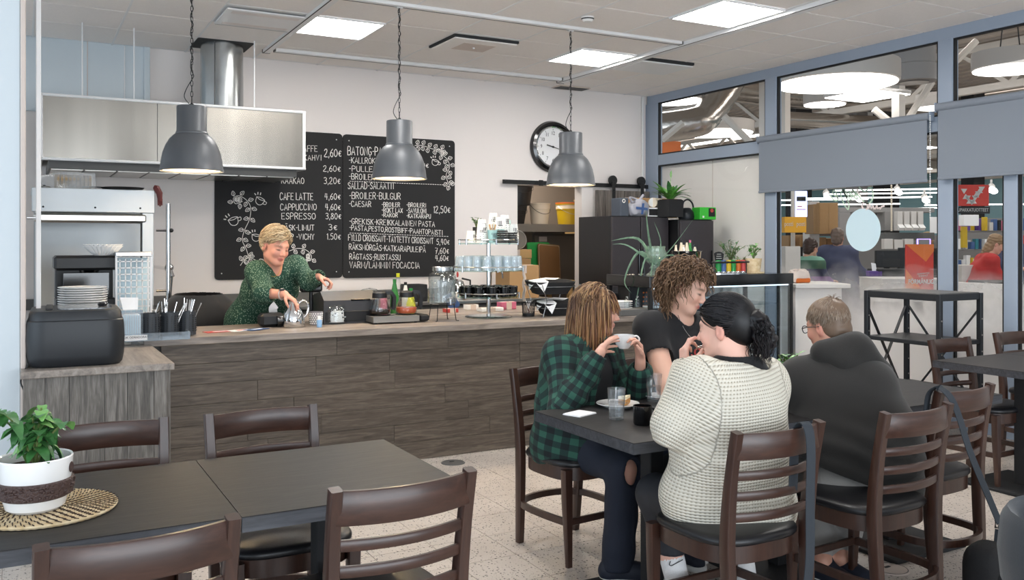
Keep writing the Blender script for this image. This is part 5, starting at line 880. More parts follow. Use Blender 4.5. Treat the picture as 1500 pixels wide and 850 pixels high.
def bread_basket(x, y, z, tilt, lab, w_=.36):
 o = thing('bread_basket', lab, 'basket', (x, y, z), R(-8)); m_ = Matrix.Rotation(R(tilt), 4, 'X'); b = B(); L_ = [(0, .72), (.012, .75), (.08, 1.0), (.095, 1.02), (.095, .98), (.015, .7)]; ol = rr(w_, .22, .06, 5); n = len(ol); vs = [m_ @ Vector((a * s_, c * s_, z_)) for z_, s_ in L_ for a, c in ol]
 b.add(vs, [(j * n + i, j * n + (i + 1) % n, (j + 1) * n + (i + 1) % n, (j + 1) * n + i) for j in range(len(L_) - 1) for i in range(n)] + [tuple(range(n))[::-1]]).done('body', 'black_matte', o, 40)
 rim = [m_ @ Vector((a * 1.02, c * 1.02, .06)) for a, c in ol]; B().tube(rim, .0025, 5, True).done('wire_rim', 'galvanised', o)
 cl = thing('napkin_liner', 'white paper liner draped over the corner of the ' + lab.split(' black')[0] + ' bread basket', 'napkin', (x, y, z), R(-8)); B().add([m_ @ Vector(v) for v in ((-.14, -.02, .1), (-.04, .02, .105), (-.06, -.112, .102), (-.1, -.125, .02), (-.16, -.1, .1), (-.17, .02, .1), (-.19, -.04, .03), (.02, -.05, .11), (.1, .04, .11), (0, .09, .11))], [(0, 1, 2, 4), (4, 2, 3), (5, 0, 4), (5, 4, 6), (0, 1, 8, 9, 5), (1, 7, 8)]).done('cloth', 'paper', cl, 0); return o
bp = at(832, 462, Z=KZ); bread_basket(3.62, 5.86, KZ + .012, 6, 'lower black oblong basket on the counter, two-tier stand'); bread_basket(3.55, 5.86, KZ + .17, 4, 'upper black oblong basket in the wire stand')
o = thing('basket_stand', 'thin wire stand holding the two bread baskets one above the other', 'stand', (3.58, 5.86, KZ))
for x in (-.16, .16):
 for y in (-.12, .12): B().tube([(x, y, 0), (x * .8, y, .12), (x * 1.05, y, .24)], .003, 6).done('wire', 'galvanised', o)
o = thing('whisk', 'white and brown twisted sugar stick standing behind the upper basket', 'stick', (3.46, 6.1, 1.0)); B().tube([(.006 * math.cos(t * 2), .006 * math.sin(t * 2), t * .03) for t in range(10)], .012, 6).done('twist', 'beige_trim', o); B().tube([(0, 0, -.1), (0, 0, .0)], .005, 6).done('stem', 'beige_trim', o)
# display case
o = thing('display_case', 'glass food display case with black frame at the counter end', 'display case', (4.98, 5.78, 0)); w_, d_, h_ = 1.52, .58, 1.2; B().box((0, 0, .2), (w_ - .02, d_ - .02, .4)).done('base', 'black', o); B().box((0, 0, h_ - .045), (w_, d_, .09), .004).done('top_frame', 'black_gloss', o)
for x in (-w_ / 2 + .02, w_ / 2 - .02):
 for y in (-d_ / 2 + .02, d_ / 2 - .02): B().box((x, y, .76), (.03, .03, .8)).done('post', 'black', o)
glass('case_glass', (.9, .95, .98), 1.8); B().box((0, -d_ / 2 + .008, .76), (w_ - .08, .006, .7)).done('front_glass', 'case_glass', o); B().box((w_ / 2 - .01, 0, .76), (.006, d_ - .08, .7)).done('side_glass', 'case_glass', o)
B().box((0, 0, .42), (w_ - .06, d_ - .04, .03)).done('deck', 'galvanised', o); B().box((0, .03, .7), (w_ - .08, d_ - .16, .008)).done('glass_shelf', 'case_glass', o); B().box((0, .03, .94), (w_ - .08, d_ - .16, .008)).done('glass_shelf', 'case_glass', o); B().box((0, -d_ / 2 + .02, 1.105), (w_ - .1, .015, .012)).done('added_glow_strip', mat('case_glow', (.85, .93, 1), .5, emit=1), o)  # the glowing strip is added, the case has no lamp there
[B().box((x, y, .76), (.72, .006, .66)).done('sliding_door', 'case_glass', o) for x, y in ((-.35, .27), (.36, .26))]
rg = random.Random(4)
for k in range(7):
 x = 4.72 + k * .11; q = lathe_thing('jam_glass', 'small striped glass with black and white label inside the display case, on the shelf', 'glass', (x, 5.76, .946), [('body', [(0, 0), (.03, 0), (.036, .06), (.033, .06), (0, .056)], 'pale_blue' if k % 2 else 'paper'), ('label_band', [(.0325, .015), (.0365, .045)], 'black')], 'small glasses in the display case', 16)
for k in range(5): x = 4.5 + k * .25; carton('pastry_box', 'flat white tray card on the deck inside the display case', (x, 5.74, .944 if k % 2 else .705), (.2, .14, .012), 'paper', .1, 'tray cards in the display case')
o = thing('cake_dome', 'clear domed cake cover in the display case behind the curly hair', 'cake dome', (4.5, 5.78, .944)); B().lathe([(0, 0), (.13, 0), (.13, .01), (0, .012)], 30).done('plate', 'ceramic', o); B().lathe([(.12, .012), (.12, .07), (.1, .11), (.05, .13), (0, .135)], 30).done('dome', 'stack_glass', o)
# things left of the display case on the counter
o = thing('stacked_trays', 'low grey stack of napkin trays beside the side plates', 'tray', (4.12, 5.62, KZ)); B().box((0, 0, .025), (.3, .2, .05), .004).done('body', 'grey_plastic', o)
lathe_thing('dark_bowl', 'black bowl behind the stack of side plates', 'bowl', (4.22, 6.0, KZ), [('body', [(0, 0), (.05, 0), (.07, .08), (.072, .14), (.068, .14), (.045, .01), (0, .01)], 'black')])
o = thing('spice_caddy', 'black perforated box of sugar sticks with orange slots beside the display case', 'box', (4.36, 5.86, KZ)); B().box((0, 0, .11), (.24, .16, .22), .006).done('body', 'black', o)
for k in range(4):
 for j in range(4): B().box((.02 + k * .028, -.081, .05 + j * .035), (.014, .003, .012)).done('slot', 'orange', o)  # slots coloured plain orange
for k in range(9): tag(B().cyl((0, 0, 0), (.02 * math.sin(k), 0, .1), .007, n=8).done('sugar_stick', 'ivory', loc=(4.28 + .02 * k, 5.86 + .02 * (k % 3), KZ + .2)), 'cream paper sugar stick standing in the black box by the display case', 'sugar stick', 'sugar sticks in the black box')
for k, x in enumerate((4.1, 4.2)): bottle('salt_shaker', ('left' if k == 0 else 'right') + ' small glass shaker on the grey tray stack', x, 5.62, KZ + .051, .022, .09, 'jar_glass', 'steel', .25)
# plants, bowl and cans on the display case
vz = 1.2; V = at(960, 400, Y=5.72); o = thing('vase', 'greenish cut-glass footed vase holding the spiky aloe', 'vase', (V.x, 5.72, 1.19)); glass('green_vase', (.82, .92, .86), 1.6, .03, .22, (.45, .55, .48)); B().lathe([(0, 0), (.07, 0), (.075, .012), (.05, .03), (.035, .05), (.05, .065), (.035, .08), (.05, .1), (.085, .13), (.09, .18), (.075, .22), (.082, .24), (.078, .24), (.07, .22), (.084, .17), (.04, .1), (0, .09)], 28).done('body', 'green_vase', o, 50)
o = thing('aloe_plant', 'spiky grey-green aloe with long arching leaves in the glass vase', 'plant', (V.x, 5.72, 1.43))
def px2(x, y, dy=0): p = at(x, y, Y=5.72 + dy); return p - Vector((V.x, 5.72, 1.43))
for i, (q, w_) in enumerate((([(958, 388), (950, 345), (946, 305)], .045), ([(962, 386), (985, 362), (1015, 322)], .022), ([(957, 385), (935, 350), (895, 353)], .05), ([(960, 386), (935, 370), (915, 410), (925, 430)], .045), ([(962, 388), (985, 385), (1005, 400)], .04), ([(958, 388), (945, 380), (935, 425), (930, 455)], .035), ([(960, 388), (958, 375), (952, 420), (958, 440)], .03), ([(962, 385), (968, 355), (958, 325)], .025), ([(960, 386), (975, 375), (990, 380), (975, 430)], .03), ([(957, 386), (920, 360), (897, 358)], .03))):
 dy = -.1 + .05 * (i % 5); P_ = smooth_line3([px2(*t, dy * j / (len(q) - 1)) for j, t in enumerate(q)], 5); n = len(P_); w_ *= .62; B().sweep(P_, [[(-w_ / 2 * s_, 0), (0, -w_ * .18 * s_), (w_ / 2 * s_, 0), (0, w_ * .05 * s_)] for s_ in [max(.06, (1 - (j / (n - 1)) ** 1.6)) for j in range(n)]], up=(0, 1, .1)).done('leaf', 'leaf_aloe', o, 60)
W = at(1004, 395, Y=5.80); o = thing('wine_bowl', 'polished steel bowl of small drink bottles on the display case', 'bowl', (W.x, 5.8, 1.2)); B().lathe([(0, 0), (.06, 0), (.065, .01), (.05, .02), (.09, .06), (.125, .13), (.13, .185), (.14, .19), (.126, .186), (.118, .13), (.08, .06), (0, .03)], 40).done('body', 'chrome', o, 60); B().box((0, -.118, .11), (.1, .004, .016)).done('print', 'black', o)
for k, (dx, m_, c_) in enumerate(((-.1, 'ivory', 'ivory'), (-.06, 'ivory', 'black'), (-.02, 'paper', 'ivory'), (.0, 'ivory', 'black'), (.05, 'green_glass', 'pink'), (.085, 'ivory', 'black'), (.1, 'sky_blue', 'sky_blue'))): bottle('drink_bottle', 'small drink bottle standing in the steel bowl, ' + ('leftmost', 'second from the left with black label', 'third from the left', 'middle with black label', 'green one', 'cream one on the right with dark cap', 'pale blue one at the right')[k], W.x + dx, 5.8 - .02 * (k % 2), 1.27, .022, .17 + .04 * (k in (1, 3, 4)), m_, c_, .4, band='black' if k in (1, 3, 5) else None, group='bottles in the steel bowl')
def potted(x, y, z, r, h, n, sp, hh, L_, W_, mats, seed, lab, m_='straw', st=8):
 o = thing('potted_herb', lab, 'plant', (x, y, z)); B().lathe([(0, 0), (r * .8, 0), (r, h), (r * .93, h), (r * .75, .01), (0, .01)], 24).done('pot', m_, o); B().lathe([(0, h * .9), (r * .92, h * .9)], 20).done('soil', 'soil', o); plant(o, n, (0, 0, h * .9), sp, hh, L_, W_, mats, seed, stems=st, droop=.5); return o
a_ = at(1070, 390, Y=5.9); potted(a_.x, 5.9, 1.2, .085, .1, 90, .13, .19, .045, .024, ['leaf_herb', 'leaf_dark'], 3, 'bushy dark green herb in a straw pot on the display case', st=14)
a_ = at(1086, 390, Y=5.7); potted(a_.x, 5.72, 1.2, .07, .09, 50, .09, .06, .05, .008, ['leaf_grey'], 5, 'grey-green trailing plant in a low straw pot on the display case')
a_ = at(1101, 392, Y=5.66); potted(a_.x, 5.64, 1.2, .07, .125, 32, .07, .14, .06, .03, ['leaf_green', 'leaf_light'], 6, 'bright green plant in a straw pot at the right of the display case')
a_ = at(1095, 398, Y=5.55); o = thing('coaster', 'woven straw coaster under the right herb pot', 'coaster', (at(1101, 392, Y=5.66).x, 5.64, 1.2)); B().tube([(.085 * math.cos(2 * PI * i / 24), .085 * math.sin(2 * PI * i / 24), .006) for i in range(24)], .007, 6, True).done('coil', 'straw', o)
o = thing('can_holder', 'oval black rimmed holder of small colourful tins on the display case', 'holder', (at(1068, 400, Y=5.62).x, 5.60, 1.2)); ov = [(.19 * math.cos(2 * PI * i / 32), .06 * math.sin(2 * PI * i / 32)) for i in range(32)]; B().tube([(x, y, .098) for x, y in ov], .009, 6, True).done('rim', 'black', o); B().prism(ov, (0, 0, 0), (1, 0, 0), (0, 1, 0), (0, 0, .008)).done('base', 'chrome', o)
for x in (-.17, .17): B().cyl((x, 0, 0), (x, 0, .098), .005).done('post', 'black', o)
for k, (m_, l_) in enumerate((('green', 'pale green'), ('blue', 'blue'), ('yellow', 'yellow and red'), ('green', 'green'), ('orange', 'orange and black'), ('red', 'red'))): x = at(1068, 400, Y=5.62).x - .135 + .053 * k; q = lathe_thing('tin', l_ + ' drink tin in the oval black rimmed holder, ' + ('first', 'second', 'third', 'fourth', 'fifth', 'last')[k] + ' from the left', 'tin', (x, 5.60, 1.209), [('body', [(0, 0), (.024, 0), (.025, .01), (.025, .095), (.022, .105), (0, .106)], m_), ('bottom_ring', [(.0245, .0), (.0255, .004), (.0255, .012)], 'chrome')], 'tins in the oval holder', 18)
o = thing('price_sign', 'small black scalloped price sign clipped to a herb pot', 'sign', (at(1053, 370, Y=5.6).x, 5.60, 1.31)); B().prism([(-.05, .06), (-.035, 0), (.045, 0), (.055, .055), (.03, .07), (0, .075), (-.03, .07)], (0, 0, 0), (1, 0, 0), (0, 0, 1), (0, .004, 0)).done('plate', 'chalkboard', o); [B().box((0, -.001, .02 + .017 * k), (.06 - .008 * k, .002, .003)).done('chalk_line', 'chalk', o) for k in range(3)]; B().cyl((0, .002, -.1), (0, .002, .0), .002, n=6).done('stem', 'cable', o)
# tall black cabinets
def fridge(x0, x1, y, h, lab, n_):
 o = thing('tall_cabinet', lab, 'cabinet', ((x0 + x1) / 2, y + .3, 0)); w_ = x1 - x0; B().box((0, .02, h / 2), (w_, .56, h), .004).done('body', 'black', o)
 for k in range(n_): B().box((-w_ / 2 + w_ * (k + .5) / n_, -.275, h / 2 + .02), (w_ / n_ - .012, .03, h - .06), .004).done('door', mat('cab_brown', '353033', .4) if 'cab_brown' not in M else 'cab_brown', o); B().box((-w_ / 2 + w_ * (k + (.92 if k == 0 else .08)) / n_, -.3, h * .55), (.015, .02, .9), .003).done('handle', 'black_gloss', o)
a_, b_, c_ = at(897, 318, Y=7.15).x, at(981, 317, Y=7.15).x, at(1047, 320, Y=7.0).x; fridge(a_, b_, 7.15, 1.72, 'tall dark brown two-door cabinet right of the barn door', 2); fridge(b_ + .02, c_, 7.0, 1.69, 'tall black cabinet with flat side by the window, under the green box', 1)
CB = 1.721
o = thing('shopping_bag', 'crumpled grey plastic carrier bag with blue cross on the cabinet', 'bag', (at(931, 310, Y=7.3).x, 7.3, CB)); b = softbox((0, 0, .075), (.26, .2, .16), .6); rg = random.Random(3); b.v = [(x + rg.uniform(-.008, .008), y + rg.uniform(-.008, .008), max(0, z + rg.uniform(-.008, .008)) * (1.1 if x > 0 else .85)) for x, y, z in b.v]; b.done('body', mat('bag_grey', '9a9aa2', .4), o, 30); B().tube(smooth_line3([(-.04, 0, .14), (-.07, 0, .19), (.02, 0, .17)]), .012, 6).tube(smooth_line3([(.03, 0, .14), (.08, 0, .2), (.1, 0, .22)]), .014, 6).done('handle', 'bag_grey', o)
B().prism([(-.07, .01), (.07, .0), (.07, .025), (-.07, .035)], (0, -.102, .06), (1, 0, 0), (0, 0, 1), (0, -.004, 0)).prism([(-.01, -.05), (.015, -.05), (.03, .06), (.005, .06)], (0, -.103, .07), (1, 0, 0), (0, 0, 1), (0, -.004, 0)).done('cross_print', 'blue', o)
o = carton('cardboard_box', 'long brown cardboard box behind the carrier bag on the cabinet', (at(955, 300, Y=7.5).x, 7.53, CB), (.62, .14, .2)); o = thing('paper_roll', 'cream paper roll seen end-on above a small white-framed picture', 'roll', (at(956, 300, Y=7.28).x, 7.28, CB + .09)); B().cyl((0, 0, .055), (.16, .09, .055), .05, n=24).done('roll', 'ivory', o); B().lathe([(.0, 0), (.047, 0)], 20, (-.002, -.002, .055), Matrix.Rotation(R(90), 4, 'X') @ Matrix.Rotation(R(0), 4, 'Y')).done('end_disc', 'paper', o)
o = thing('picture_frame', 'small white-framed chalk picture under the paper roll', 'picture frame', (at(958, 310, Y=7.22).x, 7.24, CB)); B().box((0, 0, .045), (.13, .015, .09), .002).done('frame', 'paper', o); B().box((0, -.009, .045), (.105, .003, .065)).done('picture', 'chalkboard', o)
o = thing('speaker_box', 'dark box with round dial at the left end of the cabinet top', 'box', (at(908, 305, Y=7.3).x, 7.3, CB)); B().box((0, 0, .09), (.1, .16, .18), .005).done('body', mat('box_blue', '4a505a', .6), o); B().lathe([(.012, 0), (.016, .003), (.02, 0)], 16, (-.01, -.081, .15), Matrix.Rotation(R(90), 4, 'X')).done('dial', 'cream', o)
P3 = at(982, 316, Y=7.12); pl = thing('peace_lily', 'lush green peace lily with one bud in a black square pot', 'plant', (P3.x, 7.12, CB - .005)); B().prism([(-.09, -.09), (.09, -.09), (.09, .09), (-.09, .09)], (0, 0, .0), (1, 0, 0), (0, 1, 0), (0, 0, .17)).done('pot', 'black_matte', pl); B().box((0, 0, .172), (.16, .16, .01)).done('soil', 'soil', pl); rg = random.Random(6)
for k in range(26): a = rg.uniform(0, 6.28); e = rg.uniform(.3, 2.2); b = B(); leafmesh(b, (.02 * math.cos(a), .02 * math.sin(a), .17), (math.cos(a), math.sin(a) * .7, e), (0, 0, 1), rg.uniform(.16, .27), .055, rg.uniform(.2, .8), .25, 6); b.done('leaf', rg.choice(['leaf_green', 'leaf_green', 'leaf_dark', 'leaf_light']), pl, 60)
B().tube([(0, 0, .17), (.0, 0, .35), (.01, 0, .41)], .003, 5).done('bud_stem', 'leaf_light', pl); b = B(); leafmesh(b, (.01, 0, .39), (0.05, 0, 1), (0, 1, 0), .08, .03, 0, .4); b.done('bud', 'leaf_light', pl)
o = thing('watering_can', 'dark grey watering can with a big loop handle on the cabinet', 'watering can', (at(1010, 317, Y=7.15).x, 7.2, CB - .03)); B().lathe([(0, 0), (.075, 0), (.085, .03), (.075, .08), (.045, .12), (.03, .125), (0, .125)], 24).done('body', 'dark_metal', o, 60); B().tube(smooth_line3([(-.05, 0, .1), (-.04, 0, .18), (.02, 0, .21), (.08, 0, .17), (.095, 0, .08), (.07, 0, .03)], 5), .009, 8).done('handle', 'dark_metal', o, 60); B().tube(smooth_line3([(-.06, 0, .04), (-.1, 0, .07), (-.12, 0, .12)]), [.014] * 13, 8).done('spout', 'dark_metal', o, 60)
o = thing('green_box', 'bright green box with black label at the right end of the cabinet', 'box', (at(1036, 315, Y=7.05).x, 7.1, CB - .03), R(-4)); B().box((0, 0, .065), (.2, .14, .125), .004).done('body', mat('bright_green', '3fc03a', .5), o); B().box((.045, -.071, .075), (.08, .003, .085)).done('label_patch', 'black', o); B().lathe([(0, 0), (.02, 0)], 16, (.045, -.0735, .095), Matrix.Rotation(R(90), 4, 'X')).done('logo', 'red', o); B().box((-.06, -.071, .03), (.02, .003, .02)).done('mark', 'paper', o)
# sink area and rear odds and ends
o = thing('faucet', 'tall chrome goose-neck tap behind the round stand', 'tap', (at(722, 420, Y=7.95).x, 8.0, .9)); B().tube(smooth_line3([(0, 0, 0), (0, 0, .2), (0, -.02, .27), (.05, -.04, .3), (.1, -.06, .26), (.11, -.06, .2)], 5), .012, 8).done('spout', 'chrome', o, 60); B().cyl((0, 0, 0), (0, 0, .05), .024).done('base', 'chrome', o)
o = thing('kettle', 'steel kettle with a red knob behind the round stand', 'kettle', (at(700, 430, Y=7.6).x, 8.05, .901)); B().lathe([(0, 0), (.08, 0), (.085, .05), (.08, .12), (.06, .17), (.03, .19), (0, .2)], 28).done('body', 'chrome', o, 50); B().ball((0, 0, .24), (.012, .012, .03), 10).done('knob', 'red', o); B().tube([(.08, 0, .08), (.14, 0, .1), (.14, 0, .18), (.05, 0, .2)], .01, 8).done('handle', 'black', o)
o = thing('black_bin', 'black open box on the back bench left of the blue cloth', 'box', (at(615, 445, Y=7.8).x, 7.95, .901)); B().box((0, 0, .08), (.2, .2, .16), .006).done('body', 'black', o); B().box((0, -.101, .09), (.16, .004, .11)).done('opening', 'slot', o)
o = thing('blue_cloth', 'blue and white dishcloth hanging before the black open box', 'cloth', (at(620, 445, Y=7.4).x, 6.8, KZ)); b = softbox((0, 0, .07), (.11, .04, .14), .7); b.v = [(x + .02 * math.sin(z * 50), y + .01 * math.sin(x * 80), z) for x, y, z in b.v]; b.done('folds', 'blue', o, 60); B().box((.02, -.02, .12), (.06, .02, .05), .01).done('white_edge', 'paper', o)
for i, (px, y, m_, w_, h_, lab) in enumerate(((690, 6.7, 'paper', .1, .04, 'white folded paper behind the round stand'), (742, 6.6, 'pink', .14, .06, 'pink packet behind the round stand'), (718, 6.45, 'paper', .2, .03, 'white flat case behind the round stand'), (660, 6.5, 'red', .1, .03, 'red packet under the water dispenser'))): carton('packet', lab, (at(px, 440, Y=y).x, y, KZ), (w_, .09, h_), m_)
carton('cardboard_box', 'brown cardboard box standing behind the round stand by the doorway, upper', (at(783, 400, Y=7.6).x, 7.95, .901), (.34, .3, .33));
o = thing('sack', 'dark cloth sack behind the round stand, left of the kettle', 'sack', (at(681, 430, Y=7.5).x, 7.9, .901)); softbox((0, 0, .12), (.14, .12, .25), .6).done('body', 'black_matte', o, 60)
# ---------------------------------------------------------------- supermarket hall beyond the window wall
mat('hall_floor', 'b5aea6', .35); mat('hall_wall', '7fa3ab', .8); mat('deck', 'b9aea3', .8); mat('truss', 'cfc9c1', .6); mat('foil', 'bdb7b0', .22, .95, bump=.5, bscale=14)
mat('grey_shelf', '8d8a88', .6); mat('hall_white', 'c9c5c0', .6); mat('screen', (.55, .62, .95), .4, emit=1.1); mat('skin_far', 'c99a83', .6)
struct(B().box((36.6, 10, -.05), (60, 90, .1)).done('floor_hall', 'hall_floor')); hw = B().box((40, 20, 2.5), (.2, 90, 5.4)).box((34, 55, 2.5), (60, .2, 5.4)); struct(hw.done('wall_hall', 'hall_wall'))
hc = struct(B().box((34, 20, 5.0), (56, 74, .1)).done('ceiling_hall', 'deck'))
b = B()
for k in range(150): b.box((7 + k * .36, 18, 4.93), (.14, 70, .06))
stuff(b.done('deck_ribs', 'deck', hc))
for k in range(9): B().box((33, 2 + k * 5.6, 4.72), (54, .16, .3)).done('beam', 'truss', hc)
for k in range(6):          # lattice trusses
 X_ = 9.5 + k * 5; b = B().box((X_, 20, 4.1), (.12, 60, .12)).box((X_, 20, 4.8), (.12, 60, .12))
 for j in range(30): y = -8 + j * 1.9; b.sweep([(X_, y, 4.12), (X_, y + .95, 4.8), (X_, y + 1.9, 4.12)], [(-.04, -.04), (.04, -.04), (.04, .04), (-.04, .04)])
 tag(b.done('roof_truss', 'truss'), 'pale steel roof truss in the hall beyond the windows', 'truss', 'roof trusses in the hall')
def hlamp(x, y, D, zf, lab, sq=False):
 t = D * F / 1; o = None; p = at(x, y, Z=zf); o = thing('hanging_lamp', lab, 'lamp', p, group='large hall lamps')
 r_ = D / 2
 if sq: B().box((0, 0, .03), (D, D, .05), .01).done('housing', 'hall_white', o); B().box((0, 0, .0), (D * .96, D * .96, .012)).done('diffuser', 'hall_glow', o)
 else: B().lathe([(0, .22), (r_ * 1.02, .22), (r_ * 1.02, .02), (r_ * .98, .01)], 48).done('housing', mat('lamp_felt', 'b9b3ad', .8) if 'lamp_felt' not in M else 'lamp_felt', o); B().lathe([(0, .0), (r_ * .98, .0), (r_ * .98, .012)], 48).done('diffuser', 'hall_glow', o)
 for s_ in (-1, 1): B().cyl((s_ * r_ * .5, 0, .2), (0, 0, 5 - p.z), .008, n=5).done('wire', 'cable', o)
hlamp(1225, 124, 1.25, 3.15, 'biggest round glowing lamp seen through the second upper window'); hlamp(1045, 196, 1.5, 3.55, 'round glowing lamp with felt rim in the left upper window'); hlamp(1208, 154, .62, 3.57, 'small round glowing lamp below the biggest one'); hlamp(1480, 103, .85, 3.57, 'round glowing lamp in the right upper window'); hlamp(1372, 159, .6, 3.57, 'round glowing lamp cut by the mullion above the blind'); hlamp(985, 149, .9, 3.6, 'round glowing lamp at the left edge of the left upper window'); hlamp(1270, 141, .8, 3.45, 'square tilted glowing panel lamp beside the big round one', True)
for k in range(4):
 for j in range(2): X_ = 12 + k * 8; o = tag(B().box((0, 0, 0), (.5, 22, .05)).done('hall_fill_strip', 'hall_glow', loc=(X_, 2 + 26 * j, 4.8)), 'long white glowing strip added under the hall ceiling to light it', 'lamp', 'added glowing strips in the hall')  # glowing strips added to illuminate the hall
for i, (a, l_, lab) in enumerate((((1175, 293, 16.), 2.2, 'first'), ((1210, 300, 17.), 2.6, 'second'), ((1260, 290, 15.), 2.2, 'third'), ((1300, 278, 14.), 1.6, 'fourth'), ((1330, 283, 16.), 2.8, 'fifth'), ((1345, 305, 18.), 2.0, 'sixth'), ((1430, 300, 17.), 1.8, 'seventh'))):
 p = at(a[0], a[1], t=a[2]); o = tag(B().box((0, 0, 0), (l_, .03, .02)).done('strip_light', 'hall_glow', loc=p), 'white strip light above the shop floor under the blinds, %s from the left' % lab, 'lamp', 'strip lights'); o.rotation_euler = (0, 0, -YAW - .3)
for i, (x, y, t_) in enumerate(((1210, 293, 13), (1256, 297, 13), (1314, 287, 13), (1354, 299, 13), (1452, 285, 12))):
 p = at(x, y, t=t_); o = thing('spotlight', 'small white spotlight on a rail behind the glass, number %s from the left' % ('one', 'two', 'three', 'four', 'five')[i], 'spotlight', p); B().cyl((0, 0, .1), (0, 0, .2), .015).ball((0, 0, .1), .05, 10).done('head', 'hall_white', o); B().lathe([(0, 0), (.05, 0), (.06, .02)], 14, (-.03, -.04, .04), Matrix.Rotation(.8, 4, 'Y')).done('bulb_face', 'hall_glow', o)
o = thing('spiral_duct', 'bent foil ventilation duct behind the left upper window', 'duct', (0, 0, 0)); B().tube(smooth_line3([at(960, 188, t=13), at(1015, 180, t=13), at(1035, 170, t=13.2), at(1065, 130, t=14), at(1075, 110, t=14.5)], 6), .22, 18).done('foil_pipe', 'foil', o, 60); B().tube([at(1050, 128, t=17), at(1140, 140, t=18), at(1420, 158, t=21)], .24, 18).done('foil_pipe', 'foil', o, 60); B().tube([at(1140, 175, t=17), at(1380, 186, t=19)], .16, 14).done('foil_pipe', 'foil', o, 60)
o = thing('air_diffuser', 'large grey drum air diffuser hanging behind the second upper window', 'vent', at(1339, 121, t=10.5)); B().lathe([(.0, 0), (.1, 0), (.25, .01), (.25, .2), (.235, .21), (.235, .5)], 30).done('drum', 'grey_shelf', o); B().lathe([(0, -.004), (.16, -.004)], 24).done('grille', 'hall_white', o)
for i, (x, y0, y1, t_) in enumerate(((1316, 205, 60, 12), (1150, 215, 90, 15), (1120, 215, 60, 14))): p, q = at(x, y0, t=t_), at(x, y1, t=t_); tag(B().box(((p.x + q.x) / 2, (p.y + q.y) / 2, (p.z + q.z) / 2), (.12, .12, q.z - p.z)).done('steel_column', 'truss'), 'pale steel hanger column behind the upper windows, ' + ('right of the big lamp', 'left of the big lamp', 'in the left pane')[i], 'column')
for i, (a, b_) in enumerate((((1280, 160), (1305, 180)), ((1330, 175), (1365, 120)), ((1400, 90), (1430, 60)), ((1060, 170), (1100, 210)), ((970, 205), (1000, 180)))): tag(B().tube([at(*a, t=12.5), at(*b_, t=12.5)], .05, 6).done('roof_brace', 'truss'), 'diagonal pale steel roof brace behind the upper glass, ' + ('one', 'two', 'three', 'four', 'five')[i], 'brace')
o = tag(B().box((0, 0, 0), (.6, .1, .35)).done('orange_panel', 'orange', loc=at(974, 222, t=15)), 'orange panel at the lower left of the left upper window', 'panel')
# far steel wall posts and beam
for i, (x, w_) in enumerate(((1255, .35), (1170, .5), (1298, .5), (1425, .4))): p = at(x, 330, t=20); tag(B().box((p.x, p.y, 2.5), (w_, .3, 5)).done('steel_column', 'grey_shelf' if i == 0 else 'black_matte'), ('grey steel column', 'black speaker column at left', 'black column with hanging chain', 'black column behind the red sign')[i] + ' in the far hall', 'column')
c = at(1302, 300, t=10); o = B()
for k in range(26): o.ball((0, 0, -.02 * k), .012, 5)
tag(stuff(o.done('hanging_chain', 'ivory', loc=at(1306, 272, t=10))), 'pale chain hanging beside the disc sticker', 'chain')
def card(n, lab, cat, x0, y0, x1, y1, t_, m_, th=.04, yaw=None):
 p, q = at(x0, y1, t=t_), at(x1, y0, t=t_); w_ = math.hypot(q.x - p.x, q.y - p.y); o = thing(n, lab, cat, ((p.x + q.x) / 2, (p.y + q.y) / 2, p.z), math.atan2(q.y - p.y, q.x - p.x)); B().box((0, 0, (q.z - p.z) / 2), (w_, th, q.z - p.z), min(th, .02) * .2).done('panel', m_, o); o['w'] = w_; o['h'] = q.z - p.z; return o
# parcel point: yellow sign, screen, cartons
mat('yellow_sign', 'e0a322', .5); o = card('parcel_sign', 'yellow parcel point sign box reading posti on two faces', 'sign', 1147, 318, 1179, 341, 11.5, 'yellow_sign', .12)
for k, dx in enumerate((-.075, .06)): text('posti', 'lettering', .085, 'hall_white', o, (dx * 1.15, -.064, .11), (R(90), 0, 0), sx=.68)
card('sign_pole', 'white post carrying the yellow parcel sign', 'post', 1159, 278, 1164, 430, 11.7, 'hall_white', .05); o = card('info_screen', 'tall bright blue-white info screen above the yellow sign', 'screen', 1164, 280, 1182, 318, 11.9, 'screen', .03); B().box((0, -.02, .24), (.12, .006, .06)).done('picture_band', 'slot', o); B().box((-.02, -.02, .14), (.06, .006, .012)).box((0, -.02, .1), (.12, .006, .01)).done('text_line', 'red', o)
card('white_cabinet', 'white low cabinet at the parcel point left edge', 'cabinet', 1145, 361, 1167, 425, 11.2, 'hall_white', .3); card('white_cabinet', 'tall white panel cabinet left of the brown carton', 'cabinet', 1181, 296, 1195, 410, 12.5, 'hall_white', .3)
def fbox(lab, x0, y0, x1, y1, t_, m_='cardboard', cat='box', n='carton', dp=.35): o = card(n, lab, cat, x0, y0, x1, y1, t_, m_, dp); B().box((0, -dp / 2 - .002, o['h'] * .5), (.003, .002, o['h'] * .95)).done('flap_seam', 'cardboard_dark', o); return o
fbox('tall brown carton standing on the parcel shelf', 1194, 298, 1221, 343, 12.4); fbox('darker brown carton side piece left of the tall carton', 1185, 300, 1194, 343, 12.2, 'cardboard_dark'); ps = card('parcel_shelf', 'parcel shelf holding brown cartons behind the two customers', 'shelf', 1190, 343, 1232, 346, 12.6, 'grey_shelf', .4)
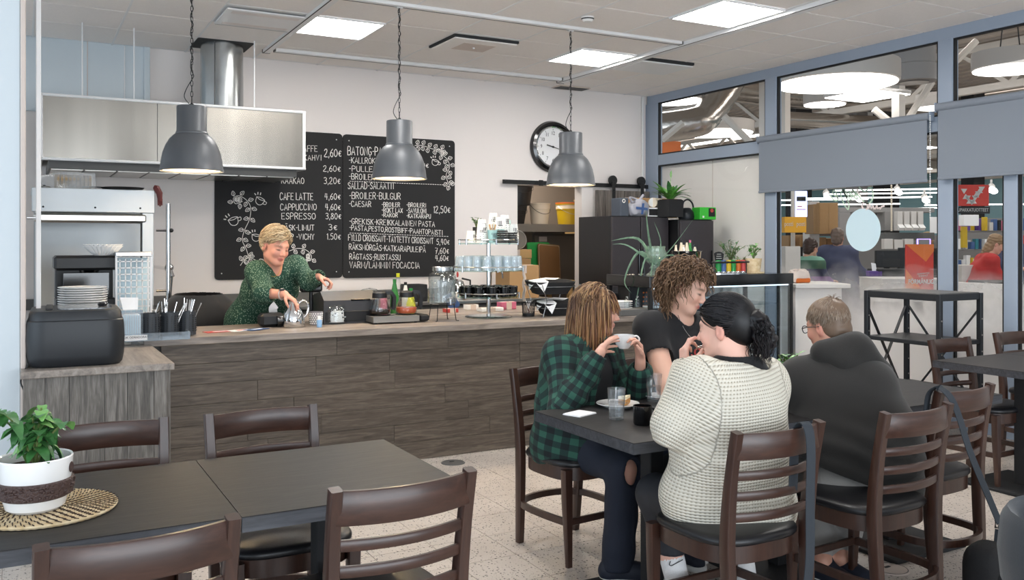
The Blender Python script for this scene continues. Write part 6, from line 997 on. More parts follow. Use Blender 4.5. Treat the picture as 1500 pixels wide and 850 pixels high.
for i, (x0, x1, y0, y1) in enumerate(((1194, 1204, 348, 372), (1205, 1213, 350, 372), (1214, 1228, 349, 372), (1150, 1158, 345, 362), (1166, 1178, 344, 362), (1196, 1210, 376, 396), (1212, 1230, 377, 396))): fbox('brown parcel on the shelves behind the customers, number ' + ('one', 'two', 'three', 'four', 'five', 'six', 'seven')[i], x0, y0, x1, y1, 12.9, 'cardboard_dark' if i % 2 else 'cardboard')
for i, y in enumerate((373, 397)): card('parcel_shelf', ('middle', 'lower') + (0,) if 0 else ('middle' if i == 0 else 'lower') + ' parcel shelf with a yellow edge behind the customers', 'shelf', 1190, y, 1240, y + 3, 12.7, 'yellow_sign', .4)
# grey wall units behind the tills
o = card('wall_unit', 'long grey kitchen-like unit with white binders behind the tills', 'shelf', 1222, 305, 1360, 312, 13.5, 'grey_shelf', .4); card('wall_unit', 'grey louvred cabinet behind the disc sticker', 'cabinet', 1224, 312, 1240, 345, 13.4, 'grey_shelf', .3); card('wall_unit', 'grey cabinet door right of the disc sticker', 'cabinet', 1290, 310, 1312, 338, 13.4, 'grey_shelf', .3)
for k in range(4):
 o = card('paper_bag_holder', 'white sloping bag dispenser, number %s from the left' % ('one', 'two', 'three', 'four')[k], 'holder', 1312 + 10 * k, 310, 1320 + 10 * k, 338, 13.0, 'hall_white', .12); B().prism([(-.09, 0), (-.06, .06), (-.06, .09), (-.14, .04)], (-o['w'] / 2, 0, 0), (0, 1, 0), (0, 0, 1), (o['w'], 0, 0)).done('lip', 'white', o)
card('wall_unit', 'long dark grey shelf edge below the white bag dispensers', 'shelf', 1290, 341, 1362, 352, 13.2, 'grey_plastic', .3); card('notice', 'white notice sheet right of the bag dispensers', 'sign', 1362, 318, 1374, 342, 13.1, 'paper', .01)
for k in range(3): card('paper_sheet', 'white box file below the bag dispensers, %s' % ('left', 'middle', 'right')[k], 'file', 1293 + 15 * k, 350 + k % 2, 1306 + 15 * k, 365, 12.9, 'hall_white', .1)
card('hall_partition', 'grey partition behind the cash desk between poster and disc', 'panel', 1225, 345, 1378, 420, 14.2, 'grey_shelf', .1)
# cash desk with monitors
o = card('cash_desk', 'long white and grey cash desk beyond the fogged window', 'desk', 1275, 407, 1372, 440, 9.3, 'hall_white', .6); B().box((0, -.31, .1), (o['w'], .02, .05)).done('edge_strip', 'grey_plastic', o)
for i, (x0, y0, x1, y1) in enumerate(((1282, 367, 1318, 392), (1316, 363, 1326, 392))): o = card('till_monitor', ('wide black till monitor turned away' if i == 0 else 'narrow black till monitor behind the wide one') + ' on the cash desk', 'monitor', x0, y0, x1, y1, 10.2, 'black', .04); B().box((0, .02, -.06), (.05, .04, .14)).done('neck', 'black', o); B().box((0, .0, -.12), (.16, .12, .015)).done('foot', 'black', o)
o = card('keyboard', 'dark till equipment under the monitors', 'till', 1278, 394, 1328, 406, 9.9, 'slot', .3)
o = card('tissue_box', 'purple tissue box with a tissue on the desk', 'tissue box', 1271, 397, 1290, 405, 9.8, mat('purple', '5d3f8c', .5), .1); B().add([(-.03, -.02, .06), (.03, 0, .06), (.02, .01, .14), (-.03, .01, .15)], [(0, 1, 2, 3)]).done('tissue', 'paper', o)
o = card('white_counter', 'white round-edged counter beside the display case with a crumpled snack bag', 'counter', 1150, 414, 1228, 420, 8.0, 'hall_white', .6); B().box((0, .02, -.45), (o['w'] * .85, .4, .9)).done('base', 'cream', o)
o = thing('snack_bag', 'crumpled beige and orange snack bag on the white counter', 'bag', at(1170, 414, t=7.95)); b = softbox((0, 0, .05), (.2, .12, .12), .6); rg = random.Random(1); b.v = [(x + rg.uniform(-.015, .015), y, max(0, z + rg.uniform(-.015, .015))) for x, y, z in b.v]; b.done('body', 'beige_trim', o, 20); B().box((0, -.05, .02), (.16, .03, .04), .01).done('orange_band', 'orange', o)
# poster
mat('poster_red', 'c8382c', .5); mat('poster_orange', 'df7430', .5); o = card('offer_poster', 'red and orange offer poster reading FÖRMÅNLIG above the shelf rack', 'poster', 1326, 358, 1367, 425, 8.2, 'poster_red', .02); w_, h_ = o['w'], o['h']
B().add([(-w_ / 2, -.012, h_), (w_ / 2, -.012, h_), (w_ / 2, -.012, h_ * .85), (w_ * .22, -.012, h_ * .62)], [(0, 3, 2, 1)]).add([(-w_ / 2, -.012, 0), (w_ * .1, -.012, 0), (-w_ / 2, -.012, h_ * .46)], [(0, 1, 2)]).done('orange_field', 'poster_orange', o, 0); text('FÖRMÅNLIG', 'lettering', .058, 'hall_white', o, (.01, -.016, h_ * .18), (R(90), 0, 0), sx=.72, bold=.0012); text('HUMORATGLI', 'lettering', .022, 'hall_white', o, (.03, -.016, h_ * .36), (R(90), R(-6), 0), sx=.8); text('STÅNDIGT', 'lettering', .022, 'hall_white', o, (.03, -.016, h_ * .31), (R(90), R(-6), 0), sx=.8)
o = card('tablet', 'small purple-glowing tablet frame above the poster', 'tablet', 1343, 350, 1363, 359, 8.6, mat('purple_glow', (.45, .3, 1), .5, emit=1.5), .01); B().box((0, -.006, o['h'] / 2), (o['w'] * .82, .006, o['h'] * .8)).done('screen', 'grey_shelf', o)
# red V sign
o = card('red_sign', 'red hanging sign with a white V made of triangles', 'sign', 1401, 271, 1447, 302, 9.2, 'poster_red', .05); w_, h_ = o['w'], o['h']; nt_ = 0
for x, y, s_ in ((-.32, .62, 1), (-.26, .38, 0), (-.2, .3, 1), (-.14, .16, 0), (-.06, .1, 1), (0, .16, 0), (.05, .3, 1), (.08, .45, 0), (.16, .5, 1), (.2, .66, 0), (.27, .72, 1)):
 x *= w_ * .95; y = y * h_ + .015; d = w_ * .1; B().prism([(-d, d * .8), (d, d * .8), (0, -d * .8)] if s_ else [(-d, -d * .8), (d, -d * .8), (0, d * .8)], (x, -.026, y), (1, 0, 0), (0, 0, 1), (0, -.006, 0)).done('triangle', 'hall_white', o)
o = card('tobacco_sign', 'black strip sign with white capitals under the red V sign', 'sign', 1401, 303, 1449, 313, 9.2, 'black', .04); text('TUPAKKATUOTTEET', 'lettering', .05, 'hall_white', o, (-.02, -.024, o['h'] / 2), (R(90), 0, 0), sx=.72)
# goods behind the person in red
for i, y in enumerate((318, 345, 372, 397)): card('goods_shelf', 'metal goods shelf behind the person in red, ' + ('top', 'second', 'third', 'lowest')[i], 'shelf', 1398, y + 20, 1500, y + 22, 13.6, 'grey_shelf', .5)
card('goods_wall', 'grey perforated goods wall behind the person in red', 'panel', 1385, 320, 1500, 425, 14.5, 'grey_shelf', .1)
rg = random.Random(11); cols = ['hall_white', 'yellow', 'red', 'blue', 'green', 'orange', 'paper', 'teal', 'pink', 'purple', 'black', 'paper', 'grey_shelf']
for r_, (y, n_) in enumerate(((338, 15), (365, 15), (392, 15), (417, 13))):
 for k in range(n_):
  x = 1400 + k * 100 / n_; hh = rg.uniform(9, 22); ci = rg.randrange(13); card('goods_pack', ['white', 'yellow', 'red', 'blue', 'green', 'orange', 'cream', 'teal', 'pink', 'purple', 'black', 'pale', 'grey'][ci] + ' package, %s on the %s shelf behind the person in red' % (['far left', 'second', 'third', 'fourth', 'fifth', 'sixth', 'seventh', 'eighth', 'ninth', 'tenth', 'eleventh', 'twelfth', 'thirteenth', 'fourteenth', 'far right'][k], ['top', 'second', 'third', 'lowest'][r_]), 'package', x, y - hh, x + rg.uniform(4, 6.2), y, 13.2 + rg.uniform(0, .3), cols[ci], .1)['group'] = 'packages on the far shelves'
card('yellow_rack', 'tall yellow strip rack of small goods left of the person in red', 'rack', 1408, 332, 1416, 363, 12.8, 'yellow', .05); card('hanging_bags', 'bunch of white plastic bags hanging under the red sign', 'bag', 1408, 315, 1430, 331, 12.6, 'paper', .15)
card('drawer_unit', 'white drawer unit with orange labels by the mullion', 'drawers', 1400, 388, 1420, 425, 11.5, 'hall_white', .3); card('till_surface', 'dark checkout surface before the person in red', 'desk', 1440, 412, 1500, 420, 10.6, 'slot', .7)
for i, (x0, x1, m_) in enumerate(((1128, 1180, 'teal'), (1372, 1378, 'hall_white'))): pass
struct(B().box((9.5, 3.0, .5), (.1, 8, 1.0)).done('wall_low_hall', 'cream'))
# ---------------------------------------------------------------- people: smooth-blended signed distance bodies
def V3(*a): return np.array(a if len(a) > 1 else a[0], float)
class Field:
 def __init__(s, lo, hi, h):
  s.h = h; s.lo = V3(tuple(lo)); s.n = np.ceil((V3(tuple(hi)) - s.lo) / h).astype(int) + 1; s.D = np.full(s.n, .2, np.float32)
 def win(s, lo, hi, m):
  a = np.maximum(0, np.floor((lo - m - s.lo) / s.h).astype(int)); b = np.minimum(s.n, np.ceil((hi + m - s.lo) / s.h).astype(int) + 1)
  if (b <= a).any(): return None
  sl = tuple(slice(i, j) for i, j in zip(a, b)); g = np.meshgrid(*[s.lo[k] + s.h * np.arange(a[k], b[k]) for k in range(3)], indexing='ij'); return sl, np.stack(g, -1).astype(np.float32)
 def put(s, sl, d, k, sub=False):
  D = s.D[sl]; d = d.astype(np.float32)
  if sub: D_, d = -D, d; h = np.clip(.5 + .5 * (D_ - d) / k, 0, 1); s.D[sl] = -(D_ * (1 - h) + d * h - k * h * (1 - h)); return
  h = np.clip(.5 + .5 * (D - d) / k, 0, 1); s.D[sl] = D * (1 - h) + d * h - k * h * (1 - h)
 def cone(s, a, b, ra, rb, k=.02, sub=False, flat=None):
  a, b = V3(tuple(a)), V3(tuple(b)); R_ = max(ra, rb); w_ = s.win(np.minimum(a, b) - R_, np.maximum(a, b) + R_, k + 2.5 * s.h)
  if w_ is None: return
  sl, P = w_; d = b - a; L_ = float(d @ d) + 1e-12; t = np.clip(((P - a) @ d) / L_, 0, 1); q = P - (a + t[..., None] * d)
  if flat is not None: f, amt = V3(tuple(flat[0])), flat[1]; f = f / np.linalg.norm(f); c = q @ f; q = q + (c * (amt - 1))[..., None] * f
  s.put(sl, np.sqrt((q ** 2).sum(-1)) - (ra + (rb - ra) * t), k, sub)
 def ell(s, c, r, M3=None, k=.02, sub=False):
  c = V3(tuple(c)); r = V3(tuple(r)); R_ = r.max(); w_ = s.win(c - R_, c + R_, k + 2.5 * s.h)
  if w_ is None: return
  sl, P = w_; q = P - c
  if M3 is not None: q = q @ M3      # columns are the local axes
  a = np.sqrt(((q / r) ** 2).sum(-1)); b_ = np.sqrt(((q / r ** 2) ** 2).sum(-1)); s.put(sl, np.where(a > 1e-6, a * (a - 1) / np.maximum(b_, 1e-6), -r.min()), k, sub)
 def cut(s, p, n):      # remove the half space the normal points into
  p, n = V3(tuple(p)), V3(tuple(n)); n = n / np.linalg.norm(n); g = [s.lo[k] + s.h * np.arange(s.n[k]) for k in range(3)]
  d = (g[0][:, None, None] - p[0]) * n[0] + (g[1][None, :, None] - p[1]) * n[1] + (g[2][None, None, :] - p[2]) * n[2]; s.D = np.maximum(s.D, d.astype(np.float32))
 def ripple(s, fn):
  g = np.meshgrid(*[s.lo[k] + s.h * np.arange(s.n[k]) for k in range(3)], indexing='ij'); m_ = s.D < 4 * s.h; P = np.stack([q[m_] for q in g], -1); s.D[m_] += fn(P).astype(np.float32)
 def mesh(s, name, m, parent, paint=None, smooth=2, loc=None, uvf=None):
  D = s.D; S = D < 0; n = s.n; C_ = np.zeros(n - 1, np.int8)
  for i in (0, 1):
   for j in (0, 1):
    for k in (0, 1): C_ += S[i:n[0] - 1 + i, j:n[1] - 1 + j, k:n[2] - 1 + k]
  act = (C_ > 0) & (C_ < 8); idx = -np.ones(n - 1, np.int64); c = np.argwhere(act); idx[act] = np.arange(len(c)); acc = np.zeros((len(c), 3)); cnt = np.zeros(len(c))
  for ax in range(3):
   o1, o2 = [q for q in range(3) if q != ax]
   for i in (0, 1):
    for j in (0, 1):
     a = c.copy(); a[:, o1] += i; a[:, o2] += j; b = a.copy(); b[:, ax] += 1; da, db = D[tuple(a.T)], D[tuple(b.T)]; x = (da < 0) != (db < 0); t = da[x] / (da[x] - db[x]); p = a[x].astype(float); p[:, ax] += t; acc[x] += p; cnt[x] += 1
  V_ = s.lo + s.h * acc / cnt[:, None]; quads = []
  for ax in range(3):
   o1, o2 = (ax + 1) % 3, (ax + 2) % 3; hi = [slice(1, n[q] - 1) for q in range(3)]; hi[ax] = slice(0, n[ax] - 1); h2 = list(hi); h2[ax] = slice(1, n[ax]); A, B_ = S[tuple(hi)], S[tuple(h2)]; e = np.argwhere(A != B_); st = np.array([q.start for q in hi]); e0 = e + st; fl = A[tuple(e.T)]; q = []
   for i, j in ((-1, -1), (0, -1), (0, 0), (-1, 0)): g = e0.copy(); g[:, o1] += i; g[:, o2] += j; q.append(idx[tuple(g.T)])
   q = np.stack(q, 1); q[~fl] = q[~fl][:, ::-1]; quads.append(q)
  Q = np.concatenate(quads)
  Q = Q[(Q >= 0).all(1)]
  # keep pieces, light smoothing
  for _ in range(smooth):
   a = np.zeros_like(V_); w_ = np.zeros(len(V_))
   for i in range(4): j = (i + 1) % 4; np.add.at(a, Q[:, i], V_[Q[:, j]]); np.add.at(w_, Q[:, i], 1); np.add.at(a, Q[:, j], V_[Q[:, i]]); np.add.at(w_, Q[:, j], 1)
   V_ = V_ * .5 + .5 * a / np.maximum(w_, 1)[:, None]
  off = np.zeros(3) if loc is None else V3(tuple(loc)); me = bpy.data.meshes.new(name); me.vertices.add(len(V_)); me.vertices.foreach_set('co', (V_ - off).astype(np.float32).ravel()); me.loops.add(len(Q) * 4); me.loops.foreach_set('vertex_index', Q.astype(np.int32).ravel()); me.polygons.add(len(Q)); me.polygons.foreach_set('loop_start', np.arange(len(Q), dtype=np.int32) * 4); me.update(calc_edges=True); me.polygons.foreach_set('use_smooth', np.ones(len(Q), bool))
  if paint is not None: ca = me.color_attributes.new('Col', 'FLOAT_COLOR', 'POINT'); col = np.ones((len(V_), 4), np.float32); col[:, :3] = paint(V_); ca.data.foreach_set('color', col.ravel())
  if uvf is not None: uv = me.uv_layers.new(name='UVMap'); u = uvf(V_)[Q.ravel()]; uv.data.foreach_set('uv', u.astype(np.float32).ravel())
  me.materials.append(M[m]); o = bpy.data.objects.new(name, me); C.collection.objects.link(o); o.parent = parent
  return o
def lin(h): return np.array(rgb(h)[:3])
def skin_mat():
 m, nt, N, L, P = nodes('skin'); a = N.new('ShaderNodeAttribute'); a.attribute_name = 'Col'; L.new(a.outputs['Color'], P.inputs['Base Color']); P.inputs['Roughness'].default_value = .5; P.inputs['Subsurface Weight'].default_value = .12; P.inputs['Subsurface Radius'].default_value = (.012, .005, .003); M['skin'] = m
skin_mat()
def hair_mat():
 m, nt, N, L, P = nodes('hair'); a = N.new('ShaderNodeAttribute'); a.attribute_name = 'Col'; L.new(a.outputs['Color'], P.inputs['Base Color']); P.inputs['Roughness'].default_value = .42; P.inputs['Specular IOR Level'].default_value = .35; M['hair'] = m
hair_mat()
class Head:
 """local axes: f = face direction, u = up, s = left side of the head"""
 def __init__(s, c, f, u=(0, 0, 1), sc=1.0):
  s.c = V3(tuple(c)); s.f = V3(tuple(f)); s.f /= np.linalg.norm(s.f); u = V3(tuple(u)); s.s = np.cross(u, s.f); s.s /= np.linalg.norm(s.s); s.u = np.cross(s.f, s.s); s.k = sc; s.M3 = np.stack([s.s, s.f, s.u], 1)
 def p(s, a, f, u): return s.c + s.k * (a * s.s + f * s.f + u * s.u)
 def carve(s, F_, jaw=1.0, ears=True):
  K = s.k; e = lambda c, r, k=.02, sub=False: F_.ell(s.p(*c), np.array(r) * K, s.M3, k * K, sub)
  e((0, -.015, .038), (.074, .094, .082)); e((0, .03, -.02), (.06, .062, .085), .03); e((0, .058, -.092), (.026, .022, .018), .03)
  for q in (-1, 1): F_.cone(s.p(q * .05 * jaw, .0, -.06), s.p(q * .015, .065, -.095), .018 * K, .014 * K, .03 * K); e((q * .034, .066, -.03), (.022, .02, .022), .02); F_.cone(s.p(q * .012, .085, .02), s.p(q * .042, .068, .018), .009 * K, .009 * K, .015 * K); e((q * .032, .098, -.002), (.015, .012, .009), .012, True); e((q * .031, .076, -.003), (.013, .012, .010), .004)
  F_.cone(s.p(0, .084, .008), s.p(0, .108, -.033), .007 * K, .011 * K, .012 * K)
  for q in (-1, 1): e((q * .011, .097, -.038), (.008, .009, .007), .006)
  e((0, .088, -.060), (.023, .010, .0065), .006); e((0, .087, -.070), (.019, .010, .007), .006); e((0, .1, -.065), (.02, .004, .0018), .003, True)
  if ears:
   for q in (-1, 1): e((q * .077, -.012, -.012), (.009, .018, .030), .008); e((q * .086, -.008, -.008), (.006, .010, .017), .004, True)
 def colour(s, V_, base, lip='b06a62', brow='6b4a36', cheek=.25, lash='3a2a22', beard=None):
  q = (V_ - s.c) @ s.M3 / s.k; x, y, z = np.abs(q[:, 0]), q[:, 1], q[:, 2]; c = np.tile(lin(base), (len(V_), 1)); near = (np.abs(q) < .16).all(1)
  def mixin(col, w_): nonlocal c; w_ = np.clip(w_, 0, 1)[:, None] * near[:, None]; c = c * (1 - w_) + lin(col) * w_
  mixin('d98a7a', cheek * np.exp(-((x - .04) / .02) ** 2 - ((z + .035) / .022) ** 2) * (y > .04)); mixin('d98a7a', .35 * np.exp(-(x / .012) ** 2 - ((z + .035) / .012) ** 2) * (y > .09)); mixin('cf8272', .5 * (x > .075) * (np.abs(z + .012) < .035))
  if beard: mixin(beard, .35 * (y > .02) * (z < -.045) * (z > -.12))
  mixin(lip, .95 * np.exp(-(x / .022) ** 4 - ((z + .065) / .0095) ** 4) * (y > .078)); mixin(brow, .85 * np.exp(-((x - .034) / .02) ** 4 - ((z - .019 + .1 * np.abs(x - .03)) / .006) ** 2) * (y > .06)); mixin(lash, 1.1 * np.exp(-((x - .032) / .014) ** 4 - ((z + .0065) / .0038) ** 2) * (y > .06))
  return c
def hand(F_, w_, d, n, sc=1.0, curl=(.3, .35, .4, .5), spread=.12, thumb=None, side=1, tips=None):
 """wrist, direction of the fingers, palm normal (towards what is held); side +1: thumb on cross(n, d)"""
 w_, d, n = V3(tuple(w_)), V3(tuple(d)), V3(tuple(n)); d /= np.linalg.norm(d); n = n - (n @ d) * d; n /= np.linalg.norm(n); t = np.cross(n, d) * side; K = sc
 F_.cone(w_ - d * .01, w_ + d * .035 * K, .021 * K, .023 * K, .015, flat=(n, 1.35))
 for j in range(4): o_ = (.027 - .018 * j) * K; F_.cone(w_ + d * .02 * K + t * o_ * .7, w_ + d * (.083 - .004 * abs(j - 1)) * K + t * o_, .013 * K, .0105 * K, .01)
 out = []
 for j in range(4):
  o_ = (.028 - .0185 * j) * K; p = w_ + d * (.084 - .004 * abs(j - 1)) * K + t * o_; a = -.1; L_ = (.038, .043, .040, .031)[j] * K; dr = d + t * spread * (1.2 - .8 * j)
  if tips is not None and tips[j] is not None:
   T_ = V3(tuple(tips[j])); m_ = (p + T_) / 2 - n * .022 * K; F_.cone(p, m_, .0092 * K, .0085 * K, .004); F_.cone(m_, T_, .0085 * K, .007 * K, .004); continue
  for q, l_ in enumerate((L_, L_ * .66, L_ * .55)):
   a += curl[j] * (1, 1.3, .9)[q]; v = dr * math.cos(a) + n * math.sin(a); v /= np.linalg.norm(v); p2 = p + v * l_; F_.cone(p, p2, (.0093 - .001 * q) * K, (.0086 - .0011 * q) * K, .0035); p = p2
 th = thumb if thumb is not None else (.5, .5, .5); b0 = w_ + d * .022 * K + t * .024 * K; b1 = b0 + (d * .55 + t * .75 + n * th[0]) * .036 * K; v = d * .8 + t * .35 + n * th[1]; v /= np.linalg.norm(v); b2 = b1 + v * .034 * K; v = d * .85 + t * 0 + n * th[2]; v /= np.linalg.norm(v); F_.cone(b0, b1, .0145 * K, .0115 * K, .012); F_.cone(b1, b2, .0108 * K, .0098 * K, .004); F_.cone(b2, b2 + v * .026 * K, .0098 * K, .0078 * K, .004)
def comb(name, parent, roots, dirs, length, cols, coll, grav=.5, follow=.0, curl=0, freq=30, r=.0026, seed=0, target=None, seg=.011, lift=.004, taper=.35, hug=0):
 """hair strands combed over colliders: (centre, radii, axes) ellipsoids; all strands one mesh part"""
 rg = np.random.RandomState(seed); N_ = len(roots); P = np.array(roots, float); d = np.array(dirs, float); d /= np.linalg.norm(d, axis=1)[:, None] + 1e-9; ln = np.broadcast_to(length, (N_,)).astype(float); S_ = int(ln.max() / seg) + 1; path = [P.copy()]; phase = rg.uniform(0, 6.28, N_); jit = rg.normal(0, 1, (N_, 3)); off = rg.uniform(.2, 1.0, N_)
 for i in range(S_):
  a = d.copy(); a[:, 2] -= grav * (.35 + .8 * (i + 1) / S_)
  if target is not None: w_ = np.asarray(target) - P; w_ /= np.linalg.norm(w_, axis=1)[:, None] + 1e-9; a = a * .3 + w_ * 1.0
  a += jit * .05
  if curl: t = phase + i * seg * freq; b1 = np.cross(a, [0, 0, 1.]); b1 /= np.linalg.norm(b1, axis=1)[:, None] + 1e-9; b2 = np.cross(a, b1); a += curl * (b1 * np.cos(t)[:, None] + b2 * np.sin(t)[:, None])
  a /= np.linalg.norm(a, axis=1)[:, None] + 1e-9; P = P + a * seg
  for c, rad, A in coll:
   q = (P - c) @ A; rr_ = rad + (lift * off)[:, None]; k = np.sqrt(((q / rr_) ** 2).sum(1)); ins = k < 1
   if ins.any(): q[ins] /= k[ins][:, None]; P[ins] = c + q[ins] @ A.T
  if hug: c, rad, A = coll[0]; q = (P - c) @ A; k = np.sqrt(((q / (rad + (lift * off)[:, None])) ** 2).sum(1)); q /= (1 + hug * (np.maximum(k, 1) - 1))[:, None]; P = c + q @ A.T
  nd = P - path[-1]; nl = np.linalg.norm(nd, axis=1)[:, None] + 1e-9; d = nd / nl * (1 - follow) + d * follow if not curl else d * .6 + .4 * nd / nl; path.append(P.copy())
 X = np.stack(path, 1); live = np.minimum(np.ceil(ln / seg).astype(int) + 1, S_ + 1); vs = []; fs = []; cc = []; tri = np.array([0, 2.09, 4.19])
 for i in range(N_):
  q = X[i, :live[i]]; m_ = len(q)
  if m_ < 3: continue
  T_ = np.gradient(q, axis=0); T_ /= np.linalg.norm(T_, axis=1)[:, None] + 1e-9; u = np.cross(T_, [.3, .2, .93]); u /= np.linalg.norm(u, axis=1)[:, None] + 1e-9; v = np.cross(T_, u); rr_ = r * (1 - (1 - taper) * np.linspace(0, 1, m_) ** 2) * rg.uniform(.8, 1.25); ring = q[:, None, :] + rr_[:, None, None] * (np.cos(tri)[None, :, None] * u[:, None, :] + np.sin(tri)[None, :, None] * v[:, None, :]); b = len(vs) * 0 + sum_[0]; sum_[0] += m_ * 3; vs.append(ring.reshape(-1, 3)); j = np.arange(m_ - 1)[:, None] * 3 + np.arange(3)[None, :]; j2 = np.arange(m_ - 1)[:, None] * 3 + (np.arange(3)[None, :] + 1) % 3; fs.append(np.stack([j, j2, j2 + 3, j + 3], -1).reshape(-1, 4) + b); g = np.linspace(0, 1, m_)[:, None]; c0, c1 = cols[rg.randint(len(cols))]; cc.append(np.repeat(lin(c0) * (1 - g) + lin(c1) * g, 3, 0))
 V_ = np.concatenate(vs); Q = np.concatenate(fs); sum_[0] = 0; me = bpy.data.meshes.new(name); me.vertices.add(len(V_)); me.vertices.foreach_set('co', V_.astype(np.float32).ravel()); me.loops.add(len(Q) * 4); me.loops.foreach_set('vertex_index', Q.astype(np.int32).ravel()); me.polygons.add(len(Q)); me.polygons.foreach_set('loop_start', np.arange(len(Q), dtype=np.int32) * 4); me.update(calc_edges=True); me.polygons.foreach_set('use_smooth', np.ones(len(Q), bool)); ca = me.color_attributes.new('Col', 'FLOAT_COLOR', 'POINT'); col = np.ones((len(V_), 4), np.float32); col[:, :3] = np.concatenate(cc); ca.data.foreach_set('color', col.ravel()); me.materials.append(M['hair']); o = bpy.data.objects.new(name, me); C.collection.objects.link(o); o.parent = parent; o['kind'] = 'stuff'; return o
sum_ = [0]
def scalp(H, n, seed, lo=-.05, front=.075, part=0):
 """points and outward directions on the hair-bearing skull"""
 rg = np.random.RandomState(seed); out = [];
 while len(out) < n:
  v = rg.normal(0, 1, 3); v /= np.linalg.norm(v); q = np.array([.078, .098, .086]) * v + np.array([0, -.015, .038])
  if q[1] > 0 and q[2] < .055 - .9 * max(0, .045 - q[1]) * (1 if q[1] < .045 else 0): continue
  if q[2] < lo - .3 * (q[1] < -.03) * .1: continue
  if q[1] > front: continue
  out.append((q, v))
 q = np.array([a for a, b in out]); v = np.array([b for a, b in out]); return H.c + H.k * (q @ H.M3.T), v @ H.M3.T, q
def hcoll(H, g=0): return [(H.p(0, -.015, .038), H.k * (np.array([.076, .096, .084]) + g), H.M3), (H.p(0, .03, -.02), H.k * (np.array([.062, .06, .085]) + g), H.M3)]
def pj(x, y, t): return V3(tuple(at(x, y, t=t)))
rt3, fw3, up3 = V3(RT[0], RT[1], 0), V3(FW[0], FW[1], 0), V3(0, 0, 1)
def bonecoord(bones):
 def f(V_):
  best = np.full(len(V_), 9.); uv = np.zeros((len(V_), 2)); acc = 0
  for a, b, ref in bones:
   a, b = V3(tuple(a)), V3(tuple(b)); d = b - a; L_ = np.linalg.norm(d); d = d / L_; r_ = V3(tuple(ref)); r_ = r_ - (r_ @ d) * d; r_ /= np.linalg.norm(r_); s_ = np.cross(d, r_); q = V_ - a; t = q @ d; tc = np.clip(t, 0, L_); p = q - tc[:, None] * d; di = np.linalg.norm(p, axis=1); m_ = di - (.06 if acc == 0 else 0) < best; ang = np.arctan2(p @ s_, p @ r_); R_ = .15 if acc == 0 else .065
   uv[m_, 0] = (ang * R_)[m_]; uv[m_, 1] = (t + acc * .37)[m_]; best[m_] = (di - (.06 if acc == 0 else 0))[m_]; acc += 1
  return uv
 return f
def folds(amp, bones, fr=60, seed=0):
 """soft wrinkles across the limbs"""
 rg = np.random.RandomState(seed); ks = rg.normal(0, 1, (7, 3)); ks /= np.linalg.norm(ks, axis=1)[:, None]; ph = rg.uniform(0, 6, 7); fr_ = rg.uniform(.5, 1.2, 7) * fr
 def f(P): w_ = sum(np.sin(P @ k * q + p_ + 1.5 * np.sin(P @ ks[(i + 1) % 7] * q * .4)) for i, (k, p_, q) in enumerate(zip(ks, ph, fr_))); return amp * (w_ / 3)
 return f
class Fig:
 def __init__(s, name_label, origin, lo, hi, h=.006, n=None):
  s.o = thing('person', name_label, 'person', (0, 0, 0)); s.o.location = origin; s.h = h; s.lo, s.hi = lo, hi; s.org = V3(tuple(origin))
 def fld(s, lo=None, hi=None, h=None): return Field(s.lo if lo is None else lo, s.hi if hi is None else hi, h or s.h)
 def mesh(s, F_, n, m, **k): return F_.mesh(n, m, s.o, loc=s.org, **k)
 def hair(s, o): o.location = -Vector(s.org); return o
def limb(F_, pts, rs, k=.02, g=0):
 for (a, b), (r0, r1) in zip(zip(pts, pts[1:]), zip(rs, rs[1:])): F_.cone(a, b, r0 + g, r1 + g, k)
def torso(F_, J, g=0, w_=1.0, belly=.0, k=.05):
 """J: pelvis, waist, chest, neck, shL, shR"""
 sd = J['shL'] - J['shR']; sd = sd / np.linalg.norm(sd)
 def slab(a, ra, rb, wd, k_=k):
  F_.cone(a - sd * wd, a + sd * wd, ra + g, rb + g, k_)
 slab(J['pelvis'], .12 * w_, .12 * w_, .07 * w_); slab(J['waist'], (.115 + belly) * w_, (.115 + belly) * w_, .05 * w_); slab(J['chest'], .115 * w_, .115 * w_, .065 * w_)
 for a, b, r0, r1, wd in ((J['pelvis'], J['waist'], .12, .115 + belly, .06), (J['waist'], J['chest'], .115 + belly, .115, .055)):
  for q in (-1, 1): F_.cone(a + sd * wd * q * w_, b + sd * wd * q * w_, r0 * w_ + g, r1 * w_ + g, k)
 top = J['neck'] - up3 * .05
 for n_ in ('shL', 'shR'): F_.cone(top, J[n_], .055 + g, .052 * w_ + g, .05); F_.cone(J['chest'] + (J[n_] - J['chest']) * .35, J[n_], .085 * w_ + g, .052 * w_ + g, .06)
mat('knit', 'ded8c6', .95); mat('cloth_black', '131316', .85, bump=.15, bscale=300, sheen=.1); mat('jeans_dark', '1b2130', .85, bump=.25, bscale=500); mat('legging', '24262c', .7); mat('hoodie', '211f1d', .9, bump=.2, bscale=400, sheen=.15); mat('sweatpants', '9d9a96', .9, bump=.2, bscale=300); mat('sock', 'e9e9ea', .9, bump=.4, bscale=250); mat('shoe_dark', '1d2230', .7); mat('rubber_white', 'dcdad6', .6)
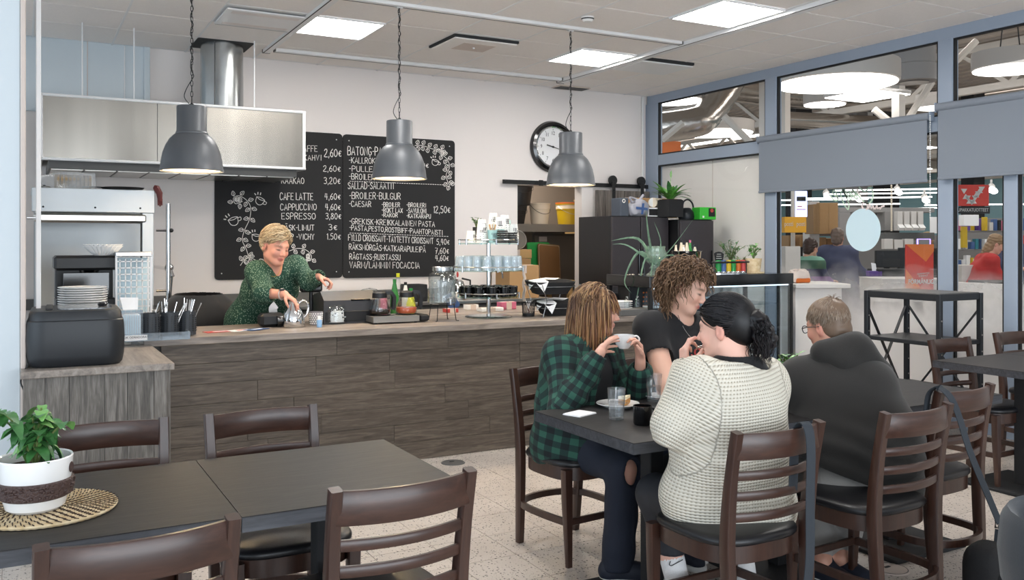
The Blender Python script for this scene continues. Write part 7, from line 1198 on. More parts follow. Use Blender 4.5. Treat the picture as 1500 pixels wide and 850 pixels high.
def knit_mat():
 m, nt, N, L, P = nodes('knit'); P.inputs['Roughness'].default_value = .95; uv = N.new('ShaderNodeUVMap'); sp = N.new('ShaderNodeSeparateXYZ'); L.new(uv.outputs[0], sp.inputs[0])
 def sn(s_, f, ph=0): a = N.new('ShaderNodeMath'); a.operation = 'MULTIPLY_ADD'; a.inputs[1].default_value = f; a.inputs[2].default_value = ph; L.new(s_, a.inputs[0]); b = N.new('ShaderNodeMath'); b.operation = 'SINE'; L.new(a.outputs[0], b.inputs[0]); return b.outputs[0]
 a, b = sn(sp.outputs['Y'], 2 * PI / .0115), sn(sp.outputs['X'], 2 * PI / .0095); mu = N.new('ShaderNodeMath'); mu.operation = 'MULTIPLY_ADD'; L.new(b, mu.inputs[0]); mu.inputs[1].default_value = .45; L.new(a, mu.inputs[2])
 r = N.new('ShaderNodeMapRange'); r.inputs[1].default_value = -1.45; r.inputs[2].default_value = 1.1; L.new(mu.outputs[0], r.inputs[0]); c = N.new('ShaderNodeValToRGB'); c.color_ramp.elements[0].color = rgb('9c937e'); c.color_ramp.elements[1].color = rgb('dcd6c8'); c.color_ramp.elements[1].position = .42; L.new(r.outputs[0], c.inputs[0]); L.new(c.outputs[0], P.inputs['Base Color'])
 bp_ = N.new('ShaderNodeBump'); bp_.inputs['Strength'].default_value = .8; bp_.inputs['Distance'].default_value = .006; L.new(r.outputs[0], bp_.inputs['Height']); L.new(bp_.outputs[0], P.inputs['Normal']); M['knit'] = m
knit_mat()
def plaid_mat():
 m, nt, N, L, P = nodes('plaid'); P.inputs['Roughness'].default_value = .9; uv = N.new('ShaderNodeUVMap'); sp = N.new('ShaderNodeSeparateXYZ'); L.new(uv.outputs[0], sp.inputs[0]); T_ = .056
 def st(s_): a = N.new('ShaderNodeMath'); a.operation = 'DIVIDE'; a.inputs[1].default_value = T_; L.new(s_, a.inputs[0]); f = N.new('ShaderNodeMath'); f.operation = 'FRACT'; L.new(a.outputs[0], f.inputs[0]); g = N.new('ShaderNodeMath'); g.operation = 'LESS_THAN'; g.inputs[1].default_value = .5; L.new(f.outputs[0], g.inputs[0]); return g.outputs[0]
 ad = N.new('ShaderNodeMath'); ad.operation = 'ADD'; L.new(st(sp.outputs['X']), ad.inputs[0]); L.new(st(sp.outputs['Y']), ad.inputs[1]); dv = N.new('ShaderNodeMath'); dv.operation = 'MULTIPLY'; dv.inputs[1].default_value = .5; L.new(ad.outputs[0], dv.inputs[0])
 c = N.new('ShaderNodeValToRGB'); c.color_ramp.interpolation = 'CONSTANT'; e = c.color_ramp.elements; e[0].color = rgb('2b5749'); e[1].position = .75; e[1].color = rgb('141b1e'); k = e.new(.25); k.color = rgb('1b3531'); L.new(dv.outputs[0], c.inputs[0]); L.new(c.outputs[0], P.inputs['Base Color']); M['plaid'] = m
plaid_mat()
def leaf_print(name, base, dot, sc=90):
 m, nt, N, L, P = nodes(name); P.inputs['Roughness'].default_value = .8; tc = N.new('ShaderNodeTexCoord'); mp = N.new('ShaderNodeMapping'); mp.inputs['Rotation'].default_value = (.5, .4, .7); mp.inputs['Scale'].default_value = (1, 1, .45); L.new(tc.outputs['Object'], mp.inputs[0]); v = N.new('ShaderNodeTexVoronoi'); v.inputs['Scale'].default_value = sc; L.new(mp.outputs[0], v.inputs['Vector']); r = N.new('ShaderNodeValToRGB'); r.color_ramp.elements[0].color = rgb(dot); r.color_ramp.elements[0].position = .22; r.color_ramp.elements[1].color = rgb(base); r.color_ramp.elements[1].position = .34; L.new(v.outputs['Distance'], r.inputs[0]); L.new(r.outputs[0], P.inputs['Base Color']); M[name] = m
leaf_print('green_print', '1b4334', '9ab39c', 135)
def shoe(parent, org, heel, toe, m_='shoe_dark', z=0.0):
 h_, t_ = Vector(heel), Vector(toe); d = (t_ - h_).normalized(); s_ = d.cross(Vector((0, 0, 1))).normalized(); F_ = Field(np.minimum(heel, toe) - .1, np.maximum(heel, toe) + V3(.1, .1, .14), .006); u = Vector((0, 0, 1)); a, b = h_ + u * .045, h_ + d * .2 + u * .035; F_.cone(a, b, .042, .036, .03); F_.cone(h_ + u * .05, h_ + u * .1 + d * .02, .042, .04, .03); F_.cone(h_ + d * .06 + u * .06, h_ + d * .14 + u * .045, .038, .036, .03); F_.cut(h_, -up3); F_.mesh('shoe', m_, parent, loc=org)
 G_ = Field(np.minimum(heel, toe) - .1, np.maximum(heel, toe) + V3(.1, .1, .1), .006); G_.cone(h_ + u * .012, b - u * .02, .046, .043, .02); G_.cut(h_ + u * .026, up3); G_.cut(h_ + u * .001, -up3); G_.mesh('sole', 'rubber_white', parent, loc=org)
def tang(v, n): n = n / np.linalg.norm(n, axis=1)[:, None]; return v - (v * n).sum(1)[:, None] * n
def eye_lines(): pass
# ---------------------------------------------------------------- person in green plaid shirt drinking from a cup
def bounds(pts, m=.17): a = np.array(pts); return a.min(0) - m, a.max(0) + m
SK = 'dba893'
def person_plaid():
 J = dict(pelvis=pj(842, 640, 4.25), waist=pj(842, 592, 4.22), chest=pj(850, 545, 4.2), neck=pj(860, 500, 4.2)); J['shR'] = pj(822, 520, 4.1); J['shL'] = pj(888, 520, 4.32)
 J['elR'] = pj(826, 603, 3.93); J['wrR'] = pj(879, 517, 3.93); J['elL'] = pj(935, 600, 4.22); J['wrL'] = pj(938, 528, 4.08)
 hipR, hipL = pj(846, 655, 4.18), pj(872, 650, 4.34); knR, knL = pj(912, 688, 3.88), pj(962, 672, 4.16); V_ = at(905, 822, Z=.09); anR = V3(tuple(V_)); anR[2] = .1; anL = V3(knL[0] + .02, knL[1] - .02, .1)
 f = rt3 * .985 + fw3 * .04 - up3 * .08; H = Head(pj(873, 455, 4.2), f, up3 + rt3 * .05, .97)
 allp = [J[k] for k in J] + [hipR, hipL, knR, knL, anR, anL, H.c]; lo, hi = bounds(allp, .16); P = Fig('person in green plaid shirt with brown streaked hair drinking from a white cup', V3(J['pelvis'][0], J['pelvis'][1], 0), lo, hi, .0065)
 B_ = P.fld(h=.0052); H.carve(B_); B_.cone(J['neck'] - up3 * .04, H.p(0, -.02, -.06), .052, .05, .03); torso(B_, J, -.02);
 for q in 'RL': limb(B_, [J['sh' + q], J['el' + q], J['wr' + q]], (.04, .036, .024), .02)
 for a, b, c in ((hipR, knR, anR), (hipL, knL, anL)): limb(B_, [a, b, c], (.075, .055, .038), .03)
 cup = V3(tuple(at(914, 501, t=4.1))); CUPP.append(cup)
 cR, cL = cup - rt3 * .046, cup + rt3 * .05
 hand(B_, J['wrR'], cR + up3 * .02 - J['wrR'], rt3 * .6 + up3 * .2 + fw3 * .8, .9, (.25, .3, .3, .35), .14, (.6, .5, .6), 1)
 hand(B_, J['wrL'], up3 * 1 - rt3 * .12, -rt3 * .8 - fw3 * .35, .85, (.75, .7, .7, .7), .05, (.4, .6, .5), -1)
 P.mesh(B_, 'body', 'skin', paint=lambda v: H.colour(v, SK, brow='7a5a44', cheek=.35), smooth=1)
 S_ = P.fld(); torso(S_, J, .022, 1.0); S_.cone(J['pelvis'] - up3 * .04 - rt3 * .06, J['pelvis'] - up3 * .07 + rt3 * .02, .15, .13, .05); S_.cone(hipR - rt3 * .05, hipR + (knR - hipR) * .35, .11, .085, .05)
 limb(S_, [J['shR'], J['elR'], J['wrR'] + (J['elR'] - J['wrR']) * .12], (.066, .066, .046), .03); limb(S_, [J['shL'], J['elL'], J['wrL'] + (J['elL'] - J['wrL']) * .25], (.066, .066, .06), .03); S_.cone(J['neck'] - up3 * .01 - rt3 * .05, J['neck'] - up3 * .03 + rt3 * .02, .05, .05, .03)
 S_.ripple(folds(.0045, None, 38, 3)); S_.ripple(lambda q: .005 * np.sin((q @ (J['elR'] - J['wrR']) / np.linalg.norm(J['elR'] - J['wrR'])) * 75 + 3 * np.sin(q[:, 2] * 14)) * (np.linalg.norm(q - (J['elR'] + J['wrR']) / 2, axis=1) < .14))
 S_.cone(H.c - up3 * .02, J['neck'] + up3 * .02, .062, .062, .01, sub=True)
 fr = J['chest'] + rt3 * .10 - fw3 * .07; S_.cone(fr + up3 * .13, fr - up3 * .17 + rt3 * .01, .045, .07, .012, sub=True)
 for w_, e in ((J['wrR'], J['elR']), (J['wrL'] - (J['wrL'] - J['elL']) * .14, J['elL'])): d = w_ - e; d /= np.linalg.norm(d); S_.cone(w_ - d * .012, w_ + d * .05, .034, .034, .004, sub=True)
 P.mesh(S_, 'plaid_shirt', 'plaid', uvf=bonecoord([(J['pelvis'], J['neck'], -fw3), (J['shR'], J['elR'], -fw3), (J['elR'], J['wrR'], -fw3), (J['shL'], J['elL'], -fw3), (J['elL'], J['wrL'], -fw3)]))
 T_ = P.fld(h=.008); torso(T_, J, .004); P.mesh(T_, 'black_top', 'cloth_black')
 L_ = P.fld(h=.0075)
 for a, b, c in ((hipR, knR, anR), (hipL, knL, anL)): limb(L_, [a, b, c - up3 * .03], (.092, .073, .07), .03)
 L_.cone(J['pelvis'], hipR, .11, .1, .05); L_.ripple(folds(.004, None, 45, 5)); L_.ell(knR + rt3 * .045 - fw3 * .05 - up3 * .0, (.05, .05, .06), None, .006, sub=True); L_.cut(V3(0, 0, .055), -up3); P.mesh(L_, 'jeans', 'jeans_dark')
 shoe(P.o, P.org, V3(anR[0] - .03, anR[1] + .02, 0), V3(anR[0] + .13, anR[1] - .09, 0)); shoe(P.o, P.org, V3(anL[0] - .02, anL[1] + .02, 0), V3(anL[0] + .1, anL[1] - .13, 0))
 # hair
 G_ = Field(H.c - .2, H.c + .2, .006); G_.ell(H.p(0, -.02, .042), np.array([.083, .1, .086]) * H.k, H.M3, .02); G_.ell(H.p(0, -.06, -.03), np.array([.075, .07, .1]) * H.k, H.M3, .03); G_.ell(H.p(0, .075, -.03), np.array([.075, .055, .10]) * H.k, H.M3, .02, sub=True); P.mesh(G_, 'hair', 'hair', paint=lambda v: np.tile(lin('5a3f30'), (len(v), 1)))
 r_, d, q = scalp(H, 1500, 1, -.03, .08); part = (q[:, 0] > -.01) * 2 - 1; dirs = tang(H.s[None] * (q[:, :1] * 9) + H.f[None] * (-1.0 + q[:, 1:2] * 1.0) - up3 * .6, d); cl = hcoll(H, .006) + [(J['neck'] - up3 * .03, V3(.075, .075, .1), np.eye(3)), (J['shR'] + (J['neck'] - J['shR']) * .45 - up3 * .02, V3(.1, .085, .075), np.eye(3)), (J['chest'] + up3 * .04, V3(.12, .13, .13), np.eye(3))]
 fr_ = (q[:, 1] > .045); ln = np.where(fr_, .062, .29 - .1 * (q[:, 1] > 0)) * np.random.RandomState(3).uniform(.85, 1.1, 1500); dirs[fr_] = H.f * .6 - up3 * .5 + H.s * q[fr_][:, :1] * 8
 P.hair(comb('hair_strands', P.o, r_, dirs, ln, [('4f3a2c', '8a5a3a'), ('634a38', '9a6a45'), ('83664c', 'b07f52'), ('45332a', '784e34'), ('a2835f', 'b98d5e')], cl, 1.5, .1, r=.0028, seed=2, lift=.008))
CUPP = []
person_plaid()
c = CUPP[0]; o = thing('coffee_cup', 'white coffee cup held at the mouth of the person in plaid', 'cup', c - V3(0, 0, .03)); B().lathe([(0, 0), (.022, 0), (.025, .004), (.038, .02), (.047, .05), (.048, .062), (.045, .062), (.044, .05), (.035, .02), (0, .008)], 32).done('body', 'ceramic', o); B().tube(smooth_line3([(.042, -.012, .052), (.06, -.016, .055), (.072, -.02, .04), (.06, -.016, .022), (.04, -.012, .024)], 4), .0045, 8).done('handle', 'ceramic', o); B().lathe([(0, .05), (.043, .05)], 20).done('coffee', 'coffee', o)
# ---------------------------------------------------------------- curly-haired person in black t-shirt
def head_cap(P, H, col, c=((0, -.02, .042), (.084, .102, .088)), back=((0, -.06, -.02), (.072, .065, .085)), face=((0, .078, -.03), (.08, .056, .098)), bump=0, name='hair'):
 G_ = Field(H.c - .2, H.c + .2, .005); G_.ell(H.p(*c[0]), V3(c[1]) * H.k, H.M3, .02)
 if back: G_.ell(H.p(*back[0]), V3(back[1]) * H.k, H.M3, .03)
 G_.ell(H.p(*face[0]), V3(face[1]) * H.k, H.M3, .015, sub=True)
 for q in (-1, 1): G_.ell(H.p(q * .085, .0, -.02), V3(.03, .022, .032) * H.k, H.M3, .01, sub=True)
 if bump: G_.ripple(folds(bump, None, 160, 4))
 P.mesh(G_, name, 'hair', paint=lambda v: np.tile(lin(col), (len(v), 1)))
def person_curly():
 J = dict(pelvis=pj(1010, 632, 4.62), waist=pj(1005, 590, 4.55), chest=pj(1002, 525, 4.5), neck=pj(994, 456, 4.46), shR=pj(953, 482, 4.40), shL=pj(1058, 484, 4.62), elR=pj(978, 568, 4.2), wrR=pj(1048, 588, 4.08), elL=pj(1085, 575, 4.42), wrL=pj(1062, 590, 4.15))
 hips = (pj(985, 645, 4.55), pj(1035, 640, 4.65)); kn = (pj(985, 690, 4.1), pj(1060, 680, 4.2)); an = [V3(k[0], k[1] + .02, .1) for k in kn]; H = Head(pj(1005, 421, 4.42), rt3 * .86 - fw3 * .5 - up3 * .38, up3 + rt3 * .3, 1.03)
 lo, hi = bounds(list(J.values()) + list(hips) + list(kn) + an + [H.c], .17); P = Fig('person with curly brown hair in a black t-shirt looking down behind the table', V3(J['pelvis'][0], J['pelvis'][1], 0), lo, hi, .0065); B_ = P.fld(h=.0055); H.carve(B_); B_.cone(J['neck'] - up3 * .05, H.p(0, -.02, -.06), .066, .06, .03); torso(B_, J, -.015, 1.1)
 for q in 'RL': limb(B_, [J['sh' + q], J['el' + q], J['wr' + q]], (.058, .05, .03), .02); hand(B_, J['wr' + q], J['wr' + q] - J['el' + q], -up3, .95, (.3,) * 4, .1, (.3, .3, .3), 1 if q == 'L' else -1)
 for a, b, c in zip(hips, kn, an): limb(B_, [a, b, c], (.085, .06, .04), .03)
 P.mesh(B_, 'body', 'skin', paint=lambda v: H.colour(v, 'e0b29c', lip='b5645c', cheek=.3, brow='5a4030'), smooth=1)
 S_ = P.fld(); torso(S_, J, .012, 1.13, .02); limb(S_, [J['shR'], J['shR'] + (J['elR'] - J['shR']) * .48], (.082, .07), .03); limb(S_, [J['shL'], J['shL'] + (J['elL'] - J['shL']) * .5], (.082, .07), .03); S_.ripple(folds(.003, None, 30, 8)); S_.cone(H.p(0, 0, -.1) + up3 * .05, J['neck'] - up3 * .018 - fw3 * .03 + rt3 * .02, .055, .062, .01, sub=True)
 for q in 'RL': d = J['el' + q] - J['sh' + q]; L_ = np.linalg.norm(d); d /= L_; S_.cone(J['sh' + q] + d * L_ * .54, J['sh' + q] + d * L_ * 1.1, .07, .075, .006, sub=True)
 t_ = P.mesh(S_, 'tshirt', 'cloth_black')
 for k, (dx, dz) in enumerate(((.0, .0), (.035, .03), (.03, -.02), (.065, .01), (.07, -.03))):     # red print
  c = J['chest'] + rt3 * (.0 + dx) - fw3 * (.162 - dx * .1) + up3 * (.02 + dz); B().tube([Vector(c + rt3 * .014 * math.cos(a) + up3 * .019 * math.sin(a) - fw3 * .004) for a in [2 * PI * i / 10 for i in range(10)]], .0045, 6, True).done('print', 'red', P.o, loc=-Vector(P.org))
 L_ = P.fld(h=.009)
 for a, b, c in zip(hips, kn, an): limb(L_, [a, b, c - up3 * .03], (.1, .08, .07), .03)
 L_.cone(J['pelvis'], (hips[0] + hips[1]) / 2, .12, .12, .05); L_.cut(V3(0, 0, .05), -up3); P.mesh(L_, 'jeans', 'cloth_black')
 for a in an: shoe(P.o, P.org, V3(a[0], a[1] + .03, 0), V3(a[0] + .02, a[1] - .18, 0))
 n_ = [J['neck'] + rt3 * (.03 * math.sin(t) + .035) - fw3 * (.075 + .03 * math.sin(t)) - up3 * (.0 + .13 * math.sin(t) ** 1.0) - rt3 * .055 * math.cos(t) for t in np.linspace(.1, 3.0, 16)]; B().tube([Vector(p) for p in n_], .0016, 5).done('necklace', 'chrome', P.o, loc=-Vector(P.org))
 head_cap(P, H, '4a3424', bump=.006); r_, d, q = scalp(H, 1000, 5, -.05, .07); dirs = tang(H.s[None] * (np.sign(q[:, :1]) * .9 + q[:, :1] * 4) - H.f[None] * .5, d) + d * .3; ln = np.where(q[:, 1] > .03, .085, .135) * np.random.RandomState(1).uniform(.7, 1.1, 1000)
 P.hair(comb('hair_strands', P.o, r_, dirs, ln, [('5c4533', '7d6048'), ('4c382a', '6d523c'), ('6b523d', '8c6f54')], hcoll(H, .012) + [(J['neck'] - up3 * .03, V3(.085, .085, .1), np.eye(3))], .9, 0, curl=.6, freq=95, r=.0030, seed=4, lift=.02, seg=.009))
person_curly()
# ---------------------------------------------------------------- person in cream knit sweater, back to the camera
def person_knit():
 J = dict(pelvis=pj(1072, 722, 3.28), waist=pj(1068, 655, 3.24), chest=pj(1068, 592, 3.2), neck=pj(1078, 531, 3.2), shL=pj(1020, 562, 3.16), shR=pj(1118, 560, 3.26), elL=pj(990, 622, 3.14), wrL=pj(1003, 540, 3.36), elR=pj(1120, 632, 3.42), wrR=pj(1075, 612, 3.58))
 hL, hR = pj(1030, 738, 3.24), pj(1118, 738, 3.32); kL, kR = pj(962, 725, 3.50), pj(1068, 700, 3.7); aL = V3(tuple(at(985, 925, Z=.1))); aL = V3(kL[0] + .04, kL[1] - .10, .1); aR = V3(kR[0] - .02, kR[1] - .12, .1)
 H = Head(pj(1062, 480, 3.24), -rt3 * .80 + fw3 * .60 - up3 * .12, up3 - rt3 * .03, .97); lo, hi = bounds(list(J.values()) + [hL, hR, kL, kR, aL, aR, H.c], .17); P = Fig('person with black ponytail in cream knit sweater lifting a spoon to the mouth', V3(J['pelvis'][0], J['pelvis'][1], 0), lo, hi, .0055)
 B_ = P.fld(h=.0048); H.carve(B_, .95); B_.cone(J['neck'] - up3 * .05, H.p(0, -.02, -.06), .06, .056, .03); torso(B_, J, -.03)
 for q in 'RL': limb(B_, [J['sh' + q], J['el' + q], J['wr' + q]], (.045, .04, .027), .02)
 hand(B_, J['wrL'], up3 - rt3 * .02 + fw3 * .1, rt3 * .9 + fw3 * .2, .88, (.5, .6, .8, .95), .06, (.75, .8, .4), 1); hand(B_, J['wrR'], J['wrR'] - J['elR'], -up3, .88, (.3,) * 4)
 for a, b, c in ((hL, kL, aL), (hR, kR, aR)): limb(B_, [a, b, c], (.085, .062, .04), .03)
 for a in (aL, aR): B_.cone(a - up3 * .05, a - up3 * .06 + fw3 * .13, .036, .03, .03)
 P.mesh(B_, 'body', 'skin', paint=lambda v: H.colour(v, 'e3b3a0', cheek=.5, brow='3a2a26'), smooth=1)
 S_ = P.fld(); torso(S_, J, .03, .93, .015, .06); S_.cone(J['pelvis'] - up3 * .05 - rt3 * .07, J['pelvis'] - up3 * .05 + rt3 * .08, .155, .15, .06); S_.cone(J['pelvis'] - up3 * .06 - rt3 * .05, hL + (kL - hL) * .12, .13, .10, .05); limb(S_, [J['shL'], J['elL'], J['wrL']], (.07, .074, .05), .04); limb(S_, [J['shR'], J['elR'], J['wrR']], (.07, .07, .055), .04); S_.ripple(folds(.004, None, 22, 2)); S_.ripple(lambda q: -.006 * np.exp(-((q[:, 2] - J['pelvis'][2] - .13 + .3 * (q @ rt3 - J['pelvis'] @ rt3)) / .012) ** 2) * (q @ rt3 < J['pelvis'] @ rt3))
 S_.cone(J['neck'] + up3 * .05 - rt3 * .03, J['neck'] + up3 * .035 + rt3 * .05, .085, .085, .012, sub=True); d = J['wrL'] - J['elL']; d /= np.linalg.norm(d); S_.cone(J['wrL'] - d * .01, J['wrL'] + d * .07, .045, .05, .006, sub=True); S_.cone(hL - rt3 * .03 + up3 * .03, hL + (kL - hL) * .18, .13, .115, .05); S_.cut(J['pelvis'] - up3 * .19, -up3 + rt3 * .12)
 P.mesh(S_, 'knit_sweater', 'knit', uvf=bonecoord([(J['pelvis'], J['neck'], -fw3), (J['shL'], J['elL'], -fw3), (J['elL'], J['wrL'], -fw3), (J['shR'], J['elR'], -fw3), (J['elR'], J['wrR'], -fw3)]))
 K_ = P.fld(h=.005); K_.cone(J['neck'] - up3 * .04 - rt3 * .04, J['neck'] - up3 * .045 + rt3 * .05, .07, .07, .03); K_.cone(J['neck'] - up3 * .02, J['neck'] + up3 * .01, .068, .062, .02); K_.cone(H.c - up3 * .02, J['neck'] + up3 * .025 + fw3 * .01, .06, .06, .005, sub=True); K_.cut(J['neck'] + up3 * .028, up3); P.mesh(K_, 'black_top', 'cloth_black')
 L_ = P.fld(h=.006)
 for a, b, c in ((hL, kL, aL), (hR, kR, aR)): limb(L_, [a, b, b + (c - b) * .62], (.1, .076, .056), .03)
 L_.cone(hL, hR, .12, .12, .05); L_.ripple(folds(.002, None, 30, 3)); d = aL - kL; L_.cut(V3(0, 0, .26), -up3); P.mesh(L_, 'leggings', 'legging')
 for a, k in ((aL, kL), (aR, kR)):
  F_ = P.fld(h=.005); top = a + (k - a) * ((.29 - a[2]) / (k[2] - a[2])); F_.cone(a, top, .044, .05, .02); F_.cone(a - up3 * .04, a - up3 * .055 + fw3 * .14, .046, .038, .04); F_.cut(V3(0, 0, .29), up3); F_.cut(V3(0, 0, .004), -up3); P.mesh(F_, 'sock', 'sock')
  c = a + (k - a) * ((.235 - a[2]) / (k[2] - a[2])) - fw3 * .05; b = B(); strokes(b, [smooth_line([(-.016, .01), (-.02, -.002), (-.012, -.006), (.0, .0), (.03, .016)], 5)], c, rt3, up3, -fw3, .0035); b.done('tick_mark', 'black', P.o, ang=0, loc=-Vector(P.org))
 head_cap(P, H, '0d0c0e', ((0, -.02, .044), (.082, .102, .086)), ((0, -.062, 0), (.068, .062, .075)), ((0, .085, -.045), (.085, .06, .095))); bun = H.p(.0, -.125, .015); G_ = Field(bun - .16, bun + .16, .006); G_.ell(bun, (.034, .034, .034), None, .02); G_.cone(bun, bun + rt3 * .03 - up3 * .06, .03, .038, .03); G_.cone(bun + rt3 * .03 - up3 * .06, bun + rt3 * .035 - up3 * .12, .034, .012, .03); G_.ripple(folds(.006, None, 150, 4)); P.mesh(G_, 'ponytail', 'hair', paint=lambda v: np.tile(lin('131114'), (len(v), 1)))
 r_, d, q = scalp(H, 1500, 2, -.045, .083); r_ = r_ + d * .003; ln = np.linalg.norm(r_ - bun, axis=1) * .98; P.hair(comb('hair_strands', P.o, r_, tang(bun - r_, d), ln, [('0b0a0c', '141216'), ('1b181b', '0f0e10'), ('221d20', '151215')], hcoll(H, .008), .05, 0, r=.0022, seed=5, lift=.003, target=bun))
 rg_ = np.random.RandomState(2); n_ = 420; v = rg_.normal(0, 1, (n_, 3)); v /= np.linalg.norm(v, axis=1)[:, None]; P.hair(comb('ponytail_strands', P.o, bun + v * .02, v * .7 + rt3 * .7, rg_.uniform(.08, .17, n_), [('0d0c0e', '1b181a'), ('18151a', '2a2426')], [], 1.6, 0, curl=.7, freq=120, r=.0018, seed=6)); B().tube([Vector(bun - rt3 * .03 + rt3 * .02 * math.cos(a) + up3 * .02 * math.sin(a)) for a in np.linspace(0, 5, 9)], .004, 6).done('hair_clip', 'chrome', P.o, loc=-Vector(P.org))
 tip = J['wrL'] + up3 * .07 + rt3 * .045 + fw3 * .02; mo = H.p(0, .105, -.066); o = thing('spoon', 'steel spoon held at the mouth of the person in the knit sweater', 'spoon', tip); B().tube([(0, 0, 0), Vector((mo - tip) * .8)], .0025, 6).done('handle', 'chrome', o); B().ball(Vector((mo - tip) * .95), (.016, .012, .005), 10).done('bowl', 'chrome', o)
person_knit()
# ---------------------------------------------------------------- person in dark hoodie with glasses, back to the camera
def person_hoodie():
 J = dict(pelvis=pj(1262, 705, 3.72), waist=pj(1255, 645, 3.72), chest=pj(1238, 590, 3.76), neck=pj(1224, 522, 3.8), shL=pj(1176, 560, 3.80), shR=pj(1272, 562, 3.74), elL=pj(1158, 612, 3.95), wrL=pj(1168, 566, 4.22), elR=pj(1290, 640, 3.95), wrR=pj(1230, 600, 4.15))
 hL, hR = pj(1225, 722, 3.72), pj(1300, 722, 3.72); kL, kR = pj(1180, 680, 4.1), pj(1255, 680, 4.15); aL = V3(tuple(at(1205, 822, Z=.1))); aR = V3(tuple(at(1232, 818, Z=.1))); H = Head(pj(1212, 477, 3.9), -rt3 * .55 + fw3 * .85 - up3 * .22, up3 - rt3 * .05, .95)
 lo, hi = bounds(list(J.values()) + [hL, hR, kL, kR, aL, aR, H.c], .18); P = Fig('person with short greying hair and glasses in a dark hoodie, back to the camera', V3(J['pelvis'][0], J['pelvis'][1], 0), lo, hi, .006); B_ = P.fld(h=.005); H.carve(B_); B_.cone(J['neck'] - up3 * .05, H.p(0, -.02, -.06), .064, .06, .03); torso(B_, J, -.03)
 for q in 'RL': limb(B_, [J['sh' + q], J['el' + q], J['wr' + q]], (.045, .04, .03), .02); hand(B_, J['wr' + q], rt3 * -.5 + up3 * .5 + fw3 * .3, -fw3, .95, (.8,) * 4, .05, (.5, .5, .5), 1 if q == 'L' else -1)
 for a, b, c in ((hL, kL, aL), (hR, kR, aR)): limb(B_, [a, b, c], (.08, .06, .04), .03)
 P.mesh(B_, 'body', 'skin', paint=lambda v: H.colour(v, 'd09a84', cheek=.5), smooth=1)
 S_ = P.fld(); torso(S_, J, .04, .98, .03, .06); S_.cone(J['pelvis'] - rt3 * .08 + up3 * .0, J['pelvis'] + rt3 * .06, .15, .15, .05); limb(S_, [J['shL'], J['elL'], J['wrL']], (.085, .075, .055), .05); limb(S_, [J['shR'], J['elR'], J['wrR']], (.085, .078, .055), .05); S_.ripple(folds(.007, None, 24, 7)); S_.ripple(lambda q: .006 * np.sin(q[:, 2] * 70 + 4 * np.sin(q @ rt3 * 9)) * np.exp(-((q[:, 2] - J['waist'][2] + .02) / .11) ** 2)); S_.cone(H.c - up3 * .03, J['neck'] + up3 * .025 + fw3 * .02, .066, .06, .01, sub=True); S_.cut(J['pelvis'] + up3 * .03 - rt3 * .05, -up3 - rt3 * .35)
 P.mesh(S_, 'hoodie', 'hoodie'); G_ = P.fld(h=.006); c = J['neck'] - fw3 * .045 - rt3 * .02
 G_.cone(c - rt3 * .05 + up3 * .02, c + rt3 * .09 + up3 * .035, .05, .062, .04); G_.cone(c + rt3 * .09 + up3 * .03, c + rt3 * .19 - up3 * .055 - fw3 * .02, .06, .042, .05); G_.cone(c + rt3 * .02 - up3 * .02 - fw3 * .03, c + rt3 * .15 - up3 * .07 - fw3 * .03, .055, .045, .05); G_.ripple(folds(.004, None, 40, 9)); G_.cone(c + rt3 * .06 - up3 * .072 - fw3 * .105, c + rt3 * .21 - up3 * .085 - fw3 * .09, .012, .014, .012, sub=True); G_.cone(H.c, J['neck'] + up3 * .05 + fw3 * .03, .07, .066, .01, sub=True); P.mesh(G_, 'hood', 'hoodie')
 T_ = P.fld(h=.007); T_.cone(hL, hR, .125, .125, .05); T_.cone(J['pelvis'] - up3 * .02 - rt3 * .08, J['pelvis'] - up3 * .03 + rt3 * .05, .14, .135, .04)
 for a, b, c in ((hL, kL, aL), (hR, kR, aR)): limb(T_, [a, b, b + (c - b) * .85], (.115, .09, .065), .04)
 T_.ripple(folds(.004, None, 45, 3)); P.mesh(T_, 'sweatpants', 'sweatpants')
 for a in (aL, aR): shoe(P.o, P.org, V3(a[0], a[1], 0) + fw3 * .04, V3(a[0], a[1], 0) + rt3 * .1 - fw3 * .16)
 head_cap(P, H, '6e5a4a', ((0, -.018, .042), (.080, .099, .086)), ((0, -.05, -.035), (.068, .06, .07)), ((0, .088, -.045), (.09, .062, .10)), .0015); r_, d, q = scalp(H, 2200, 3, -.075, .07); r_ = r_ + d * .002; cw = H.p(0, -.06, .11); dirs = tang(r_ - cw, d) * 9 + d * .12; P.hair(comb('hair_strands', P.o, r_, dirs, np.random.RandomState(1).uniform(.014, .024, 2200), [('7a6450', '9c8a78'), ('8f7a66', 'b0a294'), ('645040', '8a7460')], [], .5, 0, r=.0017, seed=7, seg=.007))
 e = H.p(.032, .105, 0); gl = B()
 for q in (-1, 1): gl.tube([Vector(H.p(q * .034 + .022 * math.cos(a), .104 - .006 * abs(math.cos(a)), -.002 + .017 * math.sin(a))) for a in np.linspace(0, 5.8, 14)], .002, 6, True); gl.tube([Vector(H.p(q * .056, .1, .004)), Vector(H.p(q * .08, .05, .006)), Vector(H.p(q * .083, -.02, .0))], .002, 6)
 gl.done('glasses', 'black', P.o, loc=-Vector(P.org))
person_hoodie()
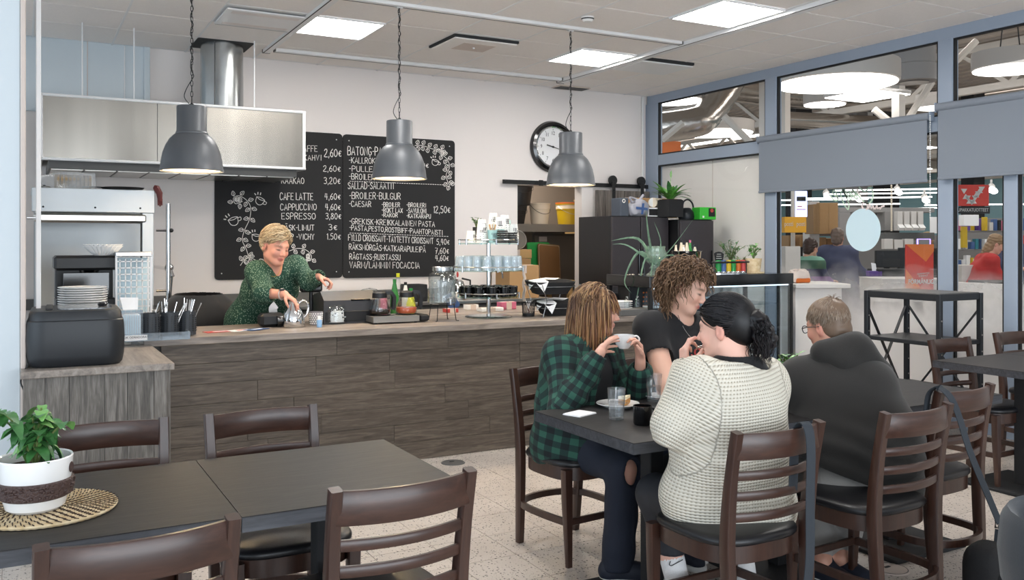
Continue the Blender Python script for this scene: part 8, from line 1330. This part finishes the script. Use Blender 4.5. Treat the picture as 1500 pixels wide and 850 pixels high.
# ---------------------------------------------------------------- barista behind the counter
def person_barista():
 J = dict(pelvis=pj(372, 520, 6.5), waist=pj(378, 470, 6.42), chest=pj(395, 425, 6.3), neck=pj(403, 390, 6.2), shR=pj(378, 400, 6.12), shL=pj(432, 392, 6.3), elR=pj(386, 430, 5.98), elL=pj(452, 412, 6.2), wrL=pj(466, 406, 6.12)); jc = V3(tuple(JX)); J['wrR'] = jc + up3 * .215 - rt3 * .06; H = Head(pj(404, 361, 6.12), rt3 * .72 - fw3 * .66 - up3 * .24, up3 + rt3 * .16, 1.05)
 hR, hL = J['pelvis'] - rt3 * .08, J['pelvis'] + rt3 * .08; aR, aL = V3(hR[0], hR[1] + .1, .1), V3(hL[0], hL[1] + .1, .1); lo, hi = bounds(list(J.values()) + [H.c, aR, aL], .17); P = Fig('person with short blonde hair in a green patterned blouse working behind the counter', V3(J['pelvis'][0], J['pelvis'][1], 0), lo, hi, .0065); B_ = P.fld(h=.0058); H.carve(B_, .95); B_.cone(J['neck'] - up3 * .05, H.p(0, -.02, -.06), .06, .058, .03); torso(B_, J, -.015)
 limb(B_, [J['shR'], J['elR'], J['wrR']], (.05, .04, .027), .02); limb(B_, [J['shL'], J['elL'], J['wrL']], (.05, .04, .027), .02)
 hand(B_, J['wrR'], rt3 * .75 - up3 * .45 - fw3 * .1, -up3 * .8 - rt3 * .3, .95, (.35, .4, .45, .5), .12, (.5, .5, .5), 1); hand(B_, J['wrL'], rt3 * .9 - up3 * .25, -up3 - fw3 * .2, .9, (.6, .7, .8, .8), .1, (.6, .6, .6), 1)
 for a, b in ((hR, aR), (hL, aL)): limb(B_, [a, (a + b) / 2, b], (.09, .06, .04), .03)
 P.mesh(B_, 'body', 'skin', paint=lambda v: H.colour(v, 'd99c86', lip='b8605a', brow='8a6a50', cheek=.25), smooth=1)
 S_ = P.fld(h=.006); torso(S_, J, .018, 1.0, .03); S_.cone(J['pelvis'] - rt3 * .06, J['pelvis'] + rt3 * .04, .15, .15, .05); limb(S_, [J['shR'], J['elR'], J['elR'] + (J['wrR'] - J['elR']) * .25], (.075, .07, .062), .03); limb(S_, [J['shL'], J['elL'], J['wrL']], (.075, .066, .052), .03); S_.ripple(folds(.005, None, 32, 6)); S_.cone(H.c, J['neck'] + up3 * .0 - fw3 * .03, .06, .055, .01, sub=True); v0 = J['neck'] - fw3 * .09 + rt3 * .06; S_.cone(v0, v0 - up3 * .17, .055, .025, .01, sub=True); d = J['wrR'] - J['elR']; S_.cone(J['elR'] + d * .38, J['wrR'], .045, .05, .005, sub=True); d = J['wrL'] - J['elL']; d /= np.linalg.norm(d); S_.cone(J['wrL'] - d * .0, J['wrL'] + d * .06, .03, .05, .005, sub=True); P.mesh(S_, 'blouse', 'green_print')
 L_ = P.fld(h=.01)
 for a, b in ((hR, aR), (hL, aL)): limb(L_, [a, (a + b) / 2, b - up3 * .04], (.11, .08, .06), .03)
 P.mesh(L_, 'trousers', 'cloth_black')
 for a in (aR, aL): shoe(P.o, P.org, V3(a[0], a[1] + .03, 0), V3(a[0] + .03, a[1] - .18, 0))
 head_cap(P, H, '9c8566', ((0, -.02, .05), (.086, .102, .092)), ((0, -.055, .0), (.075, .065, .075)), ((0, .083, -.04), (.085, .058, .095)), .004); r_, d, q = scalp(H, 1300, 9, -.05, .08); pr_ = H.p(.05, .05, .12); dirs = tang(-H.s[None] * (.5 * np.sign(q[:, :1] - .02) * -1 + .3) - H.f[None] * .6, d) + d * .12; ln = np.where(q[:, 2] > .05, .07, .045) * np.random.RandomState(1).uniform(.7, 1.1, 1300); P.hair(comb('hair_strands', P.o, r_, dirs, ln, [('b39a78', 'd2bf9f'), ('927a5c', 'b9a27e'), ('cdb893', 'ded0b4')], hcoll(H, .010), .12, .0, r=.0026, seed=8, lift=.016, seg=.009, hug=.85))
 w_ = J['wrR'] + (J['elR'] - J['wrR']) * .12; d = (J['elR'] - J['wrR']); d /= np.linalg.norm(d); u = np.cross(d, up3); u /= np.linalg.norm(u); v = np.cross(d, u); B().sweep([Vector(w_ + .031 * (u * math.cos(a) + v * math.sin(a))) for a in np.linspace(0, 2 * PI, 17)[:-1]], [(-.009, -.0015), (.009, -.0015), (.009, .0015), (-.009, .0015)], up=Vector(d), closed=True).done('watch_strap', 'beige_trim', P.o, loc=-Vector(P.org)); B().box(Vector(w_ + up3 * .03 - fw3 * .012), (.034, .03, .012), .004).done('smart_watch', 'black_gloss', P.o, loc=-Vector(P.org))
 n_ = [J['neck'] + rt3 * (.02 + .04 * math.cos(t)) - fw3 * (.07 + .045 * math.sin(t)) - up3 * (.07 * math.sin(t) + .0) for t in np.linspace(0, PI, 12)]; B().tube([Vector(p) for p in n_], .0018, 5).done('necklace', 'brass' if 'brass' in M else mat('brass', 'c8a24a', .3, 1), P.o, loc=-Vector(P.org))
person_barista()
def simple(lab, hc, t, sh, pel, feet_z, f, body, hair, hairlen, top, bottom='cloth_black', arm=None, lean=0, w_=1.0, base='cf9f88', h=.011, stripes=None, bald=False, el=None):
 """a more distant person: head, torso, arms, trousers as one body with clothing"""
 nk = pj(*sh, t); J = dict(pelvis=pj(*pel, t), neck=nk, chest=nk * .68 + pj(*pel, t) * .32 - up3 * .02, waist=nk * .35 + pj(*pel, t) * .65); sd = np.cross(up3, f); sd /= np.linalg.norm(sd); J['shL'] = nk - up3 * .07 + sd * .17; J['shR'] = nk - up3 * .07 - sd * .17; H = Head(pj(*hc, t) if not isinstance(hc[0], float) else V3(hc), f, up3, 1.0)
 for q, s_ in (('L', 1), ('R', -1)): J['el' + q] = J['sh' + q] - up3 * .22 + f * .12 + sd * .05 * s_; J['wr' + q] = pj(*arm, t) + sd * .1 * s_ if arm else J['el' + q] + f * .22 - up3 * .02
 hp = [J['pelvis'] + sd * .08 * s_ - up3 * .05 for s_ in (1, -1)]; an = [V3(p[0], p[1], feet_z + .1) for p in hp]; lo, hi = bounds(list(J.values()) + an + [H.c], .2); P = Fig(lab, V3(J['pelvis'][0], J['pelvis'][1], 0), lo, hi, h); B_ = P.fld(h=.009); H.carve(B_); B_.cone(nk - up3 * .04, H.p(0, -.02, -.06), .06, .056, .03); torso(B_, J, -.02)
 for q in 'LR': limb(B_, [J['sh' + q], J['el' + q], J['wr' + q]], (.045, .04, .028), .02); hand(B_, J['wr' + q], J['wr' + q] - J['el' + q], -up3, 1, (.4,) * 4, .1, (.4,) * 3, 1 if q == 'L' else -1)
 for a, b in zip(hp, an): limb(B_, [a, (a + b) / 2, b], (.08, .06, .04), .03)
 P.mesh(B_, 'body', 'skin', paint=lambda v: H.colour(v, base), smooth=1); S_ = P.fld(); torso(S_, J, .03, w_, .02); S_.cone(J['pelvis'] - sd * .06, J['pelvis'] + sd * .06, .15, .15, .05)
 for q in 'LR': limb(S_, [J['sh' + q], J['el' + q], J['wr' + q]], (.075, .068, .05), .03)
 S_.cone(H.c, nk + up3 * .03, .06, .055, .01, sub=True); S_.ripple(folds(.006, None, 25, 2)); P.mesh(S_, body, top); L_ = P.fld(h=.014)
 for a, b in zip(hp, an): limb(L_, [a, (a + b) / 2, b - up3 * .04], (.11, .08, .06), .04)
 P.mesh(L_, 'trousers', bottom)
 for a in an: shoe(P.o, P.org, V3(a[0], a[1], 0) - f * .05, V3(a[0], a[1], 0) + f * .16)
 head_cap(P, H, hair, ((0, -.02, .042), (.085, .102, .09)), ((0, -.05, -.02 - hairlen), (.075, .07, .09 + hairlen)), ((0, .083, -.04), (.085, .06, .10)), .004); return P, H, J
mat('red_coat', 'b02a28', .8); mat('navy_shirt', '4a4e66', .85); mat('brown_hat', '6b5a30', .8)
def stripe_mat():
 m, nt, N, L, P = nodes('striped'); g = N.new('ShaderNodeNewGeometry'); s = N.new('ShaderNodeSeparateXYZ'); L.new(g.outputs['Position'], s.inputs[0]); r = N.new('ShaderNodeMapRange'); r.inputs[1].default_value = .75; r.inputs[2].default_value = 1.45; L.new(s.outputs['Z'], r.inputs[0]); c = N.new('ShaderNodeValToRGB'); c.color_ramp.interpolation = 'CONSTANT'; e = c.color_ramp.elements; e[0].color = rgb('35323a'); e[1].position = .84; e[1].color = rgb('c9c2ba')
 for p_, h_ in ((.2, '7a5a8c'), (.38, '3a3f58'), (.52, '4a6a58'), (.68, '7fae9a')): k = e.new(p_); k.color = rgb(h_)
 L.new(r.outputs[0], c.inputs[0]); L.new(c.outputs[0], P.inputs['Base Color']); P.inputs['Roughness'].default_value = .9; M['striped'] = m
stripe_mat()
simple('person in a red coat with straight ash blonde hair bending over a desk', (1459, 358), 11.4, (1446, 374), (1428, 452), 0, rt3 * .85 - fw3 * .2 - up3 * .45, 'red_coat', '8a6f52', .06, 'red_coat', arm=(1484, 412), w_=1.15)
simple('balding person in a dark blue shirt seen from behind at the parcel point', (1227, 348), 12.0, (1227, 362), (1232, 445), 0, fw3 * .8 + rt3 * .5, 'shirt', '6a5a50', 0, 'navy_shirt', arm=(1262, 405), w_=1.1)
simple('person in a colour-banded sweater at the parcel point, left of the blue shirt', (1188, 363), 11.8, (1182, 378), (1176, 460), 0, fw3 * .55 + rt3 * .8 - up3 * .2, 'sweater', '3c2c26', .0, 'striped', arm=(1206, 412), w_=1.0)
simple('partly hidden person with blonde hair behind the tablet above the poster', (1357, 352), 13.6, (1357, 366), (1357, 430), 0, -rt3 * .8 - fw3 * .5, 'sweater', 'b89a6a', 0, 'black_matte')
simple('grey-haired person at the right edge behind the red coat', (1481, 343), 13.0, (1484, 360), (1486, 440), 0, -rt3 * .6 - fw3 * .7, 'sweater', '9a9088', 0, 'navy_shirt')
def person_bent():
 J = dict(pelvis=pj(300, 466, 6.75), waist=pj(315, 462, 6.7), chest=pj(270, 475, 6.55), neck=pj(245, 492, 6.45), shL=pj(250, 490, 6.3), shR=pj(250, 490, 6.65)); J['pelvis'] = pj(318, 478, 6.75); J['waist'] = pj(292, 466, 6.68); hp = [J['pelvis'] + fw3 * .08 * s_ - up3 * .05 for s_ in (1, -1)]; an = [V3(p[0], p[1], .1) for p in hp]; H = Head(J['neck'] - rt3 * .1 - up3 * .12, -rt3 * .4 - up3 * .9, -rt3 + up3 * .2); J['elL'] = J['shL'] - up3 * .25; J['wrL'] = J['elL'] - up3 * .2 - rt3 * .05; J['elR'] = J['shR'] - up3 * .25; J['wrR'] = J['elR'] - up3 * .2; lo, hi = bounds(list(J.values()) + an + [H.c], .18); P = Fig('person in black bending down behind the counter, only the back visible', V3(J['pelvis'][0], J['pelvis'][1], 0), lo, hi, .009); B_ = P.fld(h=.009); H.carve(B_); B_.cone(J['neck'], H.c, .055, .05, .03); torso(B_, J, -.02)
 for q in 'LR': limb(B_, [J['sh' + q], J['el' + q], J['wr' + q]], (.045, .04, .028), .02); hand(B_, J['wr' + q], -up3, rt3)
 for a, b in zip(hp, an): limb(B_, [a, (a + b) / 2, b], (.085, .06, .04), .03)
 P.mesh(B_, 'body', 'skin', paint=lambda v: H.colour(v, 'dba893')); S_ = P.fld(); torso(S_, J, .05, 1.2, .03, .06); S_.ripple(folds(.006, None, 18, 2)); P.mesh(S_, 'black_shirt', 'cloth_black'); L_ = P.fld(h=.012)
 for a, b in zip(hp, an): limb(L_, [a, (a + b) / 2, b - up3 * .04], (.12, .08, .06), .04)
 P.mesh(L_, 'trousers', 'cloth_black'); head_cap(P, H, '3a2a22')
 for a in an: shoe(P.o, P.org, V3(a[0] + .04, a[1], 0), V3(a[0] - .16, a[1], 0))
person_bent()
